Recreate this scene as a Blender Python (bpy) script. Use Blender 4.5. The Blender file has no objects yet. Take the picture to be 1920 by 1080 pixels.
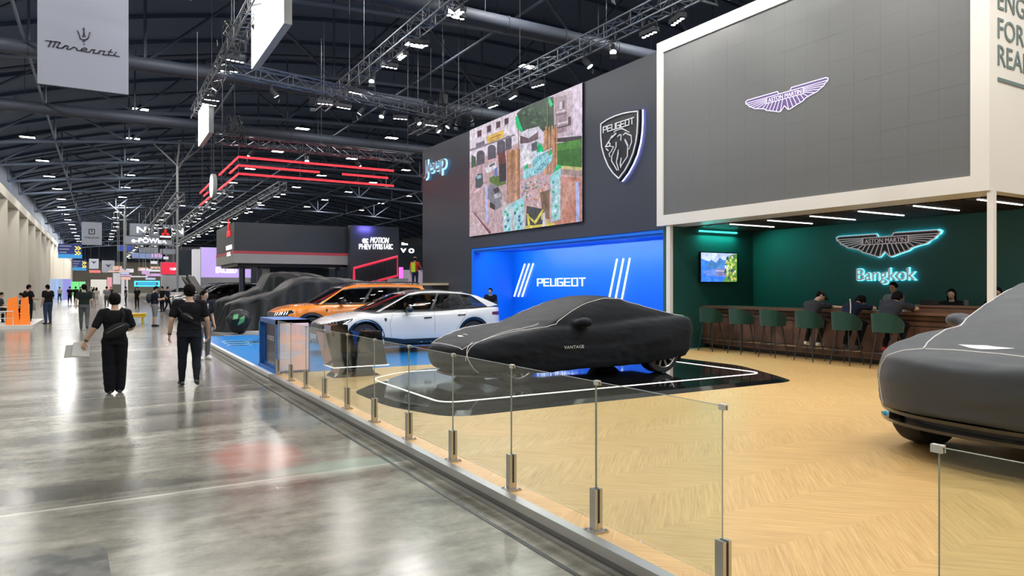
import bpy, bmesh, math, random
from mathutils import Vector, Matrix, noise
from mathutils.bvhtree import BVHTree
random.seed(7)
S = bpy.context.scene
COL = S.collection
PI = math.pi

# ---------------------------------------------------------------- camera, world, exposure
F_PX, HOR, CAMH = 1300.0, 538.0, 1.7
TH = math.atan(772.0 / 1300.0)
SN, CS = math.sin(TH), math.cos(TH)
cam = bpy.data.cameras.new('camera')
cam.sensor_width = 36.0
cam.lens = 36.0 * F_PX / 1920.0
cam.shift_y = (HOR - 540.0) / 1920.0
cam.clip_end = 600
camo = bpy.data.objects.new('camera', cam)
COL.objects.link(camo)
camo.location = (0, 0, CAMH)
camo.rotation_euler = (PI / 2, 0, -TH)
S.camera = camo

S.view_settings.view_transform = 'Standard'
S.view_settings.look = 'None'
S.view_settings.gamma = 1
S.view_settings.use_curve_mapping = False
S.view_settings.exposure = 0.0
try:
    S.cycles.max_bounces = 6
    S.cycles.diffuse_bounces = 2
    S.cycles.adaptive_threshold = 0.03
    S.cycles.glossy_bounces = 3
    S.cycles.transparent_max_bounces = 12
    S.cycles.transmission_bounces = 3
    S.cycles.sample_clamp_indirect = 4.0
    S.cycles.sample_clamp_direct = 30.0
    S.cycles.caustics_reflective = False
    S.cycles.caustics_refractive = False
except Exception:
    pass

world = bpy.data.worlds.new('hall_air')
S.world = world
world.use_nodes = True
wn = world.node_tree.nodes['Background']
wn.inputs[0].default_value = (0.50, 0.66, 1.0, 1)
wn.inputs[1].default_value = 0.17

LAMP_W = 240.0      # each high-bay hall lamp near the stand
FLOOD_W = 62.0      # each truss flood over the car stands


def at(x, y=None, X=None, Y=None, z=None):
    """the point of the hall behind a place in the photograph, on a plane X=, Y= or z="""
    l = (x - 960.0) / F_PX
    a, b = l * CS + SN, CS - l * SN
    if X is not None:
        d = X / a
    elif Y is not None:
        d = Y / b
    else:
        d = F_PX * (CAMH - z) / (y - HOR)
    zz = z if z is not None else CAMH - (y - HOR) * d / F_PX
    return Vector((a * d, b * d, zz))


# ---------------------------------------------------------------- materials
MATS = {}


def mat(name, col=(.5, .5, .5), rough=.5, metal=0.0, emit=None, estr=1.0, coat=0.0, sheen=0.0, spec=0.5, two=False):
    if name in MATS:
        return MATS[name]
    m = bpy.data.materials.new(name)
    m.use_nodes = True
    b = m.node_tree.nodes['Principled BSDF']
    b.inputs['Base Color'].default_value = (*col, 1)
    b.inputs['Roughness'].default_value = rough
    b.inputs['Metallic'].default_value = metal
    b.inputs['Specular IOR Level'].default_value = spec
    b.inputs['Coat Weight'].default_value = coat
    b.inputs['Coat Roughness'].default_value = .06
    b.inputs['Sheen Weight'].default_value = sheen
    if emit is not None:
        b.inputs['Emission Color'].default_value = (*emit, 1)
        b.inputs['Emission Strength'].default_value = estr
    MATS[name] = m
    return m


def nodes(m):
    return m.node_tree.nodes, m.node_tree.links, m.node_tree.nodes['Principled BSDF']


def N(nt, kind, **kw):
    n = nt.nodes.new(kind)
    for k, v in kw.items():
        if k in n.inputs:
            n.inputs[k].default_value = v
        else:
            setattr(n, k, v)
    return n


def noise_bump(m, scale=20, strength=.2, dist=.01, detail=3, stretch=(1, 1, 1)):
    nt = m.node_tree
    _, L, b = nodes(m)
    tc = N(nt, 'ShaderNodeTexCoord')
    mp = N(nt, 'ShaderNodeMapping')
    mp.inputs['Scale'].default_value = stretch
    nz = N(nt, 'ShaderNodeTexNoise', Scale=scale, Detail=detail)
    bp = N(nt, 'ShaderNodeBump', Strength=strength, Distance=dist)
    L.new(tc.outputs['Object'], mp.inputs[0])
    L.new(mp.outputs[0], nz.inputs[0])
    L.new(nz.outputs[0], bp.inputs['Height'])
    L.new(bp.outputs[0], b.inputs['Normal'])
    return m


def mottled(m, c1, c2, scale=3, lo=.4, hi=.6, detail=5):
    nt = m.node_tree
    _, L, b = nodes(m)
    tc = N(nt, 'ShaderNodeTexCoord')
    nz = N(nt, 'ShaderNodeTexNoise', Scale=scale, Detail=detail)
    cr = N(nt, 'ShaderNodeValToRGB')
    cr.color_ramp.elements[0].position = lo
    cr.color_ramp.elements[1].position = hi
    cr.color_ramp.elements[0].color = (*c1, 1)
    cr.color_ramp.elements[1].color = (*c2, 1)
    L.new(tc.outputs['Object'], nz.inputs[0])
    L.new(nz.outputs[0], cr.inputs[0])
    L.new(cr.outputs[0], b.inputs['Base Color'])
    return m


def glow(name, col, s):
    if name in MATS:
        return MATS[name]
    m = mat(name, tuple(min(1, c * .6) for c in col), .4, emit=col, estr=s)
    return m


def attr_glow(name, s):
    """a lit screen: shows the colours of its picture"""
    m = mat(name, (.01, .01, .01), .35)
    nt = m.node_tree
    _, L, b = nodes(m)
    a = N(nt, 'ShaderNodeAttribute', attribute_name='Col')
    tc = N(nt, 'ShaderNodeTexCoord')
    n1 = N(nt, 'ShaderNodeTexNoise', Scale=4.5, Detail=12, Roughness=.75)
    L.new(tc.outputs['Object'], n1.inputs[0])
    mr = N(nt, 'ShaderNodeMapRange')
    mr.inputs['From Min'].default_value = .3
    mr.inputs['From Max'].default_value = .7
    mr.inputs['To Min'].default_value = .35
    mr.inputs['To Max'].default_value = 1.45
    L.new(n1.outputs[0], mr.inputs[0])
    vm = N(nt, 'ShaderNodeVectorMath', operation='SCALE')
    L.new(a.outputs['Color'], vm.inputs[0])
    L.new(mr.outputs[0], vm.inputs['Scale'])
    L.new(vm.outputs[0], b.inputs['Emission Color'])
    b.inputs['Emission Strength'].default_value = s
    return m


def glass_mat(name, tint=(.9, .97, .94), refl=1.0, body=0.0, ior=1.5):
    m = bpy.data.materials.new(name)
    m.use_nodes = True
    nt = m.node_tree
    nt.nodes.clear()
    out = N(nt, 'ShaderNodeOutputMaterial')
    tr = N(nt, 'ShaderNodeBsdfTransparent')
    tr.inputs[0].default_value = (*tint, 1)
    gl = N(nt, 'ShaderNodeBsdfGlossy', Roughness=.01)
    gl.inputs[0].default_value = (refl, refl, refl, 1)
    fr = N(nt, 'ShaderNodeFresnel', IOR=ior)
    ge = N(nt, 'ShaderNodeNewGeometry')
    mr = N(nt, 'ShaderNodeMapRange')
    mr.inputs['To Min'].default_value = ior
    mr.inputs['To Max'].default_value = 1.0 / ior      # the far face of the pane reflects like the near one
    nt.links.new(ge.outputs['Backfacing'], mr.inputs[0])
    nt.links.new(mr.outputs[0], fr.inputs['IOR'])
    mx = N(nt, 'ShaderNodeMixShader')
    nt.links.new(fr.outputs[0], mx.inputs[0])
    nt.links.new(tr.outputs[0], mx.inputs[1])
    nt.links.new(gl.outputs[0], mx.inputs[2])
    nt.links.new(mx.outputs[0], out.inputs[0])
    MATS[name] = m
    return m


# ---------------------------------------------------------------- mesh helpers
class MB:
    def __init__(self):
        self.v, self.f, self.m, self.c = [], [], [], []

    def add(self, vs, fs, mi=0, col=None):
        o = len(self.v)
        self.v += [Vector(p) for p in vs]
        for f in fs:
            self.f.append([i + o for i in f])
            self.m.append(mi)
            self.c.append(col)
        return self

    def box(self, lo, hi, mi=0, M=None):
        x0, y0, z0 = lo
        x1, y1, z1 = hi
        vs = [Vector(p) for p in ((x0, y0, z0), (x1, y0, z0), (x1, y1, z0), (x0, y1, z0), (x0, y0, z1), (x1, y0, z1), (x1, y1, z1), (x0, y1, z1))]
        if M is not None:
            vs = [M @ p for p in vs]
        return self.add(vs, [(3, 2, 1, 0), (4, 5, 6, 7), (0, 1, 5, 4), (1, 2, 6, 5), (2, 3, 7, 6), (3, 0, 4, 7)], mi)

    def tube(self, pts, r, n=8, closed=False, mi=0, caps=True):
        pts = [Vector(p) for p in pts]
        k = len(pts)
        rs = r if isinstance(r, (list, tuple)) else [r] * k
        vs, fs = [], []
        up = None
        for i, p in enumerate(pts):
            a = pts[(i - 1) % k] if (closed or i > 0) else p
            b = pts[(i + 1) % k] if (closed or i < k - 1) else p
            t = (b - a)
            t = t.normalized() if t.length > 1e-9 else Vector((0, 0, 1))
            if up is None:
                up = Vector((0, 0, 1)) if abs(t.z) < .9 else Vector((1, 0, 0))
            s = t.cross(up)
            s = s.normalized() if s.length > 1e-6 else t.orthogonal().normalized()
            up = s.cross(t).normalized()
            for j in range(n):
                q = 2 * PI * j / n
                vs.append(p + (s * math.cos(q) + up * math.sin(q)) * rs[i])
        for i in range(k if closed else k - 1):
            a, b = i * n, ((i + 1) % k) * n
            for j in range(n):
                fs.append((a + j, a + (j + 1) % n, b + (j + 1) % n, b + j))
        if caps and not closed:
            fs.append(tuple(range(n))[::-1])
            fs.append(tuple((k - 1) * n + j for j in range(n)))
        return self.add(vs, fs, mi)

    def cyl(self, a, b, r0, r1=None, n=16, mi=0):
        return self.tube([a, b], [r0, r0 if r1 is None else r1], n, mi=mi)

    def prism(self, poly, depth, mi=0, col=None):
        """poly: 3-D points of a flat outline; depth: vector"""
        poly = [Vector(p) for p in poly]
        d = Vector(depth)
        n = len(poly)
        o = len(self.v)
        self.v += poly + [p + d for p in poly]
        fs = [list(range(n))[::-1], list(range(n, 2 * n))] + [[i, (i + 1) % n, n + (i + 1) % n, n + i] for i in range(n)]
        for f in fs:
            self.f.append([i + o for i in f])
            self.m.append(mi)
            self.c.append(col)
        return self

    def ribbon(self, pts, w, nrm, depth, closed=False, mi=0, col=None):
        """a flat stroke of width w lying in the plane with normal nrm"""
        pts = [Vector(p) for p in pts]
        nrm = Vector(nrm).normalized()
        k = len(pts)
        seq = range(k if closed else k - 1)
        for i in seq:
            a, b = pts[i], pts[(i + 1) % k]
            t = b - a
            if t.length < 1e-6:
                continue
            t.normalize()
            s = t.cross(nrm).normalized() * w / 2
            e = t * w * .35
            self.prism([a - e - s, b + e - s, b + e + s, a - e + s], nrm * depth, mi, col)
        return self

    def lathe(self, prof, M=None, n=32, mi=0):
        """prof: (radius, height) about local z"""
        vs, fs = [], []
        k = len(prof)
        for i in range(n):
            q = 2 * PI * i / n
            for (r, h) in prof:
                vs.append(Vector((r * math.cos(q), r * math.sin(q), h)))
        if M is not None:
            vs = [M @ p for p in vs]
        for i in range(n):
            j = (i + 1) % n
            for a in range(k - 1):
                fs.append((i * k + a, j * k + a, j * k + a + 1, i * k + a + 1))
        return self.add(vs, fs, mi)

    def grid(self, fn, nu, nv, mi=0, wrap=False, mfn=None):
        vs = [fn(i / (nu if wrap else nu), j / nv) for i in range(nu if wrap else nu + 1) for j in range(nv + 1)]
        o = len(self.v)
        self.v += [Vector(p) for p in vs]
        cu = nu if wrap else nu + 1
        for i in range(nu):
            for j in range(nv):
                a = (i % cu) * (nv + 1) + j
                b = ((i + 1) % cu) * (nv + 1) + j
                self.f.append([o + a, o + b, o + b + 1, o + a + 1])
                self.m.append(mi if mfn is None else mfn((i + .5) / nu, (j + .5) / nv))
                self.c.append(None)
        return self

    def ball(self, c, r, n=12, mi=0, M=None):
        c = Vector(c)
        rx, ry, rz = r if isinstance(r, (tuple, list)) else (r, r, r)
        vs, fs = [], []
        h = n // 2
        vs.append(Vector((0, 0, rz)))
        for i in range(1, h):
            t = PI * i / h
            for j in range(n):
                q = 2 * PI * j / n
                vs.append(Vector((rx * math.sin(t) * math.cos(q), ry * math.sin(t) * math.sin(q), rz * math.cos(t))))
        vs.append(Vector((0, 0, -rz)))
        for j in range(n):
            fs.append((0, 1 + j, 1 + (j + 1) % n))
            fs.append((len(vs) - 1, 1 + (h - 2) * n + (j + 1) % n, 1 + (h - 2) * n + j))
        for i in range(h - 2):
            for j in range(n):
                fs.append((1 + i * n + j, 1 + (i + 1) * n + j, 1 + (i + 1) * n + (j + 1) % n, 1 + i * n + (j + 1) % n))
        vs = [c + (M @ p if M is not None else p) for p in vs]
        return self.add(vs, fs, mi)

    def truss(self, a, b, w=.3, r=.025, bay=.5, flat=False, up=(0, 0, 1)):
        a, b = Vector(a), Vector(b)
        t = (b - a)
        L = t.length
        t.normalize()
        u = Vector(up)
        s = t.cross(u).normalized()
        u = s.cross(t).normalized()
        offs = [(-1, -1), (1, -1), (1, 1), (-1, 1)]
        P = [lambda q, o=o: a + t * q + s * (o[0] * w / 2) + u * (o[1] * w / 2) for o in offs]
        for p in P:
            self.tube([p(0), p(L)], r, 5)
        n = max(1, int(L / bay))
        for i in range(n):
            q0, q1 = L * i / n, L * (i + 1) / n
            for k in range(4):
                A, B = P[k], P[(k + 1) % 4]
                self.tube([A(q0), B(q1)] if i % 2 else [B(q0), A(q1)], r * .55, 4)
                if i % 2 == 0:
                    self.tube([A(q0), B(q0)], r * .55, 4)
        return self

    def build(self, name, mats=None, parent=None, smooth=False, auto=None, label=None, M=None):
        me = bpy.data.meshes.new(name)
        vs = [M @ p for p in self.v] if M is not None else self.v
        me.from_pydata([tuple(p) for p in vs], [], self.f)
        ms = mats if isinstance(mats, (list, tuple)) else [mats]
        for m in ms:
            if m is not None:
                me.materials.append(m)
        me.polygons.foreach_set('material_index', self.m)
        if any(c is not None for c in self.c):
            at_ = me.color_attributes.new('Col', 'FLOAT_COLOR', 'CORNER')
            k = 0
            for p in me.polygons:
                c = self.c[p.index] or (1, 1, 1)
                for _ in p.loop_indices:
                    at_.data[k].color = (*c, 1)
                    k += 1
        bm = bmesh.new()
        bm.from_mesh(me)
        bmesh.ops.recalc_face_normals(bm, faces=bm.faces)
        bm.to_mesh(me)
        bm.free()
        if smooth:
            me.polygons.foreach_set('use_smooth', [True] * len(me.polygons))
        if auto is not None:
            me.polygons.foreach_set('use_smooth', [True] * len(me.polygons))
            me.set_sharp_from_angle(angle=math.radians(auto))
        me.update()
        o = bpy.data.objects.new(name, me)
        COL.objects.link(o)
        if parent is not None:
            o.parent = parent
        if label:
            o['label'] = label
        return o


def tag(o, label, cat, group=None, kind=None):
    o['label'] = label
    o['category'] = cat
    if group:
        o['group'] = group
    if kind:
        o['kind'] = kind
    return o


def structure(o, label=None):
    o['kind'] = 'structure'
    if label:
        o['label'] = label
    return o


def empty(name, loc, rz=0.0, label=None, cat=None, group=None):
    o = bpy.data.objects.new(name, None)
    COL.objects.link(o)
    o.empty_display_size = .1
    o.location = loc
    o.rotation_euler = (0, 0, rz)
    if label:
        tag(o, label, cat, group)
    return o


def kids(o):
    return [c for c in bpy.data.objects if c.parent == o]


def copy_tree(o, loc=None, rz=None, label=None, parent=None, swap=None):
    c = o.copy()
    COL.objects.link(c)
    if parent is not None:
        c.parent = parent
    if loc is not None:
        c.location = loc
    if rz is not None:
        c.rotation_euler = (0, 0, rz)
    if label:
        c['label'] = label
    if swap and c.data is not None and any(m and m.name in swap for m in c.data.materials):
        c.data = c.data.copy()
        for i, m in enumerate(c.data.materials):
            if m and m.name in swap:
                c.data.materials[i] = swap[m.name]
    for k in kids(o):
        copy_tree(k, parent=c, swap=swap)
    return c


WORK = bpy.data.scenes.new('workbench')      # an empty scene where surfaces are evaluated; removed at the end


def remeshed(mb, name, mats, voxel=.02, smooth=4, parent=None, disp=None, mfn=None):
    """one continuous surface out of overlapping closed shapes"""
    me = bpy.data.meshes.new(name)
    me.from_pydata([tuple(p) for p in mb.v], [], mb.f)
    bm = bmesh.new()
    bm.from_mesh(me)
    bmesh.ops.remove_doubles(bm, verts=bm.verts, dist=.0004)
    bmesh.ops.recalc_face_normals(bm, faces=bm.faces)
    bm.to_mesh(me)
    bm.free()
    o = bpy.data.objects.new(name, me)
    WORK.collection.objects.link(o)
    r = o.modifiers.new('r', 'REMESH')
    r.mode = 'VOXEL'
    r.voxel_size = voxel
    if smooth:
        s = o.modifiers.new('s', 'SMOOTH')
        s.factor = .5
        s.iterations = smooth
    WORK.view_layers[0].update()
    dg = WORK.view_layers[0].depsgraph
    ne = bpy.data.meshes.new_from_object(o.evaluated_get(dg))
    o.modifiers.clear()
    WORK.collection.objects.unlink(o)
    COL.objects.link(o)
    o.data = ne
    bpy.data.meshes.remove(me)
    ne.name = name
    if disp is not None:
        ns = [v.normal.copy() for v in ne.vertices]
        for v, n in zip(ne.vertices, ns):
            v.co = disp(v.co.copy(), n)
    ne.materials.clear()
    for m in (mats if isinstance(mats, (list, tuple)) else [mats]):
        ne.materials.append(m)
    ne.polygons.foreach_set('use_smooth', [True] * len(ne.polygons))
    if mfn:
        for p in ne.polygons:
            p.material_index = mfn(p.center)
    ne.update()
    if parent is not None:
        o.parent = parent
    return o


def text_mb(s, height, width=None, depth=.01, bold=0.0, shear=0.0, space=1.0):
    """letters standing in the local x-z plane, baseline at z=0, centred on x, facing -y"""
    cu = bpy.data.curves.new('t', 'FONT')
    cu.body = s
    cu.size = 1
    cu.extrude = 0
    cu.offset = bold
    cu.shear = shear
    cu.space_character = space
    cu.resolution_u = 3
    o = bpy.data.objects.new('t', cu)
    WORK.collection.objects.link(o)
    WORK.view_layers[0].update()
    dg = WORK.view_layers[0].depsgraph
    me = bpy.data.meshes.new_from_object(o.evaluated_get(dg))
    bm = bmesh.new()
    bm.from_mesh(me)
    xs = [v.co.x for v in bm.verts] or [0, 1]
    ys = [v.co.y for v in bm.verts] or [0, 1]
    x0, x1 = min(xs), max(xs)
    cap = .7
    sz = height / cap
    sx = sz if width is None else width / max(1e-6, x1 - x0)
    ex = bmesh.ops.extrude_face_region(bm, geom=bm.faces[:])
    nv = [g for g in ex['geom'] if isinstance(g, bmesh.types.BMVert)]
    for v in nv:
        v.co.z = 1
    mb = MB()
    bm.verts.index_update()
    vs = [Vector(((v.co.x - (x0 + x1) / 2) * sx, -v.co.z * depth, v.co.y * sz)) for v in bm.verts]
    mb.add(vs, [[v.index for v in f.verts] for f in bm.faces])
    bm.free()
    bpy.data.objects.remove(o)
    bpy.data.curves.remove(cu)
    bpy.data.meshes.remove(me)
    return mb


def faceM(loc, face):
    """frame for a sign at loc whose readable side looks towards 'face': '-Y' or '-X' """
    if face == '-Y':
        R = Matrix.Identity(4)
    elif face == '-X':
        R = Matrix.Rotation(-PI / 2, 4, 'Z')
    elif face == 'up':          # lying on the floor, read from the aisle (looking +X)
        R = Matrix.Rotation(-PI / 2, 4, 'Z') @ Matrix.Rotation(-PI / 2, 4, 'X')
    else:
        R = Matrix.Rotation(face, 4, 'Z')
    return Matrix.Translation(loc) @ R


def sign_text(name, s, loc, face, height, m, parent=None, width=None, depth=.02, bold=0., shear=0., label=None, space=1.0):
    mb = text_mb(s, height, width, depth, bold, shear, space)
    return mb.build(name, m, parent, M=faceM(Vector(loc), face), label=label)


def area(name, loc, size, power, rot=(0, 0, 0), col=(1, 1, 1), spread=None, parent=None):
    l = bpy.data.lights.new(name, 'AREA')
    l.shape = 'RECTANGLE'
    l.size, l.size_y = size
    l.energy = power
    l.color = col
    if spread:
        l.spread = spread
    o = bpy.data.objects.new(name, l)
    COL.objects.link(o)
    o.location = loc
    o.rotation_euler = rot
    if parent is not None:
        o.parent = parent
    return o
# ================================================================ materials of the place
white_paint = mat('white_paint', (.82, .80, .76), .45)
cream_paint = mat('cream_paint', (.80, .74, .64), .5)
steel = mat('brushed_steel', (.55, .54, .52), .28, 1.0)
dark_steel = mat('dark_steel', (.05, .055, .065), .45, .6)
truss_metal = mat('truss_metal', (.20, .22, .25), .35, .7)
roof_metal = mat('roof_metal', (.06, .09, .16), .6, .1)
black_plastic = mat('black_plastic', (.015, .016, .018), .35)
black_gloss = mat('black_gloss', (.008, .009, .011), .06, coat=.6)
rubber = mat('tyre_rubber', (.018, .018, .02), .7)
lamp_glow = glow('lamp_glow', (1.0, .98, .92), 14)
lamp_warm = glow('lamp_warm', (1.0, .93, .78), 12)
white_glow = glow('white_glow', (1, 1, 1), 3.2)
strip_glow = glow('strip_glow', (1.0, .97, .93), 3.6)
red_glow = glow('red_glow', (1.0, .03, .04), 2.4)
skin = mat('skin', (.52, .33, .24), .5)
skin_dark = mat('skin_darker_tone', (.42, .25, .17), .5)  # darker skin colour
black_cloth = mat('black_cloth', (.010, .011, .014), .9, spec=.12)
for mm in (lamp_glow, lamp_warm, strip_glow, red_glow, white_glow):
    try:
        mm.cycles.emission_sampling = 'NONE'
    except Exception:
        pass
try:
    strip_glow.cycles.emission_sampling = 'AUTO'
    red_glow.cycles.emission_sampling = 'AUTO'
except Exception:
    pass


def make_concrete():
    m = mat('polished_concrete', (.3, .29, .26), .16, spec=.6)
    nt = m.node_tree
    _, L, b = nodes(m)
    tc = N(nt, 'ShaderNodeTexCoord')
    n1 = N(nt, 'ShaderNodeTexNoise', Scale=.9, Detail=8, Roughness=.62, Distortion=.6)
    n2 = N(nt, 'ShaderNodeTexNoise', Scale=5, Detail=12, Roughness=.72)
    mp = N(nt, 'ShaderNodeMapping')
    mp.inputs['Rotation'].default_value = (0, 0, .35)
    mp.inputs['Scale'].default_value = (.35, 1.6, 1)
    L.new(tc.outputs['Object'], mp.inputs[0])
    L.new(mp.outputs[0], n1.inputs[0])
    L.new(tc.outputs['Object'], n2.inputs[0])
    c1 = N(nt, 'ShaderNodeValToRGB')
    c1.color_ramp.elements[0].position = .34
    c1.color_ramp.elements[0].color = (.105, .103, .085, 1)
    c1.color_ramp.elements[1].position = .66
    c1.color_ramp.elements[1].color = (.31, .30, .255, 1)
    L.new(n1.outputs[0], c1.inputs[0])
    mx = N(nt, 'ShaderNodeMixRGB', blend_type='OVERLAY')
    mx.inputs[0].default_value = .8
    L.new(c1.outputs[0], mx.inputs[1])
    L.new(n2.outputs[0], mx.inputs[2])
    # saw cut joints, each with a pale worn line beside it
    sp = N(nt, 'ShaderNodeSeparateXYZ')
    L.new(tc.outputs['Object'], sp.inputs[0])
    n3 = N(nt, 'ShaderNodeTexNoise', Scale=1.2, Detail=3)
    L.new(tc.outputs['Object'], n3.inputs[0])

    def line(axis, period, off, w):
        a = N(nt, 'ShaderNodeMath', operation='MULTIPLY_ADD')
        L.new(n3.outputs[0], a.inputs[0])
        a.inputs[1].default_value = .05
        L.new(sp.outputs[axis], a.inputs[2])
        s = N(nt, 'ShaderNodeMath', operation='ADD')
        L.new(a.outputs[0], s.inputs[0])
        s.inputs[1].default_value = 500 * period - off
        d = N(nt, 'ShaderNodeMath', operation='PINGPONG')
        L.new(s.outputs[0], d.inputs[0])
        d.inputs[1].default_value = period / 2
        l = N(nt, 'ShaderNodeMath', operation='LESS_THAN')
        L.new(d.outputs[0], l.inputs[0])
        l.inputs[1].default_value = w
        return l
    prev = mx
    for axis, per, off, w, c in ((1, 6.0, 6.37, .03, (.52, .51, .45)), (1, 6.0, 6.40, .006, (.06, .06, .055))):
        l = line(axis, per, off, w)
        m2 = N(nt, 'ShaderNodeMixRGB')
        L.new(l.outputs[0], m2.inputs[0])
        L.new(prev.outputs[0], m2.inputs[1])
        m2.inputs[2].default_value = (*c, 1)
        k = N(nt, 'ShaderNodeMath', operation='MULTIPLY')
        L.new(l.outputs[0], k.inputs[0])
        k.inputs[1].default_value = .55
        L.new(k.outputs[0], m2.inputs[0])
        prev = m2
    # worn off floor paint: a faded red area and a trace of pale green
    for (cx, cy, sx, sy, c, amt) in ((1.36, 7.35, .46, .7, (.42, .15, .10), .5), (2.0, 6.5, .6, .25, (.30, .42, .36), .5), (2.1, 9.2, .4, .9, (.16, .22, .24), .5)):
        ln = N(nt, 'ShaderNodeMapping', vector_type='TEXTURE')
        ln.inputs['Location'].default_value = (cx, cy, 0)
        ln.inputs['Scale'].default_value = (sx, sy, 1)
        L.new(tc.outputs['Object'], ln.inputs[0])
        vl = N(nt, 'ShaderNodeVectorMath', operation='LENGTH')
        L.new(ln.outputs[0], vl.inputs[0])
        ad = N(nt, 'ShaderNodeMath', operation='MULTIPLY_ADD')
        L.new(n2.outputs[0], ad.inputs[0])
        ad.inputs[1].default_value = .9
        L.new(vl.outputs['Value'], ad.inputs[2])
        mr = N(nt, 'ShaderNodeMapRange')
        mr.inputs['From Min'].default_value = 1.1
        mr.inputs['From Max'].default_value = 1.55
        mr.inputs['To Min'].default_value = amt
        mr.inputs['To Max'].default_value = 0
        L.new(ad.outputs[0], mr.inputs[0])
        m3 = N(nt, 'ShaderNodeMixRGB')
        L.new(mr.outputs[0], m3.inputs[0])
        L.new(prev.outputs[0], m3.inputs[1])
        m3.inputs[2].default_value = (*c, 1)
        prev = m3
    L.new(prev.outputs[0], b.inputs['Base Color'])
    rr = N(nt, 'ShaderNodeMapRange')
    rr.inputs['To Min'].default_value = .10
    rr.inputs['To Max'].default_value = .26
    L.new(n1.outputs[0], rr.inputs[0])
    L.new(rr.outputs[0], b.inputs['Roughness'])
    mp2 = N(nt, 'ShaderNodeMapping')
    mp2.inputs['Scale'].default_value = (.7, 1.6, 1)
    n4 = N(nt, 'ShaderNodeTexNoise', Scale=3.2, Detail=4)
    L.new(tc.outputs['Object'], mp2.inputs[0])
    L.new(mp2.outputs[0], n4.inputs[0])
    bp = N(nt, 'ShaderNodeBump', Strength=.22, Distance=.012)
    L.new(n4.outputs[0], bp.inputs['Height'])
    L.new(bp.outputs[0], b.inputs['Normal'])
    return m


def make_parquet():
    m = mat('herringbone_oak_vinyl', (.7, .5, .26), .42)
    nt = m.node_tree
    _, L, b = nodes(m)
    tc = N(nt, 'ShaderNodeTexCoord')
    sp = N(nt, 'ShaderNodeSeparateXYZ')
    L.new(tc.outputs['Object'], sp.inputs[0])

    def M(op, a, bb=None, c=None):
        n = N(nt, 'ShaderNodeMath', operation=op)
        for i, q in enumerate((a, bb, c)):
            if q is None:
                continue
            if isinstance(q, (int, float)):
                n.inputs[i].default_value = q
            else:
                L.new(q, n.inputs[i])
        return n.outputs[0]
    x, y = sp.outputs[0], sp.outputs[1]
    W = .58
    k = M('FLOOR', M('DIVIDE', M('ADD', y, 50.0), W))
    par = M('MODULO', k, 2.0)
    sgn = M('MULTIPLY_ADD', par, 2.0, -1.0)
    ys = M('MULTIPLY', y, sgn)
    perp = M('MULTIPLY', M('ADD', x, ys), .7071)      # across the planks of this band
    along = M('MULTIPLY', M('SUBTRACT', x, ys), .7071)
    plank = M('FLOOR', M('DIVIDE', perp, .115))
    cmb = N(nt, 'ShaderNodeCombineXYZ')
    L.new(M('MULTIPLY', perp, 75.0), cmb.inputs[0])
    L.new(M('MULTIPLY', along, 2.6), cmb.inputs[1])
    L.new(M('MULTIPLY', plank, 3.7), cmb.inputs[2])
    nz = N(nt, 'ShaderNodeTexNoise', Scale=1.0, Detail=4, Roughness=.6)
    L.new(cmb.outputs[0], nz.inputs[0])
    cr = N(nt, 'ShaderNodeValToRGB')
    e = cr.color_ramp.elements
    e[0].position = .30
    e[0].color = (.47, .285, .10, 1)
    e[1].position = .68
    e[1].color = (.67, .44, .185, 1)
    L.new(nz.outputs[0], cr.inputs[0])
    wn_ = N(nt, 'ShaderNodeTexWhiteNoise', noise_dimensions='2D')
    c2 = N(nt, 'ShaderNodeCombineXYZ')
    L.new(plank, c2.inputs[0])
    L.new(k, c2.inputs[1])
    L.new(c2.outputs[0], wn_.inputs[0])
    hv = N(nt, 'ShaderNodeHueSaturation')
    L.new(cr.outputs[0], hv.inputs['Color'])
    L.new(M('MULTIPLY_ADD', wn_.outputs[0], .07, .965), hv.inputs['Value'])
    L.new(hv.outputs[0], b.inputs['Base Color'])
    bp = N(nt, 'ShaderNodeBump', Strength=.15, Distance=.002)
    L.new(nz.outputs[0], bp.inputs['Height'])
    L.new(bp.outputs[0], b.inputs['Normal'])
    return m


concrete = make_concrete()
parquet = make_parquet()
blue_carpet = mat('blue_vinyl', (.02, .27, .78), .22, spec=.55)

# ================================================================ hall shell
mb = MB()
mb.box((-8.6, -16, -.3), (64, 264, 0))
structure(mb.build('floor', concrete), 'grey polished concrete hall floor with worn joints')
mb = MB()
mb.box((-8.9, -16, 0), (-8.2, 264, 10))
structure(mb.build('wall_left', mat('beige_wall', (.60, .56, .48), .6)), 'beige side wall of the hall')
mb = MB()
mb.box((-8.95, -16, 10.02), (-8.5, 262, 14.6))
structure(mb.build('wall_left_upper', roof_metal), 'dark metal cladding above the side wall')
mb = MB()
mb.box((-8.9, 262, 0), (64, 264, 14))
structure(mb.build('wall_far', mat('beige_wall'),), 'beige end wall of the hall')
mb = MB()
mb.box((64, -16, 0), (64.6, 264, 20))
structure(mb.build('wall_right', mat('dark_wall', (.10, .11, .13), .7)))
mb = MB()
mb.box((-8.9, -16.6, 0), (64.6, -16, 20))
structure(mb.build('wall_back', mat('beige_wall')))
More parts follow.
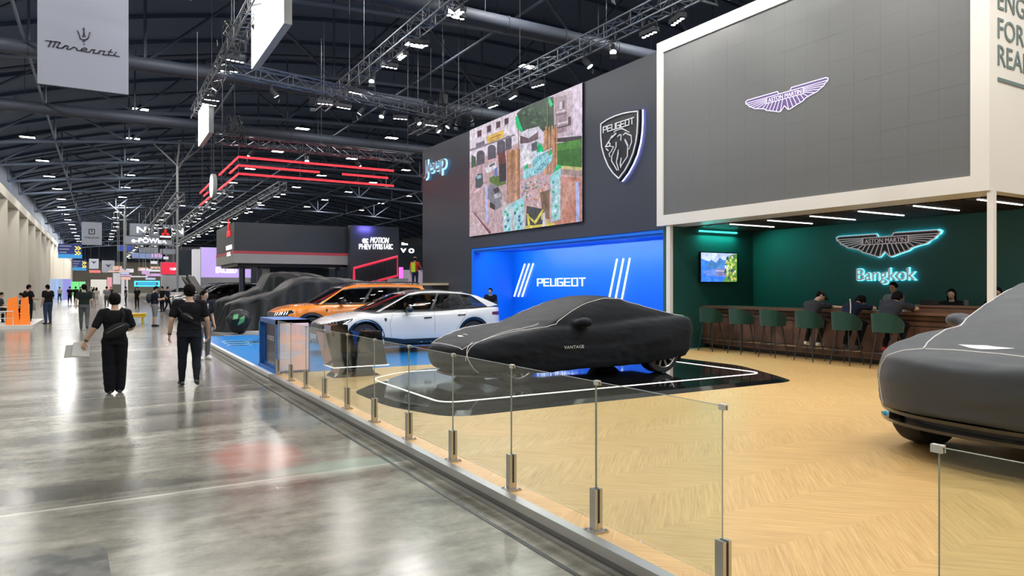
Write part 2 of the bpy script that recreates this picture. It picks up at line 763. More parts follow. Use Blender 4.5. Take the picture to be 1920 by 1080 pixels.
# roof: arched sheet with ribs running across
def arch(x):
    return 14.2 + 6.2 * (1 - ((x - 26) / 36.0) ** 2)
mb = MB()
xs = [-9 + 73.0 * i / 24 for i in range(25)]
for i in range(24):
    x0, x1 = xs[i], xs[i + 1]
    mb.add([(x0, -16, arch(x0)), (x1, -16, arch(x1)), (x1, 264, arch(x1)), (x0, 264, arch(x0))], [(0, 1, 2, 3)])
for k in range(56):
    y = -14 + 5 * k
    pts = [Vector((x, y, arch(x) - .02)) for x in xs] + [Vector((x, y, arch(x) - .24)) for x in xs[::-1]]
    for i in range(24):
        a, b2, c, d = pts[i], pts[i + 1], pts[-2 - i], pts[-1 - i]
        mb.prism([a, b2, c, d], (0, .12, 0))
structure(mb.build('ceiling', roof_metal), 'dark ribbed roof of the hall')
mb = MB()
for k in range(1):
    mb.box((-9, 260, 10), (64, 261.5, 21))
structure(mb.build('wall_far_gable', roof_metal))

# pilasters of the left wall
pil = MB()
pil.cyl((0, 0, 0), (0, 0, 9.3), 2.7, n=28)
p0 = structure(pil.build('trim_1', mat('pilaster_plaster', (.66, .61, .52), .55), auto=40), 'tall rounded plaster column of the side wall')
p0.location = (-9.6, -6, 0)
for i in range(1, 27):
    c = p0.copy()
    COL.objects.link(c)
    c.name = 'trim_%d' % (i + 1)
    c.location = (-9.6, -6 + 10 * i, 0)
mb = MB()
mb.box((-8.3, -16, 9.3), (-6.9, 262, 10.1))
structure(mb.build('trim_30', mat('beige_wall')), 'beam along the head of the side wall')

# roof trusses, one object each
def roof_truss(y, n):
    mb = MB()
    x0, x1 = -8, 62
    bays = 14
    bot, top = [], []
    for i in range(bays + 1):
        x = x0 + (x1 - x0) * i / bays
        top.append(Vector((x, y, arch(x) - .55)))
        bot.append(Vector((x, y, 12.2 + 2.4 * (1 - ((x - 27) / 36.) ** 2))))
    mb.tube(top, .13, 6)
    mb.tube(bot, .12, 6)
    for i in range(bays):
        mb.tube([bot[i], top[i]], .07, 5)
        if i % 2 == 0:
            mb.tube([bot[i], top[i + 1]], .085, 5)
        else:
            mb.tube([top[i], bot[i + 1]], .085, 5)
    return structure(mb.build('trim_%d' % (40 + n), roof_girder), 'steel roof truss spanning the hall')


roof_girder = mat('roof_girder', (.10, .125, .18), .5, .2)
for n, y in enumerate((8, 19, 30, 41, 53, 64, 75, 86, 97, 119, 141, 163, 185, 207, 229)):
    roof_truss(y, n)
# purlin rods along the hall
mb = MB()
for x in (-3, 7, 17, 27, 37, 47):
    mb.tube([(x, -14, 12.3 + 2.4 * (1 - ((x - 27) / 36.) ** 2)), (x, 262, 12.3 + 2.4 * (1 - ((x - 27) / 36.) ** 2))], .07, 5)
structure(mb.build('trim_60', roof_girder), 'long steel rods tying the roof trusses')

# air ducts
for k, (y, z, r) in enumerate(((25.8, 13.0, .34), (39.5, 12.9, .36), (52, 12.8, .36))):
    mb = MB()
    mb.cyl((-7, y, z), (60, y, z), r, n=18)
    for q in range(22):
        mb.cyl((-6 + 3 * q, y, z), (-5.92 + 3 * q, y, z), r + .03, n=18)
    for q in range(11):
        mb.cyl((-4 + 6 * q, y, z + r), (-4 + 6 * q, y, arch(-4 + 6 * q) - .3), .02, n=5)
    tag(mb.build('air_duct', mat('duct_metal', (.05, .06, .085), .6, .1), auto=40),
        ['round grey air duct under the roof, the one passing over the lion shield', 'round grey air duct under the roof, second from the viewer',
         'round grey air duct under the roof, third from the viewer', 'round grey air duct under the roof, fourth and farthest'][k], 'duct', 'air ducts under the roof')

# tree-like steel props
def prop_post(loc, h, label):
    mb = MB()
    mb.cyl((0, 0, 0), (0, 0, h), .11, n=10)
    for dx, dy in ((-2.2, 0), (2.2, 0), (0, -2.2), (0, 2.2)):
        mb.cyl((0, 0, h), (dx, dy, h + 2.1), .08, n=8)
    o = mb.build('roof_prop', mat('pale_steel', (.42, .44, .46), .4, .4))
    o.location = loc
    tag(o, label, 'column', 'branching roof props')
prop_post((6.4, 74, 0), 13.4, 'grey branching steel prop between the hanging portrait banner and the red neon frame')
prop_post((3.2, 118, 0), 12.0, 'grey branching steel prop seen above the far entrance aisle')

# high-bay lamps
def high_bay():
    r = empty('high_bay_lamp', (0, 0, 0), 0, 'white rectangular high-bay lamp hanging under the dark roof', 'lamp', 'high-bay lamps under the roof')
    mb = MB()
    mb.box((-.55, -.3, .0), (.55, .3, .12))
    mb.box((-.15, -.12, .12), (.15, .12, .3))
    mb.box((-.58, -.33, -.03), (-.55, .33, .12))
    mb.box((.55, -.33, -.03), (.58, .33, .12))
    mb.cyl((0, 0, .3), (0, 0, .9), .015, n=4)
    mb.build('housing', dark_steel, r)
    mb = MB()
    mb.box((-.52, -.27, -.02), (.52, .27, -.002))
    mb.build('diffuser', lamp_glow, r)
    return r


lamp0 = high_bay()
first = True
LAMPS = []
for x in (-5, 2.8, 14.7, 22.5, 33, 43):
    for k in range(21):
        y = -12 + 11.8 * k
        if x > 30 and k > 12:
            continue
        LAMPS.append((x, y))
for (x, y) in LAMPS:
    o = lamp0 if first else copy_tree(lamp0)
    first = False
    o.location = (x + random.uniform(-.3, .3), y + random.uniform(-.4, .4), (14.2 if x < 0 else 15.0) if x < 30 else 16.5)
    if -14 < y < 62 and x < 30:
        area('lamp_light', (0, 0, -.05), (1.0, .5), LAMP_W, col=(1, .975, .93), parent=o)
    elif x < 20:
        area('lamp_light', (0, 0, -.05), (1.0, .5), LAMP_W * (1.0 if y < 130 else 4.0), col=(1, .975, .93), parent=o)
# ================================================================ raised stands (decks) and their edge
ZD = .14
alu = mat('aluminium_edge', (.62, .63, .64), .3, .9)
alu_dark = mat('edge_grey', (.26, .27, .28), .45, .2)


def deck(name, lo, hi, m, label, z=ZD):
    mb = MB()
    mb.box((lo[0], lo[1], 0), (hi[0], hi[1], z - .012), 1)
    mb.box((lo[0] + .012, lo[1], z - .012), (hi[0], hi[1], z), 0)
    o = mb.build(name, [m, alu_dark])
    return structure(o, label)


deck('floor_oak_deck', (2.62, -6, 0), (15.6, 12.85, 0), parquet, 'oak herringbone deck of the near car stand')
deck('floor_blue_deck', (2.62, 12.85, 0), (15.6, 23.6, 0), blue_carpet, 'bright blue deck of the middle car stand')
deck('floor_grey_deck', (3.4, 23.6, 0), (15.6, 31.5, 0), mat('grey_deck', (.20, .21, .23), .35), 'dark grey deck under the draped cars')
for i, (y0, y1) in enumerate(((-6, 12.85), (12.86, 23.6))):
    mb = MB()
    mb.box((2.585, y0, .085), (2.665, y1, .147))
    mb.box((2.60, y0, 0), (2.619, y1, .03))
    structure(mb.build('trim_%d' % (70 + i), alu if i == 0 else mat('edge_white', (.8, .82, .85), .35)), 'metal edge along the deck')
# cable channel pressed into the concrete beside the deck
mb = MB()
mb.box((2.40, -6, 0.0), (2.43, 33, .004))
structure(mb.build('trim_72', mat('black_plastic')), 'thin dark joint beside the deck')
# a repaired square in the concrete
mb = MB()
P = [at(20, 1078, z=0), at(55, 1046, z=0), at(185, 1022, z=0), at(200, 1030, z=0), at(215, 1120, z=0), at(-40, 1150, z=0)]
mb.prism([(p.x, p.y, .001) for p in P], (0, 0, .0022))
m = mat('dark_repair', (.12, .125, .115), .2)
mottled(m, (.10, .105, .1), (.18, .18, .165), 6)
structure(mb.build('floor_repair_patch', m), 'dark repaired square in the concrete')

# ---------------------------------------------------------------- glass fence
pane_glass = glass_mat('fence_glass', (.93, .975, .95), 1.0)
edge_glass = mat('glass_edge', (.42, .46, .42), .2)
PY = [12.74, 11.77, 10.79, 9.76, 8.71, 7.69, 6.65, 5.62, 4.59, 3.53, 2.48]
PY2 = [1.43, .38, -.67, -1.72]
FX = 2.72


def make_post():
    r = empty('fence_post', (0, 0, 0))
    mb = MB()
    mb.box((-.030, -.028, .012), (-.008, .028, .275))
    mb.box((.008, -.028, .012), (.030, .028, .275))
    mb.box((-.008, -.030, .012), (.008, .030, .06))
    mb.build('clamp', steel, r)
    mb = MB()
    mb.box((-.06, -.055, 0), (.06, .055, .012))
    for sx in (-1, 1):
        for sy in (-1, 1):
            mb.cyl((sx * .047, sy * .042, .012), (sx * .047, sy * .042, .02), .009, n=8)
    mb.build('base_plate', steel, r)
    mb = MB()
    mb.box((-.0079, -.029, .06), (.0079, .029, .27))
    mb.build('gasket', rubber, r)
    return r


post0 = make_post()
names_near = ['short steel fence post at the blue kiosk, farthest of the long row', 'second short steel fence post from the blue kiosk', 'third short steel fence post from the blue kiosk',
              'fourth short steel fence post, in front of the dark desk foot', 'fifth short steel fence post, below the dark desk', 'sixth short steel fence post, by the tip of the black car podium',
              'seventh short steel fence post, below the front corner of the black podium', 'fifth short steel post back from the open end of the glass fence',
              'fourth short steel post back from the open end of the glass fence', 'third short steel post back from the open end of the glass fence',
              'second short steel post back from the open end of the glass fence', 'last short steel post at the open end of the glass fence by the entrance gap']
labs = names_near[:7] + names_near[8:]
for i, y in enumerate(PY + PY2[:3]):
    o = post0 if i == 0 else copy_tree(post0)
    o.location = (FX, y, ZD)
    lab = labs[i] if i < len(PY) else 'short steel post of the separate near glass panel, post %s' % ('below its clipped corner', 'under its second joint', 'under its third joint')[i - len(PY)]
    tag(o, lab, 'post', 'steel fence posts')


def make_pane(w):
    r = empty('glass_panel', (0, 0, 0))
    mb = MB()
    mb.box((-.006, -w / 2, .07), (.006, w / 2, .955))
    mb.build('glass', pane_glass, r)
    mb = MB()
    mb.box((-.004, -w / 2, .955), (.004, w / 2, .9575))
    mb.box((-.004, -w / 2 - .0025, .07), (.004, -w / 2, .9575))
    mb.box((-.004, w / 2, .07), (.004, w / 2 + .0025, .9575))
    mb.build('polished_edge', edge_glass, r)
    return r


def clip_mb(two=True):
    mb = MB()
    for s in (-1, 1):
        x = s * .0125
        mb.box((min(x, x * .6), -.022, .935), (max(x, x * .6), .022, .962))
    mb.box((-.0125, -.022, .959), (.0125, .022, .965))
    return mb


pane0 = make_pane(1.0)
plabs = ['clear glass fence panel beside the blue kiosk, farthest of the row', 'second clear glass fence panel from the blue kiosk', 'third clear glass fence panel from the blue kiosk, before the desk',
         'clear glass fence panel in front of the dark desk', 'clear glass fence panel just right of the dark desk', 'clear glass fence panel before the podium tip',
         'clear glass fence panel in front of the covered coupe nose', 'third clear glass panel back from the open end', 'second clear glass panel back from the open end',
         'clear glass panel ending at the entrance gap, nearest of the long row']
for i in range(len(PY) - 1):
    o = pane0 if i == 0 else copy_tree(pane0)
    o.location = (FX, (PY[i] + PY[i + 1]) / 2, ZD)
    o.scale = (1, (PY[i] - PY[i + 1] - .006) / 1.005, 1)
    tag(o, plabs[i], 'glass panel', 'glass fence panels')
for i in range(3):
    o = copy_tree(pane0)
    o.location = (FX, (PY2[i] + PY2[i + 1]) / 2, ZD)
    o.scale = (1, (PY2[i] - PY2[i + 1] - .006) / 1.005, 1)
    tag(o, ['separate clear glass panel in the lower right with a steel corner clip', 'clear glass panel continuing towards the viewer beyond the clipped one', 'clear glass panel two beyond the clipped one'][i], 'glass panel', 'glass fence panels')
clip0 = clip_mb().build('corner_clip', mat('clip_steel', (.75, .74, .72), .35, .7))
for i, y in enumerate(PY[1:] + PY2[:1]):
    o = clip0 if i == 0 else clip0.copy()
    if i:
        COL.objects.link(o)
    o.location = (FX, y - (.012 if i < len(PY) - 2 else 0), ZD)
    tag(o, 'small steel clip on the top edge of the glass fence' if i < len(PY) - 1 else 'small steel corner clip on the separate near glass panel', 'clip', 'steel clips joining the glass panels')

# ================================================================ white screen frame of the near stand
box_w = white_paint
AX = 12.0
mb = MB()
mb.box((AX + .06, 5.53, 3.30), (15.7, 13.1, 7.8))
mb.box((AX + .06, 5.53, 3.22), (12.75, 13.1, 3.30))
mb.box((12.75, 5.53, 3.22), (15.7, 5.75, 3.30))
mb.box((AX, 12.88, 3.22), (AX + .06, 13.1, 7.8))
mb.box((AX, 5.53, 3.22), (AX + .06, 5.81, 7.8))
mb.box((AX, 5.81, 3.22), (AX + .06, 12.88, 3.48))
mb.box((AX, 5.81, 7.52), (AX + .06, 12.88, 7.8))
frame = mb.build('screen_surround', box_w)
tag(frame, 'big white box frame carrying the dark led screen over the bar', 'frame')
led_off = mat('unlit_led_panel', (.15, .158, .162), .38, spec=.45)
nt = led_off.node_tree
_, L, b = nodes(led_off)
scr = empty('led_screen', (AX + .035, 9.345, 5.5), 0, 'large dark grey led wall with a small violet winged badge', 'screen')
mb = MB()
mb.box((-.0, -3.535, -2.02), (.02, 3.535, 2.02))
mb.build('panel', led_off, scr)
mb = MB()
for k in range(1, 14):
    y = -3.535 + k * .505
    mb.box((-.0012, y - .0012, -2.02), (.0, y + .0012, 2.02))
for k in range(1, 8):
    z = -2.02 + k * .505
    mb.box((-.0012, -3.535, z - .0012), (.0, 3.535, z + .0012))
mb.build('module_joint', mat('led_joint', (.125, .132, .136), .5), scr)


WING_OUT = [(.13, -.06), (.17, 0), (.95, 0), (1.0, -.03), (.985, -.075), (.93, -.105), (.90, -.15), (.82, -.185), (.76, -.225), (.62, -.255), (.50, -.29), (.44, -.335), (.30, -.375), (.14, -.43), (.09, -.43), (0, -.335)]


def wing(parent, c, hw, face, lw, m_line, m_fill, m_halo=None, depth=.03, tilt=0, txt=True, name='winged_badge'):
    """badge in the local x-z plane of faceM, half width hw"""
    Mx = faceM(c, face) @ Matrix.Rotation(tilt, 4, 'Y')
    Q = lambda x, y, d=0: Vector((x * hw, -d, (y + .21) * hw))
    out = [Q(x, y) for x, y in WING_OUT] + [Q(-x, y) for x, y in WING_OUT[::-1][1:]]
    nrm = Vector((0, -1, 0))
    if m_halo is not None:
        mb = MB()
        cen = Q(0, -.21)
        big = [cen + (p - cen) * 1.035 + Vector((0, 0, .01 * (1 if p.z > cen.z else -1))) for p in out]
        mb.prism(big, nrm * .012)
        mb.build('halo_plate', m_halo, parent, M=Mx)
    if m_fill is not None:
        mb = MB()
        mb.prism([p + nrm * (.02 if m_halo else 0) for p in out], nrm * depth * .5)
        mb.build('plate', m_fill, parent, M=Mx)
    mb = MB()
    base = depth * .5 + (.02 if m_halo else 0)
    o2 = [p + nrm * base for p in out]
    mb.ribbon(o2, lw * 1.25, nrm, depth * .35, closed=True)
    for s in (-1, 1):
        # long feathers
        for k, (ex, ey) in enumerate(((.985, -.06), (.93, -.105), (.90, -.15), (.80, -.19), (.72, -.235), (.56, -.275))):
            y0 = -.062 - .025 * k
            mb.ribbon([Q(s * .44, y0, base), Q(s * ex, ey, base)], lw * .9, nrm, depth * .3)
        for k, (tx, bx, by) in enumerate(((.04, .10, -.42), (.12, .20, -.40), (.20, .29, -.375), (.29, .38, -.35), (.38, .46, -.31))):
            mb.ribbon([Q(s * tx, -.19, base), Q(s * bx, by, base)], lw * .9, nrm, depth * .3)
    mb.ribbon([Q(-.44, -.06, base), Q(.44, -.06, base), Q(.44, -.19, base), Q(-.44, -.19, base)], lw, nrm, depth * .45, closed=True)
    mb.build('feather', m_line, parent, M=Mx)
    if txt:
        t = text_mb('ASTON MARTIN', hw * .085, hw * .80, depth * .3)
        t.build('lettering', m_line, parent, M=Mx @ Matrix.Translation(Q(0, -.170, base)))


violet_line = glow('violet_line', (.82, .76, 1.0), 1.25)
pc = at(1472, 179, X=AX + .045)
wing(scr, Vector((-.003, pc.y - 9.345, pc.z - 5.5 - .09)), abs(at(1396, X=AX, y=0).y - at(1551, X=AX, y=0).y) / 2, '-X', .012, violet_line, mat('violet_dim', (.05, .03, .08), .4, emit=(.25, .17, .42), estr=.55), None, .012)

# words on the right face
grey_letters = mat('grey_green_letters', (.16, .22, .22), .5)
wr = empty('wall_slogan', (12.25, 5.528, 5.0), 0, 'grey green slogan letters with a bar on the white side face', 'lettering')
for s, z in (('ENGI', 1.12), ('FOR', .655), ('REAL', .225)):
    t = text_mb(s, .33, None, .012)
    w = max(v.x for v in t.v) - min(v.x for v in t.v)
    t.build('letter_row', grey_letters, wr, M=Matrix.Translation((w / 2, 0, z)))
mb = MB()
mb.box((0, -.012, -.03), (1.9, 0, .03))
mb.build('underline', grey_letters, wr)

# posts of the frame
for i, (y0, lab) in enumerate(((5.49, 'white square post holding the right corner of the screen box'), (12.66, 'white square post between the blue recess and the green bar room'))):
    mb = MB()
    mb.box((12.03, y0, ZD), (12.13, y0 + (.09 if y0 < 6 else .13), 3.22))
    mb.box((12.0, y0 - .03, ZD), (12.16, y0 + .15, ZD + .012))
    tag(mb.build('support_post', white_paint), lab, 'post')

# green bar room
green = mat('dark_green_wall', (.018, .105, .096), .5)
mb = MB()
mb.box((15.3, -2, ZD), (15.5, 12.9, 3.295))
structure(mb.build('wall_green_back', green), 'dark green wall behind the bar')
mb = MB()
mb.box((12.2, 12.9, ZD), (15.3, 13.08, 3.295))
structure(mb.build('wall_green_side', green), 'dark green side wall with the television')
mb = MB()
mb.box((12.75, 5.75, 3.285), (15.3, 12.9, 3.3), 1)
k = 0
y = 5.85
while y < 12.85:
    mb.box((12.76, y, 3.20), (15.28, y + .045, 3.285), 0)
    y += .13
structure(mb.build('ceiling_slats', [mat('dark_walnut_slat', (.05, .03, .022), .5), mat('black_plastic')]), 'dark wooden slat ceiling over the bar')
for i, y in enumerate((11.5, 10.42, 9.34, 8.26, 7.18, 6.1)):
    mb = MB()
    mb.box((12.85, y - .018, 3.18), (14.4, y + .018, 3.198))
    o = mb.build('strip_light', strip_glow)
    tag(o, 'slim white strip light in the slat ceiling, %s' % ('nearest the television wall', 'second from the television wall', 'third from the television wall', 'fourth from the television wall', 'fifth from the television wall', 'sixth, nearest the right corner')[i], 'light', 'strip lights in the slat ceiling')
mb = MB()
mb.box((13.25, 12.84, 3.12), (14.62, 12.895, 3.16))
tag(mb.build('wall_washer', glow('teal_glow', (.08, .9, .75), 1.6)), 'teal light bar washing the wall above the television', 'light')
area('wall_washer_light', (13.93, 12.80, 3.10), (1.3, .05), 22, (math.radians(-28), 0, 0), (.05, 1, .8))

# television
tv = empty('television', (13.93, 12.885, 2.21), 0, 'flat television with a blue coast picture on the green wall', 'television')
mb = MB()
mb.box((-.69, -.05, -.40), (.69, 0, .40))
mb.box((-.2, 0, -.2), (.2, .015, .2))
mb.build('housing', black_plastic, tv)
pic = MB()
def pp(pts, c, d, M=None):
    pic.prism([Vector((x, -.05 - d, z)) for x, z in pts], (0, -.0006, 0), col=c)
pp([(-.66, -.375), (.66, -.375), (.66, .375), (-.66, .375)], (.05, .22, .95), .0005)
pp([(-.66, .375), (.66, .375), (.66, .12), (.2, .2), (-.2, .1), (-.66, .22)], (.55, .65, .98), .0015)
pp([(-.5, .05), (-.3, .2), (-.12, .12), (.02, .26), (.2, .16), (.35, .2), (.5, 0), (-.3, -.05)], (.08, .25, .62), .0025)
pp([(-.62, -.12), (-.3, -.05), (.3, -.05), (.3, -.25), (-.4, -.22)], (.16, .3, .85), .0035)
pp([(.66, .375), (.42, .33), (.22, .12), (.35, -.02), (.3, -.2), (.12, -.375), (.66, -.375)], (.13, .32, .06), .0045)
for _ in range(60):
    x, z = random.uniform(.22, .62), random.uniform(-.33, .3)
    c = random.choice([(.45, .6, .12), (.75, .7, .2), (.05, .12, .05), (.8, .75, .8), (.2, .4, .1)])
    s = random.uniform(.02, .05)
    pp([(x - s, z - s), (x + s, z - s * .6), (x + s * .7, z + s), (x - s * .5, z + s)], c, .0055 + random.random() * .003)
pp([(-.12, -.22), (.34, -.22), (.34, -.04), (-.12, -.02)], (.22, .22, .45), .0052)
pp([(-.12, -.1), (.34, -.1), (.34, -.08), (-.12, -.08)], (.6, .6, .75), .0058)
tvg = attr_glow('television_picture', 1.3)
pic.build('picture', tvg, tv)

# winged badge and city name on the green wall
halo_teal = glow('teal_halo', (.08, .75, 1.0), 5)
badge_metal = mat('pale_metal_line', (.75, .68, .70), .4, .0, emit=(.8, .7, .75), estr=.18)
badge_dark = mat('badge_black', (.02, .018, .03), .4)
a0, a1 = at(1570, 460, X=15.25), at(1764, 440, X=15.25)
cz = (at(1659, 459, X=15.25)).z
ws = empty('winged_wall_badge', (15.27, (a0.y + a1.y) / 2, cz), 0, 'large black and silver winged badge with teal glow on the green wall', 'sign')
wing(ws, Vector((0, 0, 0)), (a0.y - a1.y) / 2, '-X', .021, badge_metal, badge_dark, halo_teal, .05)
bk = at(1662, 525, X=15.25)
bk0, bk1 = at(1608, 520, X=15.25), at(1718, 520, X=15.25)
bs = empty('city_name_sign', (15.28, (bk0.y + bk1.y) / 2, bk.z), 0, 'raised letters reading Bangkok with teal glow under the winged badge', 'sign')
sign_text('lettering', 'Bangkok', (-.05, 0, 0), '-X', .27, badge_metal, bs, width=bk0.y - bk1.y, depth=.04, bold=.006)
sign_text('halo_letters', 'Bangkok', (-.005, 0, -.008), '-X', .285, halo_teal, bs, width=(bk0.y - bk1.y) * 1.02, depth=.012, bold=.012)

# bar counter
walnut = mat('walnut_front', (.10, .052, .036), .45)
mottled(walnut, (.075, .038, .027), (.145, .08, .055), 4)
for n in walnut.node_tree.nodes:
    if n.type == 'TEX_NOISE':
        n.inputs['Scale'].default_value = 3
walnut_top = mat('walnut_top', (.16, .085, .055), .35)
bar = empty('bar_counter', (13.35, 8.45, ZD), 0, 'long walnut bar counter with a brass foot rail', 'bar counter')
mb = MB()
mb.box((.08, -4.2, .10), (.62, 4.42, 1.02))
for k in range(17):
    y = -4.2 + k * .54
    mb.box((.065, y + .006, .12), (.08, min(4.42, y + .534), .80))
mb.box((.05, -4.2, .82), (.09, 4.42, .90))
mb.box((.03, -4.2, .925), (.09, 4.42, 1.0))
mb.build('front_panel', walnut, bar)
mb = MB()
mb.box((-.06, -4.25, 1.02), (.68, 4.44, 1.08))
mb.build('worktop', walnut_top, bar)
mb = MB()
mb.box((.14, -4.18, 0), (.6, 4.4, .10))
mb.build('plinth', mat('black_plastic'), bar)
mb = MB()
mb.tube([(-.04, -4.1, .24), (-.04, 4.35, .24)], .02, 8)
for k in range(9):
    y = -4.0 + k * 1.02
    mb.tube([(-.04, y, .24), (.07, y, .24)], .012, 6)
mb.build('foot_rail', mat('brass_tone', (.35, .25, .16), .35, .8), bar)
mb = MB()
mb.box((.04, -4.2, .10), (.14, 4.4, .13))
mb.build('kick_board', mat('walnut_top'), bar)
# raised reception part
ru = at(1707, 572, X=13.6)
mb = MB()
mb.box((13.5, 4.25, ZD + 1.081), (14.0, ru.y, ZD + 1.18))
mb.box((13.47, 4.25, ZD + 1.18), (14.03, ru.y + .02, ZD + 1.21))
tag(mb.build('raised_counter_shelf', walnut_top), 'raised wooden shelf on the right part of the bar', 'shelf')

# bar stools
stool_fab = mat('green_velvet', (.010, .058, .043), .7, sheen=.15, spec=.3)
def make_stool():
    r = empty('bar_stool', (0, 0, 0))
    mb = MB()
    n = 40

    def shell(u, v):     # u around from front-left over the back to front-right
        a = math.radians(-128 + 256 * u) + PI     # back looks to -x
        rr = .235 + .02 * v
        ht = .30 * (1 - .78 * (abs(u - .5) * 2) ** 2.2)
        sq = 1.0 / max(abs(math.cos(a)) ** 3.2 + abs(math.sin(a)) ** 3.2, 1e-6) ** (1 / 3.2)
        sq = min(sq, 1.16)
        z = .70 + v * (.07 + ht)
        return Vector((rr * sq * math.cos(a), rr * sq * math.sin(a), z))
    t = .035
    outer = [[shell(i / n, j / 6) for j in range(7)] for i in range(n + 1)]
    inner = [[Vector((p.x * (1 - t / .24), p.y * (1 - t / .24), p.z)) for p in row] for row in outer]
    vs = [p for row in outer for p in row] + [p for row in inner for p in row]
    o2 = (n + 1) * 7
    fs = []
    for i in range(n):
        for j in range(6):
            a, b2 = i * 7 + j, (i + 1) * 7 + j
            fs.append((a, b2, b2 + 1, a + 1))
            fs.append((o2 + a, o2 + a + 1, o2 + b2 + 1, o2 + b2))
        fs.append((i * 7 + 6, (i + 1) * 7 + 6, o2 + (i + 1) * 7 + 6, o2 + i * 7 + 6))
        fs.append((i * 7, o2 + i * 7, o2 + (i + 1) * 7, (i + 1) * 7))
    for i in (0, n):
        for j in range(6):
            fs.append((i * 7 + j, i * 7 + j + 1, o2 + i * 7 + j + 1, o2 + i * 7 + j))
    mb.add(vs, fs)
    mb.build('backrest', stool_fab, r, auto=50)
    mb = MB()
    mb.ball((0.02, 0, .76), (.235, .225, .055), 20)
    mb.cyl((0.0, 0, .70), (0.0, 0, .755), .225, n=28)
    mb.build('seat', stool_fab, r, auto=50)
    for sx, sy in ((1, 1), (1, -1), (-1, 1), (-1, -1)):
        mb = MB()
        mb.cyl((sx * .22, sy * .22, 0), (sx * .13, sy * .13, .70), .010, .016, n=8)
        mb.build('leg', dark_steel, r)
    mb = MB()
    h = .30
    q = .22 - .09 * h / .7
    mb.tube([(q, q, h), (q, -q, h), (-q, -q, h), (-q, q, h)], .008, 6, closed=True)
    mb.build('footrest', dark_steel, r)
    return r


stool0 = make_stool()
SY = [12.1, 11.17, 10.29, 9.37, 8.52, 7.68]
slab = ['empty green bar stool nearest the television wall', 'second empty green bar stool from the television wall', 'third empty green bar stool, left of the seated people',
        'green bar stool under the person in white shoes and a cap', 'green bar stool under the person with a white shoulder strap', 'green bar stool half behind the covered grey car']
for i, y in enumerate(SY):
    o = stool0 if i == 0 else copy_tree(stool0)
    o.location = (12.86, y, ZD)
    o.rotation_euler = (0, 0, (.05, -.12, .04, .06, -.03, .02)[i])
    tag(o, slab[i], 'bar stool', 'green bar stools')

# things on the bar
lp = empty('laptop', (13.72, 7.3, ZD + 1.0815), 0, 'open black laptop on the bar before the hooded woman', 'laptop')
mb = MB()
mb.box((-.10, -.17, 0), (.10, .17, .018))
mb.build('keyboard_base', black_plastic, lp)
mb = MB()
mb.box((-.135, -.17, .012), (-.122, .17, .23))
mb.build('lid', black_plastic, lp)

# dark sculpted desk behind the glass
desk = empty('reception_desk', (3.85, 11.98, ZD), 0, 'dark flared reception desk with a white light line behind the glass', 'desk')
mb = MB()
def desk_slab(y0, y1, prof, mi=0):
    n = len(prof)
    vs = []
    for (x0, x1, z) in prof:
        vs += [Vector((x0, y0, z)), Vector((x1, y0, z)), Vector((x1, y1, z)), Vector((x0, y1, z))]
    fs = [(3, 2, 1, 0), tuple(4 * (n - 1) + i for i in range(4))]
    for i in range(n - 1):
        a, b2 = 4 * i, 4 * i + 4
        for j in range(4):
            fs.append((a + j, a + (j + 1) % 4, b2 + (j + 1) % 4, b2 + j))
    mb.add(vs, fs, mi)
desk_slab(-.3, .3, [(-.44, -.02, .19), (-.58, -.12, .78)])
desk_slab(-.3, .3, [(.00, .52, .19), (.05, .40, .78)])
mb.build('side_wing', black_gloss, desk)
mb = MB()
desk_slab(-.24, .24, [(-.42, .42, .0), (-.34, .30, .06), (-.30, .24, .19)])
mb.build('foot', black_gloss, desk)
mb = MB()
mb.box((-.44, -.305, .175), (.55, .31, .19))
mb.build('light_line', glow('podium_line', (1, .93, .9), 1.6), desk)
mb = MB()
mb.box((-.46, -.2, .78), (-.16, .2, .90))
mb.build('top_box', black_gloss, desk)

# black podium with its light line
def rounded(pts, r, n=6):
    out = []
    k = len(pts)
    for i in range(k):
        p, a, b = Vector((*pts[i], 0)), Vector((*pts[i - 1], 0)), Vector((*pts[(i + 1) % k], 0))
        u, w = (a - p), (b - p)
        rr = min(r if not isinstance(r, (list, tuple)) else r[i], u.length * .45, w.length * .45)
        p0, p1 = p + u.normalized() * rr, p + w.normalized() * rr
        for j in range(n + 1):
            t = j / n
            out.append((p0 * (1 - t) ** 2 + p * 2 * t * (1 - t) + p1 * t * t))
    return out


pod = empty('car_podium', (0, 0, ZD), 0, 'low glossy black podium with a white light line under the covered coupe', 'podium')
outl = rounded([(3.6, 7.47), (9.9, 7.47), (10.75, 9.2), (10.75, 12.0), (5.0, 12.0), (3.22, 10.1), (3.22, 8.6)], .35)
inn = rounded([(3.84, 8.23), (10.03, 8.23), (10.03, 11.6), (4.6, 11.6), (3.84, 11.0)], .3)
mb = MB()
n1 = len(outl)
top = [Vector((p.x + (6.9 - p.x) * .035, p.y + (9.8 - p.y) * .05, .045)) for p in outl]
mb.add([(p.x, p.y, .001) for p in outl] + [tuple(p) for p in top], [(i, (i + 1) % n1, n1 + (i + 1) % n1, n1 + i) for i in range(n1)] + [tuple(range(n1, 2 * n1))])
mb.build('deck', black_gloss, pod)
mb = MB()
mb.ribbon([Vector((p.x, p.y, .0455)) for p in inn], .024, (0, 0, 1), .006, closed=True)
mb.build('light_line', glow('podium_line', (1, .93, .9), 1.6), pod)
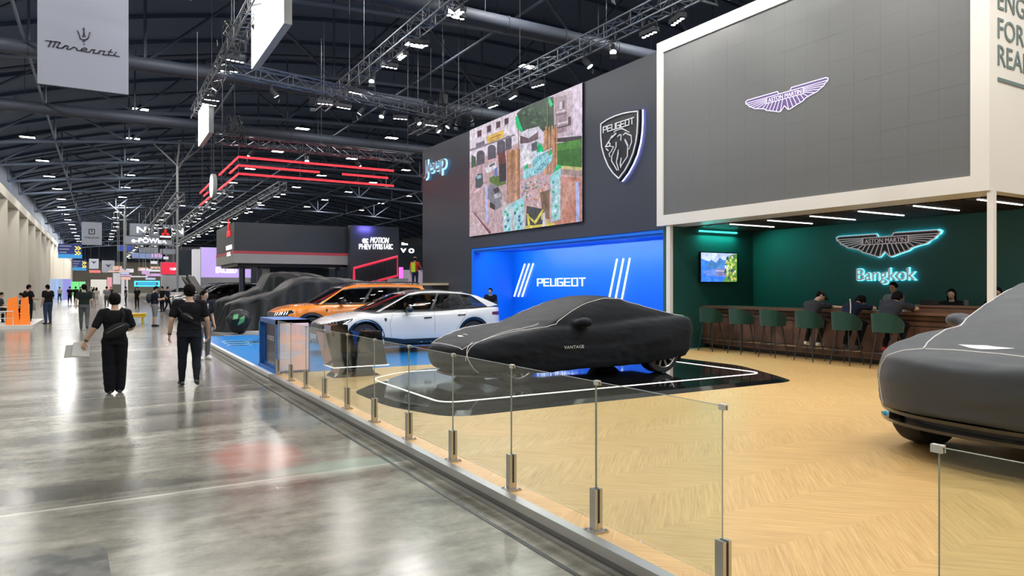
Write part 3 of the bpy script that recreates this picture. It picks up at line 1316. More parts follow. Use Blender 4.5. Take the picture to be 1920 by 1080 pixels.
# ================================================================ dark wall of the middle stand with screen, shield and recess
PX_ = 12.5
graphite = mat('graphite_wall', (.042, .051, .070), .42)
rec_blue = mat('recess_blue', (.0, .20, .95), .45)
mb = MB()
mb.box((PX_, 13.11, 3.2), (16.0, 24.2, 7.85))
mb.box((PX_, 24.2, 0), (16.0, 28.95, 7.85))
structure(mb.build('wall_graphite', graphite), 'graphite wall over the blue recess')
mb = MB()
mb.box((14.3, 13.11, .0), (14.5, 24.2, 3.2))
mb.box((PX_ + .02, 24.0, .0), (14.3, 24.199, 3.2))
mb.box((PX_ + .02, 13.11, .0), (14.3, 13.25, 3.2))
mb.box((PX_ + .02, 13.25, 3.1), (14.3, 24.0, 3.199))
structure(mb.build('wall_blue_recess', rec_blue), 'bright blue recess wall')
# added housing under the recess head; its light brightens the back wall
mb = MB()
mb.box((12.56, 13.4, 3.03), (12.66, 23.9, 3.095))
wo = tag(mb.build('added_recess_housing', rec_blue), 'slim blue housing of an added light under the head of the blue recess', 'light')
area('added_recess_light', (12.72, 18.6, 3.05), (.06, 10), 120, (0, math.radians(-62), 0), (.92, .97, 1))
# lettering and slashes on the blue wall
XW = 14.3
def stroke_word(word, p0, p1, h0, nrm_face, m, parent, w=.05, depth=.03, gap=.28):
    """square technical capitals between two points of a wall; x runs p0 -> p1"""
    G = {'P': [[(0, 0), (0, 1), (1, 1), (1, .45), (.25, .45)]], 'E': [[(1, 1), (0, 1), (0, 0), (1, 0)], [(.1, .5), (.9, .5)]], 'U': [[(0, 1), (0, 0), (1, 0), (1, 1)]],
         'G': [[(1, 1), (0, 1), (0, 0), (1, 0), (1, .48), (.5, .48)]], 'O': [[(0, 0), (0, 1), (1, 1), (1, 0), (0, 0)]], 'T': [[(0, 1), (1, 1)], [(.5, 1), (.5, 0)]]}
    p0, p1 = Vector(p0), Vector(p1)
    n = len(word)
    u = p1 - p0
    cell = 1.0 / (n + (n - 1) * gap)
    for i, ch in enumerate(word):
        mb = MB()
        for st in G[ch]:
            pts = [p0 + u * ((i * (1 + gap) + x) * cell) + Vector((0, 0, y * h0)) for x, y in st]
            mb.ribbon(pts, w, nrm_face, depth)
        mb.build('letter', m, parent)


wl = glow('white_letter', (.9, .95, 1), 1.6)
g0, g1 = at(1009, 536, X=XW), at(1098, 535, X=XW)
ps = empty('wall_lettering', (0, 0, 0), 0, 'white lit maker name in the middle of the blue recess wall', 'sign')
stroke_word('PEUGEOT', Vector((XW - .01, g0.y, g0.z)), Vector((XW - .01, g1.y, g0.z)), .26, (-1, 0, 0), wl, ps, .034, gap=.4)
for side, xs in (('left', ((964, 984), (971.5, 992), (979, 1000))), ('right', ((1142, 1157), (1154, 1169), (1166, 1181)))):
    r = empty('slanted_light_bars', (0, 0, 0), 0, 'three slanted white light bars %s of the wall lettering' % side, 'light', 'slanted light bar sets on the blue wall')
    for (xb, xt) in xs:
        yb, yt = (557, 506) if side == 'left' else (557, 498)
        a, b2 = at(xb, yb, X=XW - .032), at(xt, yt, X=XW - .032)
        a.z, b2.z = (1.32, 2.6)
        mb = MB()
        mb.tube([a, b2], .028, 8)
        mb.build('light_tube', wl, r)
a = at(1235, 540, X=13.0)
mb = MB()
mb.box((13.05, 13.255, .5), (13.4, 13.32, 2.55))
tag(mb.build('niche_panel', mat('deep_blue', (.005, .04, .45), .4)), 'tall dark blue niche panel at the right end of the recess', 'panel')
mb = MB()
mb.box((13.0, 13.26, .5), (13.05, 13.33, 2.55))
tag(mb.build('vertical_light', strip_glow), 'tall white light line beside the dark blue niche panel', 'light')

# picture screen on the graphite wall
y0, y1 = at(883, 340, X=PX_).y, at(1095, 300, X=PX_).y
SCX = PX_ - .06
vs = empty('video_screen', (0, 0, 0), 0, 'bright video wall showing an aerial street view with a cyan banner gate', 'screen')
mb = MB()
mb.box((SCX, y1, 3.66), (PX_ - .001, y0, 7.84))
mb.build('housing', black_plastic, vs)
pm = MB()
_d = [0]


def pic(pts, c, flat=True):
    """a patch of the shown picture, traced on the screen plane"""
    _d[0] += 1
    Z = SCX - .0006 * _d[0]
    P = [at(x, y, X=SCX) for x, y in pts]
    P = [Vector((SCX - .0008 - .00012 * _d[0], max(y1 + .01, min(y0 - .01, p.y)), max(3.67, min(7.83, p.z)))) for p in P]
    pm.v += P
    n = len(pm.v)
    pm.f.append(list(range(n - len(P), n)))
    pm.m.append(0)
    pm.c.append(c)


TL, TR, BR, BL = (883, 240), (1096, 157), (1096, 418), (883, 444)
pic([(870, 150), (1110, 120), (1110, 440), (870, 470)], (.62, .42, .45))
# zoomed tracing frame: region 880..1110 x 150..450 at 3.6x
Z3 = lambda *q: [(880 + x / 3.6, 150 + y / 3.6) for x, y in q]
pic(Z3((320, 0), (800, -40), (800, 430), (590, 430), (330, 420)), (.74, .62, .78))
pic(Z3((0, 340), (345, 195), (345, 420), (0, 560)), (.78, .70, .80))
pic(Z3((320, 225), (360, 190), (520, 120), (570, 110), (575, 330), (500, 350), (470, 320), (350, 350)), (.035, .075, .045))
for _ in range(40):
    x, y = random.uniform(350, 520), random.uniform(170, 300)
    pic(Z3((x, y), (x + 14, y - 14), (x + 20, y + 10)), random.choice([(.05, .14, .06), (.02, .04, .03), (.09, .19, .09)]))
for x, y in ((55, 345), (120, 312), (182, 285), (238, 262)):
    pic(Z3((x, y), (x + 28, y - 10), (x + 28, y + 34), (x, y + 44)), (.10, .03, .05))
    pic(Z3((x - 4, y + 46), (x + 32, y + 36), (x + 32, y + 44), (x - 4, y + 54)), (.5, .42, .5))
pic(Z3((120, 380), (235, 335), (235, 385), (120, 438)), (.80, .50, .10))
pic(Z3((140, 392), (215, 364), (215, 372), (140, 400)), (.45, .2, .05))
pic(Z3((145, 410), (210, 384), (210, 390), (145, 418)), (.5, .25, .05))
for x in (50, 125, 188, 245):
    w = 55 if x < 200 else 42
    y = 480 - (x - 50) * .52
    arc = [(x + w / 2 - w / 2 * math.cos(t), y + 20 - 24 * math.sin(t)) for t in [PI * k / 8 for k in range(9)]]
    pic(Z3(*arc, (x + w, y + 85), (x, y + 100)), (.10, .09, .13))
pic(Z3((15, 505), (45, 520), (48, 600), (15, 620)), (.06, .13, .08))
pic(Z3((47, 430), (105, 408), (105, 440), (47, 462)), (.16, .14, .2))
pic(Z3((0, 470), (310, 365), (310, 375), (0, 485)), (.25, .2, .28))
# street
pic(Z3((0, 600), (110, 560), (260, 520), (300, 560), (260, 1080), (0, 1080)), (.56, .40, .44))
pic(Z3((0, 1000), (60, 900), (140, 1040), (130, 1080), (0, 1080)), (.62, .47, .52))
pic(Z3((18, 880), (40, 900), (150, 1030), (135, 1040)), (.25, .06, .1))
pic(Z3((25, 760), (120, 700), (118, 705), (25, 770)), (.75, .6, .66))
pic(Z3((140, 660), (180, 640), (240, 660), (250, 700), (190, 720), (140, 690)), (.10, .20, .05))
pic(Z3((195, 500), (240, 480), (250, 560), (200, 580)), (.16, .05, .05))
pic(Z3((200, 570), (250, 560), (250, 680), (205, 690)), (.035, .04, .05))
pic(Z3((170, 590), (190, 585), (190, 650), (172, 655)), (.12, .22, .55))
# cars in the street
pic(Z3((108, 600), (135, 570), (180, 548), (185, 590), (130, 628), (112, 625)), (.78, .76, .84))
pic(Z3((135, 575), (172, 556), (174, 570), (140, 590)), (.12, .12, .18))
pic(Z3((42, 665), (60, 632), (90, 632), (95, 700), (78, 728), (45, 728)), (.05, .10, .12))
pic(Z3((52, 645), (82, 640), (84, 662), (52, 668)), (.25, .5, .6))
pic(Z3((122, 720), (150, 700), (195, 715), (222, 760), (222, 850), (180, 880), (130, 800)), (.22, .23, .28))
pic(Z3((160, 738), (195, 722), (208, 750), (175, 768)), (.05, .05, .07))
pic(Z3((165, 775), (215, 765), (215, 790), (175, 800)), (.55, .55, .62))
pic(Z3((140, 820), (175, 845), (175, 880), (140, 860)), (.04, .04, .05))
# right buildings, hedge and square
pic(Z3((570, 90), (700, 60), (700, 370), (575, 390)), (.56, .44, .52))
pic(Z3((575, 120), (660, 100), (660, 350), (590, 360)), (.36, .25, .30))
for k, (x, y, w, h) in enumerate(((610, 150, 16, 50), (632, 140, 14, 55), (590, 215, 60, 10), (590, 235, 70, 8), (600, 290, 85, 14), (592, 320, 90, 10), (640, 70, 60, 12), (668, 250, 20, 60))):
    pic(Z3((x, y), (x + w, y - w * .25), (x + w, y + h - w * .25), (x, y + h)), (.09, .06, .09) if k % 2 else (.72, .62, .72))
pic(Z3((575, 395), (780, 370), (780, 410), (580, 420)), (.06, .05, .06))
pic(Z3((585, 430), (780, 392), (780, 590), (590, 580)), (.045, .17, .035))
pic(Z3((585, 430), (780, 392), (780, 450), (590, 480)), (.08, .26, .05))
pic(Z3((590, 575), (780, 585), (780, 606), (600, 598)), (.55, .5, .2))
pic(Z3((600, 600), (780, 606), (780, 650), (610, 640)), (.38, .27, .27))
pic(Z3((600, 650), (780, 655), (780, 1000), (560, 1000)), (.55, .24, .19))
pic(Z3((640, 700), (730, 680), (700, 800), (620, 900)), (.62, .33, .28))
for k in range(6):
    x = 622 + k * 11
    pic(Z3((x, 640), (x + 5, 638), (x + 5, 690), (x, 694)), (.8, .45, .42))
# pavilion roof
pic(Z3((338, 370), (385, 335), (475, 312), (470, 400), (405, 430), (340, 440)), (.70, .66, .76))
pic(Z3((345, 375), (405, 395), (405, 425), (345, 430)), (.13, .08, .1))
pic(Z3((405, 395), (468, 345), (466, 398), (405, 425)), (.19, .12, .14))
pic(Z3((345, 440), (470, 405), (465, 520), (345, 600)), (.66, .62, .74))
pic(Z3((355, 500), (380, 430), (400, 480), (425, 470), (430, 560), (350, 580)), (.84, .82, .9))
pic(Z3((420, 430), (462, 415), (462, 470), (425, 485)), (.12, .11, .15))
# bundles of wooden posts
for (x0, x1, ty, by, sl) in ((255, 345, 480, 840, -8), (505, 598, 330, 640, -18)):
    n = 9
    for k in range(n):
        xa = x0 + (x1 - x0) * k / n
        xb = x0 + (x1 - x0) * (k + 1) / n
        c = random.choice([(.55, .27, .12), (.40, .19, .09), (.66, .36, .19), (.30, .14, .07)])
        t = ty + random.uniform(-18, 18) + sl * k / n
        pic(Z3((xa, t), (xb, t - 3), (xb - 2, by + random.uniform(-10, 10)), (xa + 2, by)), c)
pic(Z3((330, 300), (334, 300), (338, 480), (333, 480)), (.25, .12, .08))
pic(Z3((530, 150), (535, 150), (532, 340), (526, 340)), (.25, .15, .1))
for q in (((312, 240), (330, 250), (368, 348), (345, 346), (318, 315)), ((535, 122), (548, 125), (570, 165), (552, 185), (540, 165)), ((470, 415), (500, 455), (510, 490), (455, 495)), ((372, 590), (398, 560), (402, 620), (378, 630)), ((540, 490), (560, 465), (562, 515), (542, 525)), ((598, 570), (625, 575), (618, 605), (575, 640), (562, 635))):
    pic(Z3(*q), (.0, .55, .20))
# cyan banner with blue lettering blobs
pic(Z3((358, 660), (380, 600), (430, 590), (425, 550), (450, 490), (520, 480), (545, 510), (565, 500), (562, 540), (520, 590), (480, 630), (420, 650), (385, 672)), (.35, .72, .80))
for s, (xa, ya), (xb, yb), h in (('CARAVAN', (430, 590), (520, 500), 44), ('KHONG', (440, 645), (535, 565), 42)):
    tm = text_mb(s, 1, None, .001)
    w0 = min(p.x for p in tm.v)
    w1 = max(p.x for p in tm.v)
    for f in tm.f:
        P = [tm.v[i] for i in f]
        if all(abs(p.y) < 1e-6 for p in P):
            pts = []
            for p in P:
                t = (p.x - w0) / (w1 - w0)
                pts.append((xa + (xb - xa) * t + 2, ya + (yb - ya) * t - p.z * h))
            d0 = _d[0]
            pic(Z3(*pts), (.02, .12, .30))
            _d[0] = d0
    _d[0] += 1
pic(Z3((345, 560), (560, 458), (560, 466), (345, 570)), (.75, .72, .8))
pic(Z3((355, 700), (545, 650), (550, 670), (355, 720)), (.55, .42, .5))
for _ in range(70):
    x, y = random.uniform(350, 545), random.uniform(680, 850)
    s = random.uniform(5, 12)
    pic(Z3((x, y), (x + s, y - 3), (x + s, y + s * 1.4), (x, y + s * 1.5)), random.choice([(.6, .12, .12), (.5, .5, .6), (.7, .55, .15), (.1, .2, .5), (.55, .3, .4), (.1, .3, .12), (.8, .7, .75)]))
# lower banner stands
for (x0, x1, ty, by) in ((228, 290, 870, 1080), (292, 375, 830, 1080), (552, 620, 640, 960)):
    pic(Z3((x0, ty), (x1, ty - 45), (x1, by - 20), (x0 + 8, by)), (.42, .68, .76))
    for k in range(9):
        y = ty + 15 + k * (by - ty - 30) / 9
        x = random.uniform(x0 + 8, x1 - 22)
        pic(Z3((x, y), (x + 16, y - 8), (x + 14, y + 12), (x + 2, y + 14)), random.choice([(.0, .42, .30), (.03, .18, .4), (.7, .85, .9), (.0, .5, .2)]))
for q in (((292, 850), (370, 795), (375, 830), (300, 875)), ((550, 660), (622, 610), (622, 640), (560, 690))):
    pic(Z3(*q), (.30, .70, .78))
for k in range(4):
    pic(Z3((218, 810 + k * 16), (300, 865 + k * 16), (300, 870 + k * 16), (218, 816 + k * 16)), (.72, .66, .7))
for (x0, x1, ty, by) in ((112, 128, 720, 960), (722, 745, 690, 960)):
    pic(Z3((x0, ty), (x1, ty - 6), (x1 + 4, by), (x0 + 4, by)), (.45, .50, .85))
# dark car and yellow frame in the foreground
pic(Z3((392, 850), (500, 870), (500, 990), (385, 985)), (.06, .07, .08))
pic(Z3((480, 760), (548, 740), (545, 940), (505, 930)), (.22, .14, .09))
for q in (((390, 985), (580, 965), (580, 985), (388, 1010)), ((392, 900), (405, 905), (415, 980), (400, 985)), ((440, 960), (500, 870), (508, 880), (455, 970)), ((395, 905), (455, 960), (450, 975), (395, 918)), ((490, 885), (498, 880), (498, 940), (490, 945)), ((510, 940), (580, 975), (575, 985), (505, 955))):
    pic(Z3(*q), (.72, .62, .10))
pic(Z3((500, 900), (515, 890), (520, 990), (500, 992)), (.7, .68, .75))
scr_glow = attr_glow('video_picture', .95)
nv = len(pm.v)
pm.build('picture', scr_glow, vs)

# shield with the lion
shx = PX_ - .16
sh = empty('lion_shield', (0, 0, 0), 0, 'big black shield sign with a silver lion head and violet edge glow', 'sign')
ZS = lambda *q: [at(1110 + x / 6.965, 195 + y / 6.965, X=shx) for x, y in q]
outline = ZS((118, 262), (200, 205), (300, 158), (400, 125), (500, 105), (600, 95), (600, 230), (592, 380), (575, 500), (540, 640), (490, 760), (430, 870), (352, 972), (280, 905), (215, 810), (165, 690), (130, 560), (118, 420))
cen = sum(outline, Vector()) / len(outline)
big = [cen + (p - cen) * 1.07 for p in outline]
mb = MB()
mb.prism([p + Vector((.02, 0, 0)) for p in big], (.08, 0, 0))
mb.build('body', mat('shield_black', (.012, .013, .02), .3), sh)
mb = MB()
mb.prism([cen + (p - cen) * 1.075 + Vector((.10, 0, 0)) for p in outline], (.045, 0, 0))
mb.build('edge_light', glow('violet_edge', (.35, .38, 1.0), 6), sh)
silver = mat('silver_line', (.75, .76, .80), .35, .3, emit=(.75, .78, .85), estr=.25)
mb = MB()
mb.ribbon([p for p in outline], .034, (-1, 0, 0), .02, closed=True)
mb.build('rim', silver, sh)
mb = MB()
NL = (-1, 0, 0)
for q, w in ((((290, 372), (305, 350), (395, 325), (490, 368)), .03), (((315, 352), (395, 318), (445, 345)), .035), (((262, 440), (315, 385)), .06), (((222, 500), (262, 415)), .03), (((182, 555), (230, 480)), .05),
             (((180, 560), (240, 548)), .05), (((190, 585), (215, 610)), .045), (((240, 550), (285, 560), (255, 620), (225, 650), (238, 690)), .032), (((338, 425), (365, 400), (385, 405), (378, 475)), .035),
             (((412, 405), (440, 375), (515, 412), (520, 500), (485, 590)), .032), (((440, 380), (510, 410)), .055), (((432, 462), (462, 530), (470, 560), (465, 685), (375, 820)), .035), (((440, 480), (468, 540)), .07),
             (((318, 500), (318, 560), (262, 680), (258, 740), (330, 865)), .035), (((348, 600), (322, 760), (352, 865)), .032), (((345, 640), (330, 720)), .055), (((385, 705), (372, 790), (378, 830)), .04), (((225, 505), (240, 520), (232, 545)), .05)):
    mb.ribbon(ZS(*q), w * .62, NL, .018)
mb.build('lion_head', silver, sh)
w0, w1 = at(1110 + 150 / 6.965, 250, X=shx), at(1110 + 555 / 6.965, 225, X=shx)
zz = w0.z - .02
b0, b1 = ZS((150, 352), (548, 232))
stroke_word('PEUGEOT', Vector((shx, b0.y, (b0.z + b1.z) / 2 - .05)), Vector((shx, b1.y, (b0.z + b1.z) / 2 - .05)), .16, (-1, 0, 0), silver, sh, .026, .018, .3)

# the other maker name at the far end of the wall
j0, j1 = at(802, 322, X=PX_), at(841, 318, X=PX_)
jp = empty('wall_name_sign', (PX_ - .02, (j0.y + j1.y) / 2, at(820, 322, X=PX_).z), 0, 'silver raised name with blue glow on the far end of the graphite wall', 'sign')
sign_text('lettering', 'Jeep', (-.10, 0, 0), '-X', .62, mat('sign_silver', (.6, .66, .7), .3, .5), jp, width=j0.y - j1.y, depth=.08, bold=.0)
sign_text('halo_letters', 'Jeep', (-.03, 0, -.02), '-X', .66, glow('ice_halo', (.25, .6, 1), 2), jp, width=(j0.y - j1.y) * 1.04, depth=.03, bold=.02)

# shelves and counter at the end wall
wood_pale = mat('pale_wood', (.62, .50, .30), .45)
for i, z in enumerate((1.77, 1.33)):
    mb = MB()
    mb.box((11.6, 26.2, z), (12.49, 27.9, z + .09))
    tag(mb.build('wall_shelf', wood_pale), 'pale wooden wall shelf behind the white car, %s one' % ('upper' if i == 0 else 'lower'), 'shelf', 'pale shelves on the graphite wall')
mb = MB()
mb.box((12.0, 24.9, ZD), (12.48, 26.1, 1.52))
tag(mb.build('side_cabinet', mat('grey_cabinet', (.28, .29, .29), .5)), 'grey cabinet against the wall left of the blue recess', 'cabinet')

# blue kiosk at the corner of the stand
ko = empty('blue_kiosk', (3.03, 13.72, ZD), 0, 'waist-high blue display kiosk with a frosted front painted with pinkish reflections', 'kiosk')
kb = mat('kiosk_blue', (.03, .17, .55), .3)
mb = MB()
mb.box((-.30, -.80, 0), (.30, -.72, .96))
mb.box((-.30, .72, 0), (.30, .80, .96))
mb.box((-.22, -.72, 0), (.22, .72, .9))
mb.box((-.30, -.80, .88), (.30, .80, .96))
mb.box((-.30, -.8, 0), (.30, .8, .05))
mb.build('body', kb, ko)
mb = MB()
mb.box((-.225, -.6, .10), (-.215, .6, .84))
mb.build('niche', mat('deep_navy', (.008, .02, .07), .2), ko)
stroke_word('PEUGEOT', (-.23, .3, .55), (-.23, -.3, .55), .07, (-1, 0, 0), mat('soft_white', (.7, .72, .75), .4), ko, .012, .004)
fm = mat('frosted_painted_reflection', (.62, .62, .72), .12, coat=.5)  # pink and orange glow painted in for warm lights reflected on the front
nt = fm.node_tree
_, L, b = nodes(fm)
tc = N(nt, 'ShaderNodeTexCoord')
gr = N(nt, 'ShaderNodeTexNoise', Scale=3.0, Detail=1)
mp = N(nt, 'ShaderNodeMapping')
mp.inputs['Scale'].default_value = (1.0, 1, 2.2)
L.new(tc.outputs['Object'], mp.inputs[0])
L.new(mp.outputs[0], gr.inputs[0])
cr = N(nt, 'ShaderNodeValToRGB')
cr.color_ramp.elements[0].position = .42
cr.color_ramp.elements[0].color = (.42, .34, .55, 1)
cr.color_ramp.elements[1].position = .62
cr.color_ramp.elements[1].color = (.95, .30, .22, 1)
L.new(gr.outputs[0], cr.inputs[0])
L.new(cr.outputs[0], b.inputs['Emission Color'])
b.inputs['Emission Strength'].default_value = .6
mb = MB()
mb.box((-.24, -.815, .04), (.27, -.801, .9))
mb.build('frosted_front', fm, ko)
# floor graphic on the blue deck
fg = empty('floor_lettering', (0, 0, 0), 0, 'pale blue lettering printed on the blue deck beside the aisle', 'floor graphic')
pal = mat('pale_blue_print', (.45, .75, .9), .3)
a, b2 = at(420, 642, z=ZD), at(466, 648, z=ZD)
for k, (px0, py0, px1, py1) in enumerate(((420, 641, 462, 639.5), (424, 644, 466, 643.5), (430, 647.5, 470, 647), (466, 640, 486, 644))):
    p, q = at(px0, py0, z=ZD + .002), at(px1, py1, z=ZD + .002)
    mb = MB()
    n = 7
    for j in range(n):
        s0, s1 = p.lerp(q, j / n), p.lerp(q, (j + .72) / n)
        mb.ribbon([s0, s1], .16, (0, 0, 1), .002)
        mb.ribbon([s0 + Vector((.03, .22, 0)), s1 + Vector((-.05, .22, 0))], .08, (0, 0, 1), .002)
    mb.build('letter_row', pal, fg)
# ================================================================ cars
def interp(tab, x):
    if x <= tab[0][0]:
        return tab[0][1]
    for (x0, y0), (x1, y1) in zip(tab, tab[1:]):
        if x <= x1:
            t = (x - x0) / (x1 - x0)
            t = t * t * (3 - 2 * t) * .35 + t * .65
            return y0 + (y1 - y0) * t
    return tab[-1][1]


def body_fn(sp):
    """returns (section function) x in 0..L -> list of half-profile points (y,z) from bottom edge to centre top"""
    L_, W = sp['L'], sp['W'] / 2

    def half(x):
        n = sp.get('sq', 3.2)
        a = sp.get('nose_r', .62)
        b = sp.get('tail_r', .55)
        if x < a:
            t = 1 - x / a
            w = (1 - t ** n) ** (1 / n) if t < 1 else 0
        elif x > L_ - b:
            t = 1 - (L_ - x) / b
            w = (1 - t ** n) ** (1 / n) if t < 1 else 0
        else:
            w = 1
        return W * max(w, .0) * interp(sp['plan'], x)

    def lo(x, arch_on=True):
        z = interp(sp['sill'], x)
        if arch_on:
            for ax in sp['axles']:
                d = abs(x - ax)
                R = sp['arch']
                if d < R:
                    z = max(z, sp['wr'] + math.sqrt(R * R - d * d))
        return z

    def section(x, arch_on=True, cloth=False):
        w = half(x)
        zl = lo(x, arch_on)
        zs = interp(sp['shoulder'], x)
        zt = interp(sp['deck'], x)
        zl = min(zl, zs - .03)
        pts = []
        prof = sp.get('side', [(0, .955), (.12, .985), (.3, 1.0), (.5, 1.0), (.7, .985), (.85, .965), (.95, .93), (1.0, .885)])
        for t, k in prof:
            z = zl + (zs - zl) * t
            flare = 0
            for ax in sp['axles']:
                flare = max(flare, math.exp(-((x - ax) / .42) ** 2) * math.exp(-((z - .62) / .25) ** 2))
            pts.append((w * (k + sp.get('flare', .03) * flare), z))
        y0 = pts[-1][0]
        for k in (.86, .66, .42, .2, 0):
            q = 1 - (k ** 2.2)
            pts.append((y0 * k, zs + (zt - zs) * (q ** .8)))
        return pts

    def rake(x, z):
        f = 0
        for (k, tab) in (('nose_rake', 0), ('tail_rake', 1)):
            if k in sp:
                r = interp(sp[k], z)
                if tab == 0:
                    f += r * math.exp(-(x / .45) ** 2)
                else:
                    f -= r * math.exp(-((sp['L'] - x) / .4) ** 2)
        return f
    return section, rake, half


def stations(sp, fine=.045):
    L_ = sp['L']
    xs = []
    x = 0
    xs = [0, .004, .012, .025, .045, .07, .10, .14, .18, .23, .28]
    x = .33
    while x < L_ - .3:
        xs.append(x)
        x += fine
    for ax in sp['axles']:
        for s in (-1, 1):
            for d in (.0, .012, .03):
                xs.append(ax + s * (sp['arch'] - d))
    xs += [L_ - q for q in (.28, .22, .17, .13, .09, .06, .035, .018, .006, 0)]
    return sorted(set(round(q, 4) for q in xs))


def body_mb(sp, closed=False, arch_on=True):
    sec, rake, half = body_fn(sp)
    xs = stations(sp)
    rows = []
    for x in xs:
        h = sec(x, arch_on)
        if closed:
            h = [(0, h[0][1]), (h[0][0] * .6, h[0][1])] + h
        full = [(-y, z) for y, z in h] + [(y, z) for y, z in h[::-1][1:]]
        rows.append([Vector((x + rake(x, z), y, z)) for y, z in full])
    mb = MB()
    n = len(rows[0])
    vs = [p for r in rows for p in r]
    fs = []
    for i in range(len(rows) - 1):
        for j in range(n - 1):
            a, b = i * n + j, (i + 1) * n + j
            fs.append((a, a + 1, b + 1, b))
    mb.add(vs, fs)
    if closed:
        mb.f.append([i for i in range(n)])
        mb.m.append(0)
        mb.c.append(None)
        mb.f.append([(len(rows) - 1) * n + i for i in range(n)][::-1])
        mb.m.append(0)
        mb.c.append(None)
    return mb


def house_pts(sp):
    g = sp['house']

    def base(u, s=1):
        x = g['b0'] + (g['b1'] - g['b0']) * u
        return Vector((x, s * interp(g['bw'], u), interp(g['bz'], u)))

    def rail(u, s=1):
        x = g['r0'] + (g['r1'] - g['r0']) * u
        return Vector((x, s * interp(g['rw'], u), interp(g['rz'], u)))
    return base, rail


def house_mb(sp, closed=False):
    """greenhouse: materials 0 paint, 1 glass, 2 black"""
    g = sp['house']
    base, rail = house_pts(sp)
    mb = MB()
    NU, NV = 80, 8
    bul = g.get('bulge', .035)

    def side(s):
        def f(u, v):
            p = base(u, s).lerp(rail(u, s), v)
            p.y += s * bul * math.sin(PI * v) * .8
            return p
        return f
    pil = g.get('pillars', [])

    def sm(u, v):
        if v > g.get('vtop', .88) or u < g.get('a', .055) or u > g.get('c', .93):
            return 0
        for (u0, u1) in pil:
            if u0 < u < u1:
                return 2
        if v < .07 or v > g.get('vtop', .88) - .06:
            return 2
        return 1
    NU2 = 80
    for s in (1, -1):
        mb.grid(side(s), NU2, 14, mfn=sm)

    def roof(u, v):
        a, b = rail(u, 1), rail(u, -1)
        p = a.lerp(b, v)
        p.z += g.get('crown', .06) * (1 - (2 * v - 1) ** 2) * (1 if closed or True else 1) * min(1, 6 * u + .35, 6 * (1 - u) + .35)
        return p
    rm = 2 if g.get('black_roof') else 0
    mb.grid(roof, NU, 24, mfn=lambda u, v: 0 if (v < .07 or v > .93) else rm)

    def screen(u_end, bow):
        def f(v, t):       # v across, t from base to rail
            a = base(u_end, 1).lerp(rail(u_end, 1), t)
            b = base(u_end, -1).lerp(rail(u_end, -1), t)
            a.y += bul * math.sin(PI * t) * .8
            b.y -= bul * math.sin(PI * t) * .8
            p = a.lerp(b, v)
            k = 1 - (2 * v - 1) ** 2
            p.x += (-1 if u_end == 0 else 1) * bow * k * (1 - t)
            p.z += g.get('crown', .06) * k * t * .35
            return p
        return f
    wm = lambda v, t: 1 if (.055 < v < .945 and .05 < t < .95) else 2
    mb.grid(screen(0, g.get('bow0', .16)), 24, 14, mfn=wm)
    rmf = (lambda v, t: 1 if (.09 < v < .91 and .08 < t < .9) else 0)
    mb.grid(screen(1, g.get('bow1', .10)), 24, 14, mfn=rmf)
    if closed:
        lowz = min(base(0).z, base(1).z) - .3
        ring = []
        for i in range(NU2 + 1):
            ring.append(base(i / NU2, 1))
        f1 = screen(1, g.get('bow1', .1))
        ring += [f1(v / 24, 0) for v in range(1, 24)]
        ring += [base(1 - i / NU2, -1) for i in range(NU2 + 1)]
        f0 = screen(0, g.get('bow0', .16))
        ring += [f0(1 - v / 24, 0) for v in range(1, 24)]
        n = len(ring)
        vs = ring + [Vector((p.x, p.y * .98, lowz)) for p in ring]
        mb.add(vs, [(i, (i + 1) % n, n + (i + 1) % n, n + i) for i in range(n)] + [tuple(range(n, 2 * n))])
    return mb


def wheel_objs(r, w, parent, loc, side, spokes=5, rim_m=None, dark=None, style=0):
    """wheel with axis along y; side=-1 faces -y"""
    wh = bpy.data.objects.new('wheel', None)
    COL.objects.link(wh)
    wh.parent = parent
    wh.location = loc
    if side > 0:
        wh.rotation_euler = (0, 0, PI)
    R = Matrix.Rotation(PI / 2, 4, 'X')      # local z -> -y
    mb = MB()
    mb.lathe([(r * .70, -w / 2 + .02), (r * .72, w / 2 - .01), (r * .80, w / 2 + .0), (r * .93, w / 2 - .005), (r * .985, w / 2 - .03), (r, w / 2 - .06), (r, -w / 2 + .05), (r * .97, -w / 2 + .01), (r * .7, -w / 2 + .02)], R, 40)
    mb.build('tyre', rubber, wh, auto=35)
    mb = MB()
    mb.lathe([(r * .69, -w / 2), (r * .69, w / 2 - .005), (r * .72, w / 2 + .004), (r * .735, w / 2 - .01)], R, 40)
    h = w / 2 - .03
    for k in range(spokes):
        a = 2 * PI * k / spokes
        for off in ((-.10, .10) if style == 0 else (0,)):
            a2 = a + off * .9
            wd = r * (.045 if style == 0 else .10)
            p0 = Vector((math.cos(a) * r * .12, math.sin(a) * r * .12, h + .004))
            p1 = Vector((math.cos(a2 + off) * r * .70, math.sin(a2 + off) * r * .70, h + .02))
            mb2 = MB()
            mb2.ribbon([p0, p1], wd, (0, 0, 1), -.03)
            mb.add([R @ p for p in mb2.v], mb2.f)
    mb.lathe([(0, h + .02), (r * .10, h + .02), (r * .16, h), (r * .16, h - .04)], R, 20)
    mb.build('rim', rim_m or mat('rim_silver', (.5, .5, .52), .25, .9), wh, auto=35)
    mb = MB()
    mb.lathe([(0, -w / 2 + .03), (r * .67, -w / 2 + .03), (r * .67, -w / 2 + .01), (0, -w / 2 + .01)], R, 28)
    mb.lathe([(r * .18, -.02), (r * .5, -.02), (r * .5, -.0), (r * .18, -.0)], R, 28)
    mb.build('brake_disc', dark or mat('brake_dark', (.03, .03, .033), .5, .3), wh)
    return wh


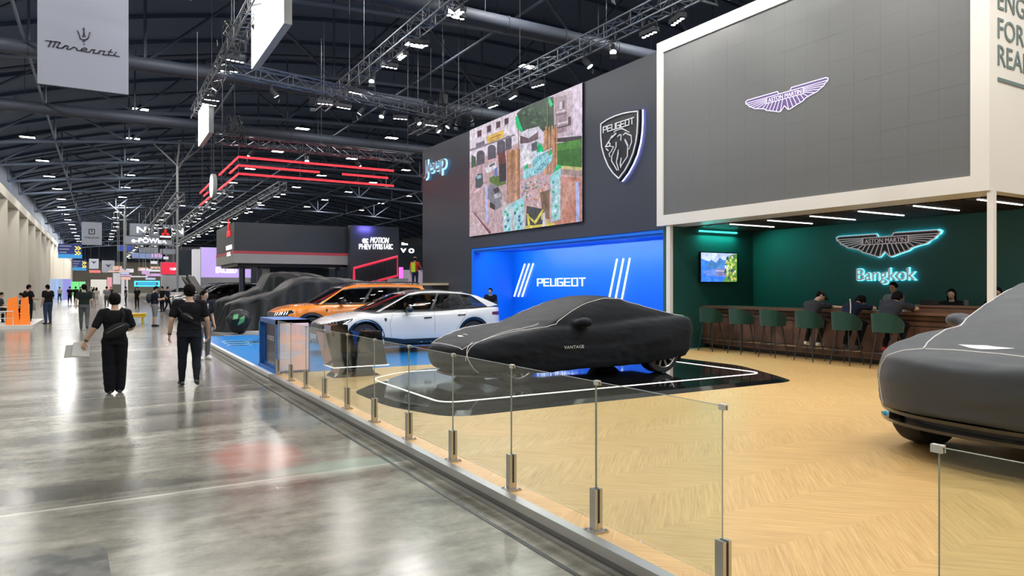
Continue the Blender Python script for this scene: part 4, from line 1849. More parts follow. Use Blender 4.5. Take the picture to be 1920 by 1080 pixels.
def surf(objs):
    """one BVH over meshes given in the same local frame"""
    vs, fs = [], []
    for o in objs:
        k = len(vs)
        vs += [v.co.copy() for v in o.data.vertices]
        fs += [[i + k for i in p.vertices] for p in o.data.polygons]
    return BVHTree.FromPolygons(vs, fs)


def patch(bvh, poly, plane, dirn, off=.004, cut=.05, far=3.0, thick=.0):
    """a thin skin laid on the body: poly in 2-D ('xz' from the side, 'yz' from the end, 'xy' from above)"""
    bm = bmesh.new()
    m3 = {'xz': lambda a, b: Vector((a, 0, b)), 'yz': lambda a, b: Vector((0, a, b)), 'xy': lambda a, b: Vector((a, b, 0))}[plane]
    vs = [bm.verts.new(m3(*p)) for p in poly]
    bm.faces.new(vs)
    bmesh.ops.triangulate(bm, faces=bm.faces[:])
    for _ in range(5):
        es = [e for e in bm.edges if e.calc_length() > cut]
        if not es:
            break
        bmesh.ops.subdivide_edges(bm, edges=es, cuts=1)
        bmesh.ops.triangulate(bm, faces=[f for f in bm.faces if len(f.verts) > 3])
    d = Vector(dirn).normalized()
    miss = []
    for v in bm.verts:
        o = v.co - d * far
        h, n, i, dist = bvh.ray_cast(o, d)
        if h is None:
            h, n, i, dist = bvh.find_nearest(v.co)
            if h is None:
                miss.append(v)
                continue
            v.co = h - d * off
        else:
            v.co = h - d * off
    for v in miss:
        bm.verts.remove(v)
    mb = MB()
    bm.verts.index_update()
    pts = [v.co.copy() for v in bm.verts]
    mb.add(pts, [[v.index for v in f.verts] for f in bm.faces])
    bm.free()
    return mb


def seam(bvh, pts, plane, dirn, r=.005, off=.002, far=3.0, n=14):
    m3 = {'xz': lambda a, b: Vector((a, 0, b)), 'yz': lambda a, b: Vector((0, a, b)), 'xy': lambda a, b: Vector((a, b, 0))}[plane]
    d = Vector(dirn).normalized()
    out = []
    for (a, b) in zip(pts, pts[1:]):
        for k in range(n):
            t = k / n
            p = m3(a[0] + (b[0] - a[0]) * t, a[1] + (b[1] - a[1]) * t)
            h, _, _, _ = bvh.ray_cast(p - d * far, d)
            if h is not None:
                out.append(h - d * off)
    mb = MB()
    if len(out) > 1:
        mb.tube(out, r, 5)
    return mb


car_glass = glass_mat('car_glass', (.22, .25, .26), 1.0)
led_drl = glow('headlight_glow', (.95, .97, 1), 1.5)

# ---- fastback crossover and tall suv share one builder
def make_car(name, sp, paint, label, loc, rz=0.0, style='fastback'):
    car = empty(name, loc, rz, label, 'car', None)
    tub = body_mb(sp).build('body', paint, car, auto=50)
    gl = MATS['car_glass']
    blk = mat('trim_black', (.012, .012, .014), .25)
    hm = house_mb(sp)
    hs = hm.build('cabin', [paint, gl, blk], car, auto=45)
    W = sp['W'] / 2
    wr = sp['wr']
    L_ = sp['L']
    # floor, wheel housings, interior
    mb = MB()
    mb.box((sp['axles'][0] + .5, -W + .12, .17), (sp['axles'][1] - .5, W - .12, .45))
    mb.box((.35, -W + .34, .2), (L_ - .35, W - .34, .62))
    mb.build('underbody', mat('underbody', (.012, .012, .013), .8), car)
    g = sp['house']
    mb = MB()
    zb = interp(g['bz'], .4)
    for x in (g['r0'] + .15, g['r0'] + 1.05):
        for y in (-.38, .38):
            M = Matrix.Translation((x, y, zb - .15))
            mb.ball((x, y, zb - .02), (.10, .22, .32), 12)
            mb.ball((x + .04, y, zb + .27), (.06, .13, .09), 10)
    mb.build('seat', mat('seat_dark', (.05, .05, .055), .7), car, smooth=True)
    mb = MB()
    mb.tube([(g['b0'] + .55, -.38 + .18 * math.cos(t), zb + .02 + .17 * math.sin(t)) for t in [2 * PI * k / 20 for k in range(20)]], .016, 6, closed=True)
    mb.build('steering_wheel', blk, car)
    bv = surf([tub])
    # arches and sills in black cladding
    if sp.get('clad', True):
        for ax in sp['axles']:
            for s in (-1, 1):
                mb = MB()
                n = 24
                R = sp['arch']
                inn, outp = [], []
                for k in range(n + 1):
                    t = PI * (.02 + .96 * k / n)
                    for rr, lst in ((R - .015, inn), (R + sp.get('clad_w', .055), outp)):
                        x, z = ax + rr * math.cos(t), wr + rr * math.sin(t)
                        h, nn, i, dd = bv.ray_cast(Vector((x, s * 3, max(z, .28) + .0)), Vector((0, -s, 0)))
                        y = h.y if (h is not None and abs(h.y) > W * .7) else s * W * .97
                        lst.append(Vector((x, y + s * .008, z)))
                vs = inn + outp + [Vector((p.x, p.y - s * .09, p.z)) for p in inn]
                m_ = n + 1
                mb.add(vs, [(i, i + 1, m_ + i + 1, m_ + i) for i in range(n)] + [(i, i + 1, 2 * m_ + i + 1, 2 * m_ + i) for i in range(n)])
                mb.build('wheel_arch', blk, car, auto=60)
        for s in (-1, 1):
            x0, x1 = sp['axles'][0] + sp['arch'] + .02, sp['axles'][1] - sp['arch'] - .02
            mb = patch(bv, [(x0, interp(sp['sill'], x0)), (x1, interp(sp['sill'], x1)), (x1 + .02, .40), (x1 - .5, .335), (x0 + .5, .335), (x0 - .02, .40)], 'xz', (0, -s, 0), .008)
            mb.build('sill', blk, car, smooth=True)
    for s in (-1, 1):
        mb = MB()
        for line in sp['doors']:
            q = seam(bv, line, 'xz', (0, -s, 0), .0035, -.001)
            mb.add(q.v, q.f)
        mb.build('door_gap', blk, car)
        for hx, hz in sp['handles']:
            q = patch(bv, [(hx, hz), (hx + .2, hz + .012), (hx + .2, hz + .045), (hx, hz + .035)], 'xz', (0, -s, 0), .012)
            q.build('door_handle', blk, car)
        # mirror
        mx, mz = sp['mirror']
        mb = MB()
        mb.ball((mx, s * (W + .06), mz), (.10, .115, .075), 14)
        mb.tube([(mx - .02, s * (W - .16), mz - .05), (mx, s * (W), mz - .03)], .025, 8)
        mb.build('mirror', blk if sp.get('black_mirror', True) else paint, car, smooth=True)
        for (ax) in sp['axles']:
            wheel_objs(wr, .235, car, (ax, s * (W - .135), wr), s, spokes=5, rim_m=mat('rim_dark', (.32, .32, .33), .3, .8))
    # the front
    F = (1, 0, 0)
    for s in (-1, 1):
        hl = patch(bv, [(s * y, z) for y, z in sp['lamp']], 'yz', F, .006, .04)
        hl.build('headlight', mat('lamp_black', (.02, .022, .028), .08, coat=.8), car, smooth=True)
        sl = patch(bv, sp['lamp_side'], 'xz', (0, -s, 0), .006, .04)
        sl.build('headlight', mat('lamp_black'), car, smooth=True)
        for poly in sp['drl_side']:
            q = patch(bv, poly, 'xz', (0, -s, 0), .010, .03)
            q.build('daylight_strip', led_drl if sp.get('drl_on', True) else white_paint, car, smooth=True)
        for poly in sp['drl']:
            q = patch(bv, [(s * y, z) for y, z in poly], 'yz', F, .010, .03)
            q.build('daylight_strip', led_drl if sp.get('drl_on', True) else white_paint, car, smooth=True)
    gr = patch(bv, sp['grille'], 'yz', F, .006, .05)
    gr.build('grille', mat('grille_mesh', (.06, .06, .065), .35, .4), car, smooth=True)
    mb = MB()
    for k in range(sp.get('bars', 6)):
        z = sp['gz0'] + (sp['gz1'] - sp['gz0']) * (k + .5) / sp.get('bars', 6)
        q = seam(bv, [(-sp['gw'], z), (sp['gw'], z)], 'yz', F, .006, .010)
        mb.add(q.v, q.f)
    mb.build('grille_bar', mat('grille_chrome', (.45, .44, .43), .3, .8), car)
    q = patch(bv, [(-sp['gw'] * 1.15, .22), (sp['gw'] * 1.15, .22), (sp['gw'] * 1.05, .36), (-sp['gw'] * 1.05, .36)], 'yz', F, .008, .05)
    q.build('lower_intake', blk, car, smooth=True)
    h, _, _, _ = bv.ray_cast(Vector((-2, 0, .45)), Vector((1, 0, 0)))
    xf = h.x if h else 0
    mb = MB()
    mb.box((xf - .025, -.26, .36), (xf - .012, .26, .47))
    mb.build('number_plate', mat('plate_white', (.75, .76, .8), .4), car)
    # badge on the fender, tail lamps
    for s in (-1, 1):
        q = patch(bv, [(sp['L'] - .42, .86), (sp['L'] - .05, .84), (sp['L'] - .04, .95), (sp['L'] - .42, .93)], 'xz', (0, -s, 0), .006, .04)
        q.build('tail_light', mat('tail_red', (.12, .01, .015), .12, coat=.5), car, smooth=True)
        bx, bz = sp['fender_badge']
        q = patch(bv, [(bx - .03, bz + .04), (bx + .03, bz + .04), (bx + .03, bz - .01), (bx, bz - .05), (bx - .03, bz - .01)], 'xz', (0, -s, 0), .006, .03)
        q.build('fender_badge', blk, car)
    q = patch(bv, [(-.62, .80), (.62, .80), (.62, .84), (-.62, .84)], 'yz', (-1, 0, 0), .006, .05)
    q.build('tail_strip', blk, car, smooth=True)
    # lower edge of windscreen
    return car, tub, hs


FB = dict(L=4.69, W=1.85, wr=.36, arch=.405, axles=(.93, 3.72), sq=3.0, nose_r=.70, tail_r=.55,
          plan=[(0, .96), (1.0, 1.0), (3.6, 1.0), (4.69, .93)],
          sill=[(0, .24), (.5, .22), (1.3, .23), (3.3, .25), (4.3, .30), (4.69, .36)],
          shoulder=[(0, .70), (.3, .80), (.9, .90), (1.5, .955), (2.6, .97), (3.6, 1.01), (4.3, 1.04), (4.69, 1.03)],
          deck=[(0, .74), (.25, .86), (.7, .94), (1.25, 1.00), (1.5, 1.01), (3.5, 1.03), (4.3, 1.08), (4.69, 1.06)],
          nose_rake=[(.2, .05), (.45, .0), (.72, .02), (.85, .10), (1.0, .20)], tail_rake=[(.3, .10), (.6, 0), (.95, .0), (1.1, -.02)],
          house=dict(b0=1.22, b1=4.52, r0=2.12, r1=3.95, bw=[(0, .80), (.15, .83), (.5, .835), (.85, .78), (1, .70)], bz=[(0, .985), (.3, .975), (.7, 1.00), (.9, 1.06), (1, 1.10)],
                     rw=[(0, .60), (.4, .63), (1, .56)], rz=[(0, 1.40), (.2, 1.445), (.45, 1.455), (.75, 1.42), (1, 1.345)], crown=.045, bulge=.03, a=.03, c=.90, vtop=.90, pillars=[(.395, .425), (.70, .715)], bow0=.22, bow1=.10, black_roof=True),
          doors=[[(1.62, .96), (1.52, .7), (1.55, .38)], [(2.66, .97), (2.66, .40)], [(3.55, 1.0), (3.42, .78), (3.24, .55), (3.2, .40)], [(1.3, .93), (1.62, .955)]],
          handles=[(2.38, .80), (3.28, .85)], mirror=(1.98, 1.03), fender_badge=(1.42, .80),
          lamp=[(.34, .70), (.55, .72), (.86, .76), (.88, .70), (.58, .66), (.36, .66)],
          lamp_side=[(.10, .63), (.3, .65), (.62, .80), (.66, .845), (.3, .78), (.08, .73)],
          drl=[[(.74, .66), (.78, .66), (.86, .36), (.82, .36)]],
          drl_side=[[(.56, .80), (.62, .825), (.36, .66), (.22, .42), (.18, .42), (.31, .66)]],
          grille=[(-.50, .40), (.50, .40), (.62, .66), (.30, .735), (-.30, .735), (-.62, .66)], gz0=.42, gz1=.72, gw=.50, bars=9)
white_car = mat('pearl_white_paint', (.74, .76, .78), .22, coat=.9)
c408, tub408, h408 = make_car('white_crossover_car', FB, white_car, 'white fastback crossover car with black roof on the blue deck', (4.27, 16.22, ZD))

SUV = dict(L=4.78, W=1.90, wr=.365, arch=.41, axles=(.93, 3.78), sq=3.2, nose_r=.62, tail_r=.5,
           plan=[(0, .97), (1.0, 1.0), (3.8, 1.0), (4.78, .95)],
           sill=[(0, .28), (.5, .26), (1.3, .27), (3.4, .28), (4.3, .34), (4.78, .40)],
           shoulder=[(0, .82), (.25, .94), (.9, 1.02), (1.4, 1.05), (2.6, 1.06), (3.8, 1.09), (4.78, 1.10)],
           deck=[(0, .88), (.22, 1.0), (.6, 1.06), (1.15, 1.10), (1.4, 1.11), (4.3, 1.12), (4.78, 1.12)],
           nose_rake=[(.25, .05), (.5, .0), (.85, .01), (1.0, .10)], tail_rake=[(.3, .08), (.6, 0), (1.1, 0)],
           house=dict(b0=1.15, b1=4.66, r0=1.95, r1=4.38, bw=[(0, .80), (.15, .84), (.5, .85), (1, .80)], bz=[(0, 1.07), (.3, 1.07), (.7, 1.09), (1, 1.12)],
                      rw=[(0, .62), (.4, .66), (1, .62)], rz=[(0, 1.55), (.2, 1.63), (.5, 1.65), (.85, 1.63), (1, 1.58)], crown=.05, bulge=.03, a=.03, c=.95, vtop=.88, pillars=[(.35, .38), (.66, .69)], bow0=.16, bow1=.06, black_roof=True),
           doors=[[(1.52, 1.04), (1.46, .7), (1.5, .38)], [(2.58, 1.05), (2.58, .40)], [(3.5, 1.08), (3.38, .78), (3.26, .5)], [(1.2, 1.0), (1.52, 1.04)]],
           handles=[(2.3, .90), (3.2, .93)], mirror=(1.82, 1.14), fender_badge=(1.36, .9),
           lamp=[(.40, .80), (.62, .84), (.86, .88), (.88, .76), (.60, .72), (.42, .74)],
           lamp_side=[(.06, .76), (.25, .78), (.46, .86), (.44, .93), (.2, .88), (.06, .84)],
           drl=[[(.46, .76), (.49, .76), (.54, .84), (.51, .84)], [(.56, .77), (.59, .77), (.64, .85), (.61, .85)], [(.66, .78), (.69, .78), (.74, .86), (.71, .86)]],
           drl_side=[[(.13, .79), (.15, .79), (.20, .87), (.18, .87)], [(.19, .79), (.21, .79), (.26, .88), (.24, .88)], [(.25, .80), (.27, .80), (.32, .89), (.30, .89)]],
           grille=[(-.62, .46), (.62, .46), (.66, .68), (.42, .86), (-.42, .86), (-.66, .68)], gz0=.48, gz1=.84, gw=.58, bars=8, clad_w=.075)
orange_car = mat('orange_paint', (.82, .22, .01), .24, coat=.9)
c5008, _, _ = make_car('orange_suv', SUV, orange_car, 'orange suv with black roof rails parked behind the white crossover', (4.12, 20.35, ZD))
for s in (-1, 1):
    mb = MB()
    mb.tube([(2.1, s * .70, 1.66), (2.2, s * .70, 1.70), (4.1, s * .68, 1.70), (4.25, s * .68, 1.66)], .02, 8)
    mb.build('roof_rail', mat('trim_black'), c5008)

# ---------------------------------------------------------------- fitted covers
cover_mat = mat('stretch_cover', (.009, .0115, .016), .6, sheen=.06, spec=.12)
noise_bump(cover_mat, 180, .12, .002, 2)
piping = mat('white_piping', (.75, .73, .72), .6)


def cover(name, sp, label, loc, rz, mat_, voxel=.028, hem=None, mirror=True, wr_amp=.012, seed=0, smooth=10, extra=None):
    r = empty(name, loc, rz, label, 'covered car', None)
    s2 = dict(sp)
    mb = body_mb(s2, closed=True, arch_on=False)
    hb = house_mb(sp, closed=True)
    mb.add(hb.v, hb.f)
    W = sp['W'] / 2
    if mirror:
        mx, mz = sp['mirror']
        for s in (-1, 1):
            mb.ball((mx, s * (W + .02), mz), (.11, .15, .085), 16)
            mb.ball((mx - .02, s * (W - .1), mz - .03), (.12, .16, .07), 16)
    if extra:
        extra(mb)
    hemf = sp['sill']

    def disp(p, n):
        a = 0
        q = Vector((p.x * 1.2 + seed, p.y * 1.2, p.z * 6.0))
        w1 = noise.noise(q)
        q2 = Vector((p.x * 4 + seed, p.y * 3, p.z * 14 + p.x * 3))
        w2 = noise.noise(q2)
        side = 1 - min(1, abs(n.z) * 1.3)
        low = max(0, min(1, (1.0 - p.z) / .6))
        a = side * low * (w1 * wr_amp * 1.2 + abs(w2) * wr_amp)
        # gathers running down behind the front wheel and towards the hem
        a += side * wr_amp * .9 * low * math.sin(p.x * 26 + 5 * p.z + 3 * w1) * max(0, noise.noise(Vector((p.x * .9 + seed, p.y, p.z * 1.1 + 4))))
        a += .4 * wr_amp * w2 * (1 - side)
        return p + n * a
    o = remeshed(mb, 'cover', mat_, voxel, smooth, r, disp)
    return r, o


VAN = dict(L=4.50, W=1.96, wr=.35, arch=.4, axles=(.88, 3.60), sq=2.7, nose_r=.85, tail_r=.40, flare=.06,
           plan=[(0, .94), (.9, 1.0), (1.7, .97), (2.6, .97), (3.5, 1.02), (4.5, .94)],
           sill=[(0, .20), (.7, .17), (1.4, .15), (2.2, .17), (3.1, .18), (3.6, .23), (4.1, .26), (4.5, .33)],
           shoulder=[(0, .56), (.3, .66), (.9, .80), (1.5, .86), (2.4, .88), (3.4, .95), (4.1, .97), (4.5, .94)],
           deck=[(0, .60), (.3, .72), (.8, .83), (1.4, .93), (1.8, .96), (3.6, 1.02), (4.2, 1.03), (4.42, 1.01), (4.5, .97)],
           nose_rake=[(.15, .10), (.35, .0), (.55, .03), (.7, .16), (.8, .2)], tail_rake=[(.3, .12), (.6, 0), (.95, -.02)],
           house=dict(b0=1.50, b1=4.34, r0=2.32, r1=3.25, bw=[(0, .80), (.3, .84), (.7, .80), (1, .66)], bz=[(0, .90), (.4, .88), (.8, .93), (1, .95)],
                      rw=[(0, .58), (.5, .60), (1, .54)], rz=[(0, 1.27), (.35, 1.325), (.7, 1.31), (1, 1.23)], crown=.04, bulge=.05, bow0=.30, bow1=.10),
           mirror=(2.02, .94))
van, van_c = cover('covered_coupe', VAN, 'low sports coupe under a fitted black cover with white piping on the black podium', (4.60, 10.12, ZD + .045), math.radians(-1.0), cover_mat, .026, wr_amp=.022, smooth=7)
van.scale = (1.085, 1.0, 1.0)
bv = surf([van_c])
pp_ = MB()
def addseam(pts, plane, d, r=.0055):
    q = seam(bv, pts, plane, d, r, .002)
    pp_.add(q.v, q.f)
for s in (-1, 1):
    # bonnet edge, pillar, roof rail, tail
    addseam([(.16, s * .60), (.45, s * .70), (.9, s * .78), (1.4, s * .80), (1.62, s * .80), (1.85, s * .73), (2.1, s * .66), (2.3, s * .61), (2.7, s * .59), (3.2, s * .56), (3.7, s * .57), (4.15, s * .60), (4.36, s * .60)], 'xy', (0, 0, -1))
    addseam([(s * .60, .66), (s * .66, .58), (s * .72, .45), (s * .76, .30), (s * .78, .2)], 'yz', (1, 0, 0))
    addseam([(s * .60, .92), (s * .66, .84), (s * .68, .7), (s * .70, .5), (s * .70, .38)], 'yz', (-1, 0, 0))
addseam([(.16, -.60), (.12, -.3), (.11, 0), (.12, .3), (.16, .6)], 'xy', (0, 0, -1))
pp_.build('piping', piping, van)
t = text_mb('VANTAGE', .05, .36, .001)
poly = MB()
for f in t.f:
    P = [t.v[i] for i in f]
    if all(abs(p.y) < 1e-6 for p in P):
        base_o = len(poly.v)
        for p in P:
            h, n, _, _ = bv.ray_cast(Vector((1.85 + p.x, -3, .52 + p.z)), Vector((0, 1, 0)))
            poly.v.append((h if h else Vector((p.x, -1, .5))) + Vector((0, -.004, 0)))
        poly.f.append(list(range(base_o, len(poly.v))))
        poly.m.append(0)
        poly.c.append(None)
poly.build('printed_name', mat('print_white', (.8, .8, .82), .5), van)
for k in (0,):
    q = patch(bv, [(.40, -.12), (.375, -.04), (.37, 0), (.375, .04), (.40, .12), (.415, .03), (.42, 0), (.415, -.03)], 'xy', (0, 0, -1), .004, .03)
    q.build('printed_wings', mat('print_white'), van)
    q = patch(bv, [(.47, -.08), (.485, -.08), (.485, .08), (.47, .08)], 'xy', (0, 0, -1), .004, .03)
    q.build('printed_word', mat('print_white'), van)
for ax in (.90, 3.62):
    for s in (-1, 1):
        wheel_objs(.35, .27, van, (ax, s * .80, .352), s, spokes=10, style=1, rim_m=mat('rim_dark'))
mb = MB()
mb.box((.35, -.7, .16), (4.2, .7, .32))
mb.build('underbody', mat('underbody'), van)
# lower splitter of the coupe
mb = MB()
mb.prism([(.10 + .55 * abs(y / .9) ** 2.6, y, .12) for y in [-.92 + .0766 * k for k in range(25)]] + [(.9, .92, .12), (.9, -.92, .12)], (0, 0, .03))
mb.build('splitter', black_gloss, van)

DBX = dict(L=5.04, W=2.04, wr=.39, arch=.43, axles=(.72, 3.95), sq=3.0, nose_r=.62, tail_r=.5, flare=.03,
           plan=[(0, .97), (1.0, 1.0), (4, 1.0), (5.04, .95)],
           sill=[(0, .41), (.3, .38), (.8, .30), (1.6, .30), (3.4, .30), (4.4, .40), (5.04, .45)],
           shoulder=[(0, .86), (.12, .95), (.35, 1.02), (.9, 1.09), (1.5, 1.12), (2.6, 1.12), (3.8, 1.14), (5.04, 1.12)],
           deck=[(0, .86), (.15, 1.0), (.45, 1.10), (.9, 1.19), (1.35, 1.25), (1.6, 1.26), (4.3, 1.2), (5.04, 1.14)],
           nose_rake=[(.2, .12), (.4, .03), (.75, .0), (.92, .02), (1.0, .12), (1.1, .28)], tail_rake=[(.3, .1), (.6, 0), (1.1, 0)],
           house=dict(b0=1.30, b1=4.85, r0=2.10, r1=4.1, bw=[(0, .84), (.15, .88), (.5, .88), (1, .80)], bz=[(0, 1.14), (.3, 1.12), (.7, 1.15), (1, 1.16)],
                      rw=[(0, .66), (.4, .68), (1, .62)], rz=[(0, 1.60), (.25, 1.68), (.5, 1.69), (.85, 1.63), (1, 1.56)], crown=.05, bulge=.05, bow0=.22, bow1=.1),
           mirror=(1.72, 1.20))
cover2 = mat('stretch_cover_grey', (.040, .048, .060), .5, sheen=.2, spec=.3)
noise_bump(cover2, 180, .12, .002, 2)
dbx_rz = -math.atan2(.094, .995)      # nose centre at (6.2, 3.1), heading almost square to the aisle
dbx, dbx_c = cover('covered_suv', DBX, 'tall suv under a fitted grey cover with white piping at the right edge', (6.22, 3.12, ZD), dbx_rz, cover2, .030, wr_amp=.020, seed=9, smooth=6)
bv = surf([dbx_c])
pp_ = MB()
for s in (-1, 1):
    addseam([(.27, s * .47), (.4, s * .52), (.8, s * .62), (1.2, s * .74), (1.45, s * .80), (1.7, s * .78), (2.0, s * .71), (2.3, s * .69), (3.0, s * .68), (4.0, s * .64)], 'xy', (0, 0, -1), .006)
    addseam([(s * .46, .99), (s * .62, .965), (s * .76, .90), (s * .83, .80), (s * .85, .68), (s * .83, .56), (s * .80, .43)], 'yz', (1, 0, 0), .006)
addseam([(-.46, .99), (-.2, 1.0), (.2, 1.0), (.46, .99)], 'yz', (1, 0, 0), .006)
pp_.build('piping', piping, dbx)
q = patch(bv, [(.40, -.24), (.35, -.10), (.33, 0), (.35, .10), (.40, .24), (.41, .08), (.42, 0), (.41, -.08)], 'xy', (0, 0, -1), .004, .03)
q.build('printed_wings', mat('print_white'), dbx)
for ax in (.80, 3.95):
    for s in (-1, 1):
        wheel_objs(.385, .30, dbx, (ax, s * .80, .388), s, spokes=10, style=1, rim_m=mat('rim_dark'))
mb = MB()
mb.box((.35, -.75, .22), (4.7, .75, .5))
mb.build('underbody', mat('underbody'), dbx)
def lip(z, t, x0, w, dx=.55):
    m = MB()
    m.prism([(x0 + dx * abs(y / w) ** 3.0, y, z) for y in [-w + 2 * w * k / 28 for k in range(29)]] + [(1.0, w, z), (1.0, -w, z)], (0, 0, t))
    return m
m1 = lip(.375, .03, .02, 1.03, .42)
m2 = lip(.29, .028, -.02, 1.0, .42)
m1.add(m2.v, m2.f)
m1.build('splitter', black_gloss, dbx)
mb = MB()
mb.prism([(.12 + .5 * abs(y / .93) ** 3.0, y, .32) for y in [-.93 + 1.86 * k / 28 for k in range(29)]] + [(.8, .93, .32), (.8, -.93, .32)], (0, 0, .14))
mb.build('lower_grille', mat('grille_mesh'), dbx)
# ================================================================ trusses, floods and hanging boxes over the stands
def flood(name='truss_flood'):
    r = empty(name, (0, 0, 0), 0, 'flood lamp with four bright lenses clamped under a lighting truss', 'lamp', 'flood lamps on the lighting trusses')
    mb = MB()
    mb.box((-.30, -.10, -.32), (.30, .10, -.20))
    for k in range(4):
        mb.cyl((-.225 + .15 * k, 0, -.32), (-.225 + .15 * k, 0, -.345), .06, .068, n=12)
    mb.build('housing', dark_steel, r)
    mb = MB()
    mb.tube([(-.31, 0, -.26), (-.31, 0, -.06), (.31, 0, -.06), (.31, 0, -.26)], .014, 6)
    mb.cyl((0, 0, -.06), (0, 0, .05), .02, n=6)
    mb.build('yoke', dark_steel, r)
    for k in range(4):
        mb = MB()
        mb.cyl((-.225 + .15 * k, 0, -.346), (-.225 + .15 * k, 0, -.350), .056, n=12)
        mb.build('lens', lamp_glow, r)
    return r


def spot():
    r = empty('stage_spotlight', (0, 0, 0), 0, 'black stage spotlight hanging from a lighting truss', 'lamp', 'stage spotlights on the lighting trusses')
    mb = MB()
    mb.cyl((0, 0, -.18), (.18, 0, -.42), .09, .12, n=14)
    mb.build('body', dark_steel, r)
    mb = MB()
    mb.tube([(0, -.13, -.25), (0, -.13, -.04), (0, .13, -.04), (0, .13, -.25)], .012, 6)
    mb.cyl((0, 0, -.04), (0, 0, .05), .018, n=6)
    mb.build('yoke', dark_steel, r)
    mb = MB()
    mb.cyl((.183, 0, -.424), (.187, 0, -.43), .10, n=14)
    mb.build('lens', glow('spot_lens', (.85, .92, 1), 3), r)
    for s in (-1, 1):
        mb = MB()
        M = Matrix.Translation((.20, 0, -.44)) @ Matrix.Rotation(math.radians(37), 4, 'Y')
        mb.add([M @ Vector(p) for p in ((s * .11, -.09, 0), (s * .11, .09, 0), (s * .17, .11, -.13), (s * .17, -.11, -.13))], [(0, 1, 2, 3)])
        mb.add([M @ Vector(p) for p in ((s * .113, -.09, 0), (s * .113, .09, 0), (s * .173, .11, -.13), (s * .173, -.11, -.13))], [(0, 1, 2, 3)])
        mb.build('barn_door', dark_steel, r)
    return r


TR = [((13.1, 11.5, 9.3), (13.1, 31.5, 9.3), 'steel lighting truss running above the graphite wall'),
      ((3.7, 26.0, 9.4), (13.4, 28.2, 9.4), 'steel lighting truss crossing from the white light box to the graphite wall'),
      ((3.9, 14.0, 9.9), (3.9, 36.0, 9.9), 'steel lighting truss carrying the two white light boxes'),
      ((4.2, 13.2, 9.6), (14.5, 13.2, 9.6), 'steel lighting truss crossing over the middle stand to the white frame'),
      ((7.6, -3.0, 9.0), (7.6, 12.5, 9.0), 'steel lighting truss over the front of the oak deck'),
      ((11.0, -3.0, 9.0), (11.0, 12.5, 9.0), 'steel lighting truss over the middle of the oak deck'),
      ((4.4, 33.2, 8.3), (13.8, 33.2, 8.3), 'steel lighting truss above the red neon frame'),
      ((8.6, 13.4, 9.9), (8.6, 31.5, 9.9), 'steel lighting truss over the white and orange cars')]
for a, b2, lab in TR:
    mb = MB()
    mb.truss(a, b2, .42, .03, .6)
    k = max(2, int((Vector(b2) - Vector(a)).length / 5))
    for i in range(k + 1):
        p = Vector(a).lerp(Vector(b2), min(.97, max(.03, i / k)))
        mb.cyl(p, (p.x, p.y, 13.6), .010, n=4)
    tag(mb.build('lighting_truss', truss_metal), lab, 'truss', 'lighting trusses over the stands')

f0 = flood()
FL = [(13.1, 13.5, 9.3, 0), (13.1, 14.6, 9.3, 0), (13.1, 20.3, 9.3, 1), (13.1, 22.0, 9.3, 1), (13.1, 23.5, 9.3, 0), (13.1, 28.5, 9.3, 0)]
FL += [(x, y, 9.0, 1) for x in (7.6, 11.0) for y in (-1.5, 1.2, 3.9, 6.6, 9.3, 12.0)]
FL += [(8.6, y, 9.9, 1) for y in (15.0, 17.6, 20.2, 22.8)]
FL += [(8.6, 26.5, 9.9, 0), (3.9, 15.2, 9.9, 0), (3.9, 24.8, 9.9, 1), (3.9, 26.1, 9.9, 0), (3.9, 30.5, 9.9, 0), (3.9, 31.3, 9.9, 0), (7.5, 26.85, 9.4, 0), (8.3, 27.05, 9.4, 0), (10.9, 27.6, 9.4, 0), (12.5, 28.0, 9.4, 0)]
for i, (x, y, z, on) in enumerate(FL):
    o = f0 if i == 0 else copy_tree(f0)
    o.location = (x, y, z - .26)
    o.rotation_euler = (0, 0, (i * 37 % 5 - 2) * .12 + (PI / 2 if x == 13.1 else 0))
    if on:
        area('flood_light', (0, 0, -.36), (.5, .2), FLOOD_W, (0, 0, 0), (1, .96, .9), parent=o)
# two floods that aim at the blue wall
for y in (16.5, 20.7):
    o = copy_tree(f0)
    o.location = (8.6, y + .9, 9.64)
    o.rotation_euler = (0, 0, PI / 2)
    area('wall_flood_light', (0, 0, -.36), (.4, .4), 420, (math.radians(38), 0, 0), (.95, .97, 1), parent=o)
s0 = spot()
SP = [(5.4, 26.4, 9.4), (7.0, 26.75, 9.4), (9.2, 27.25, 9.4), (10.1, 27.45, 9.4), (11.7, 27.8, 9.4), (3.9, 21.5, 9.9), (3.9, 23.2, 9.9), (3.9, 28.4, 9.9), (13.1, 16.2, 9.3), (13.1, 17.6, 9.3), (13.1, 25.6, 9.3), (13.1, 26.4, 9.3),
      (13.1, 27.2, 9.3), (8.6, 24.6, 9.9), (6.6, 13.2, 9.6), (8.2, 13.2, 9.6), (11.0, 13.2, 9.6), (6.0, 33.2, 8.3), (8.4, 33.2, 8.3), (10.8, 33.2, 8.3)]
for i, (x, y, z) in enumerate(SP):
    o = s0 if i == 0 else copy_tree(s0)
    o.location = (x, y, z - .26)
    o.rotation_euler = (0, 0, i * 1.3)

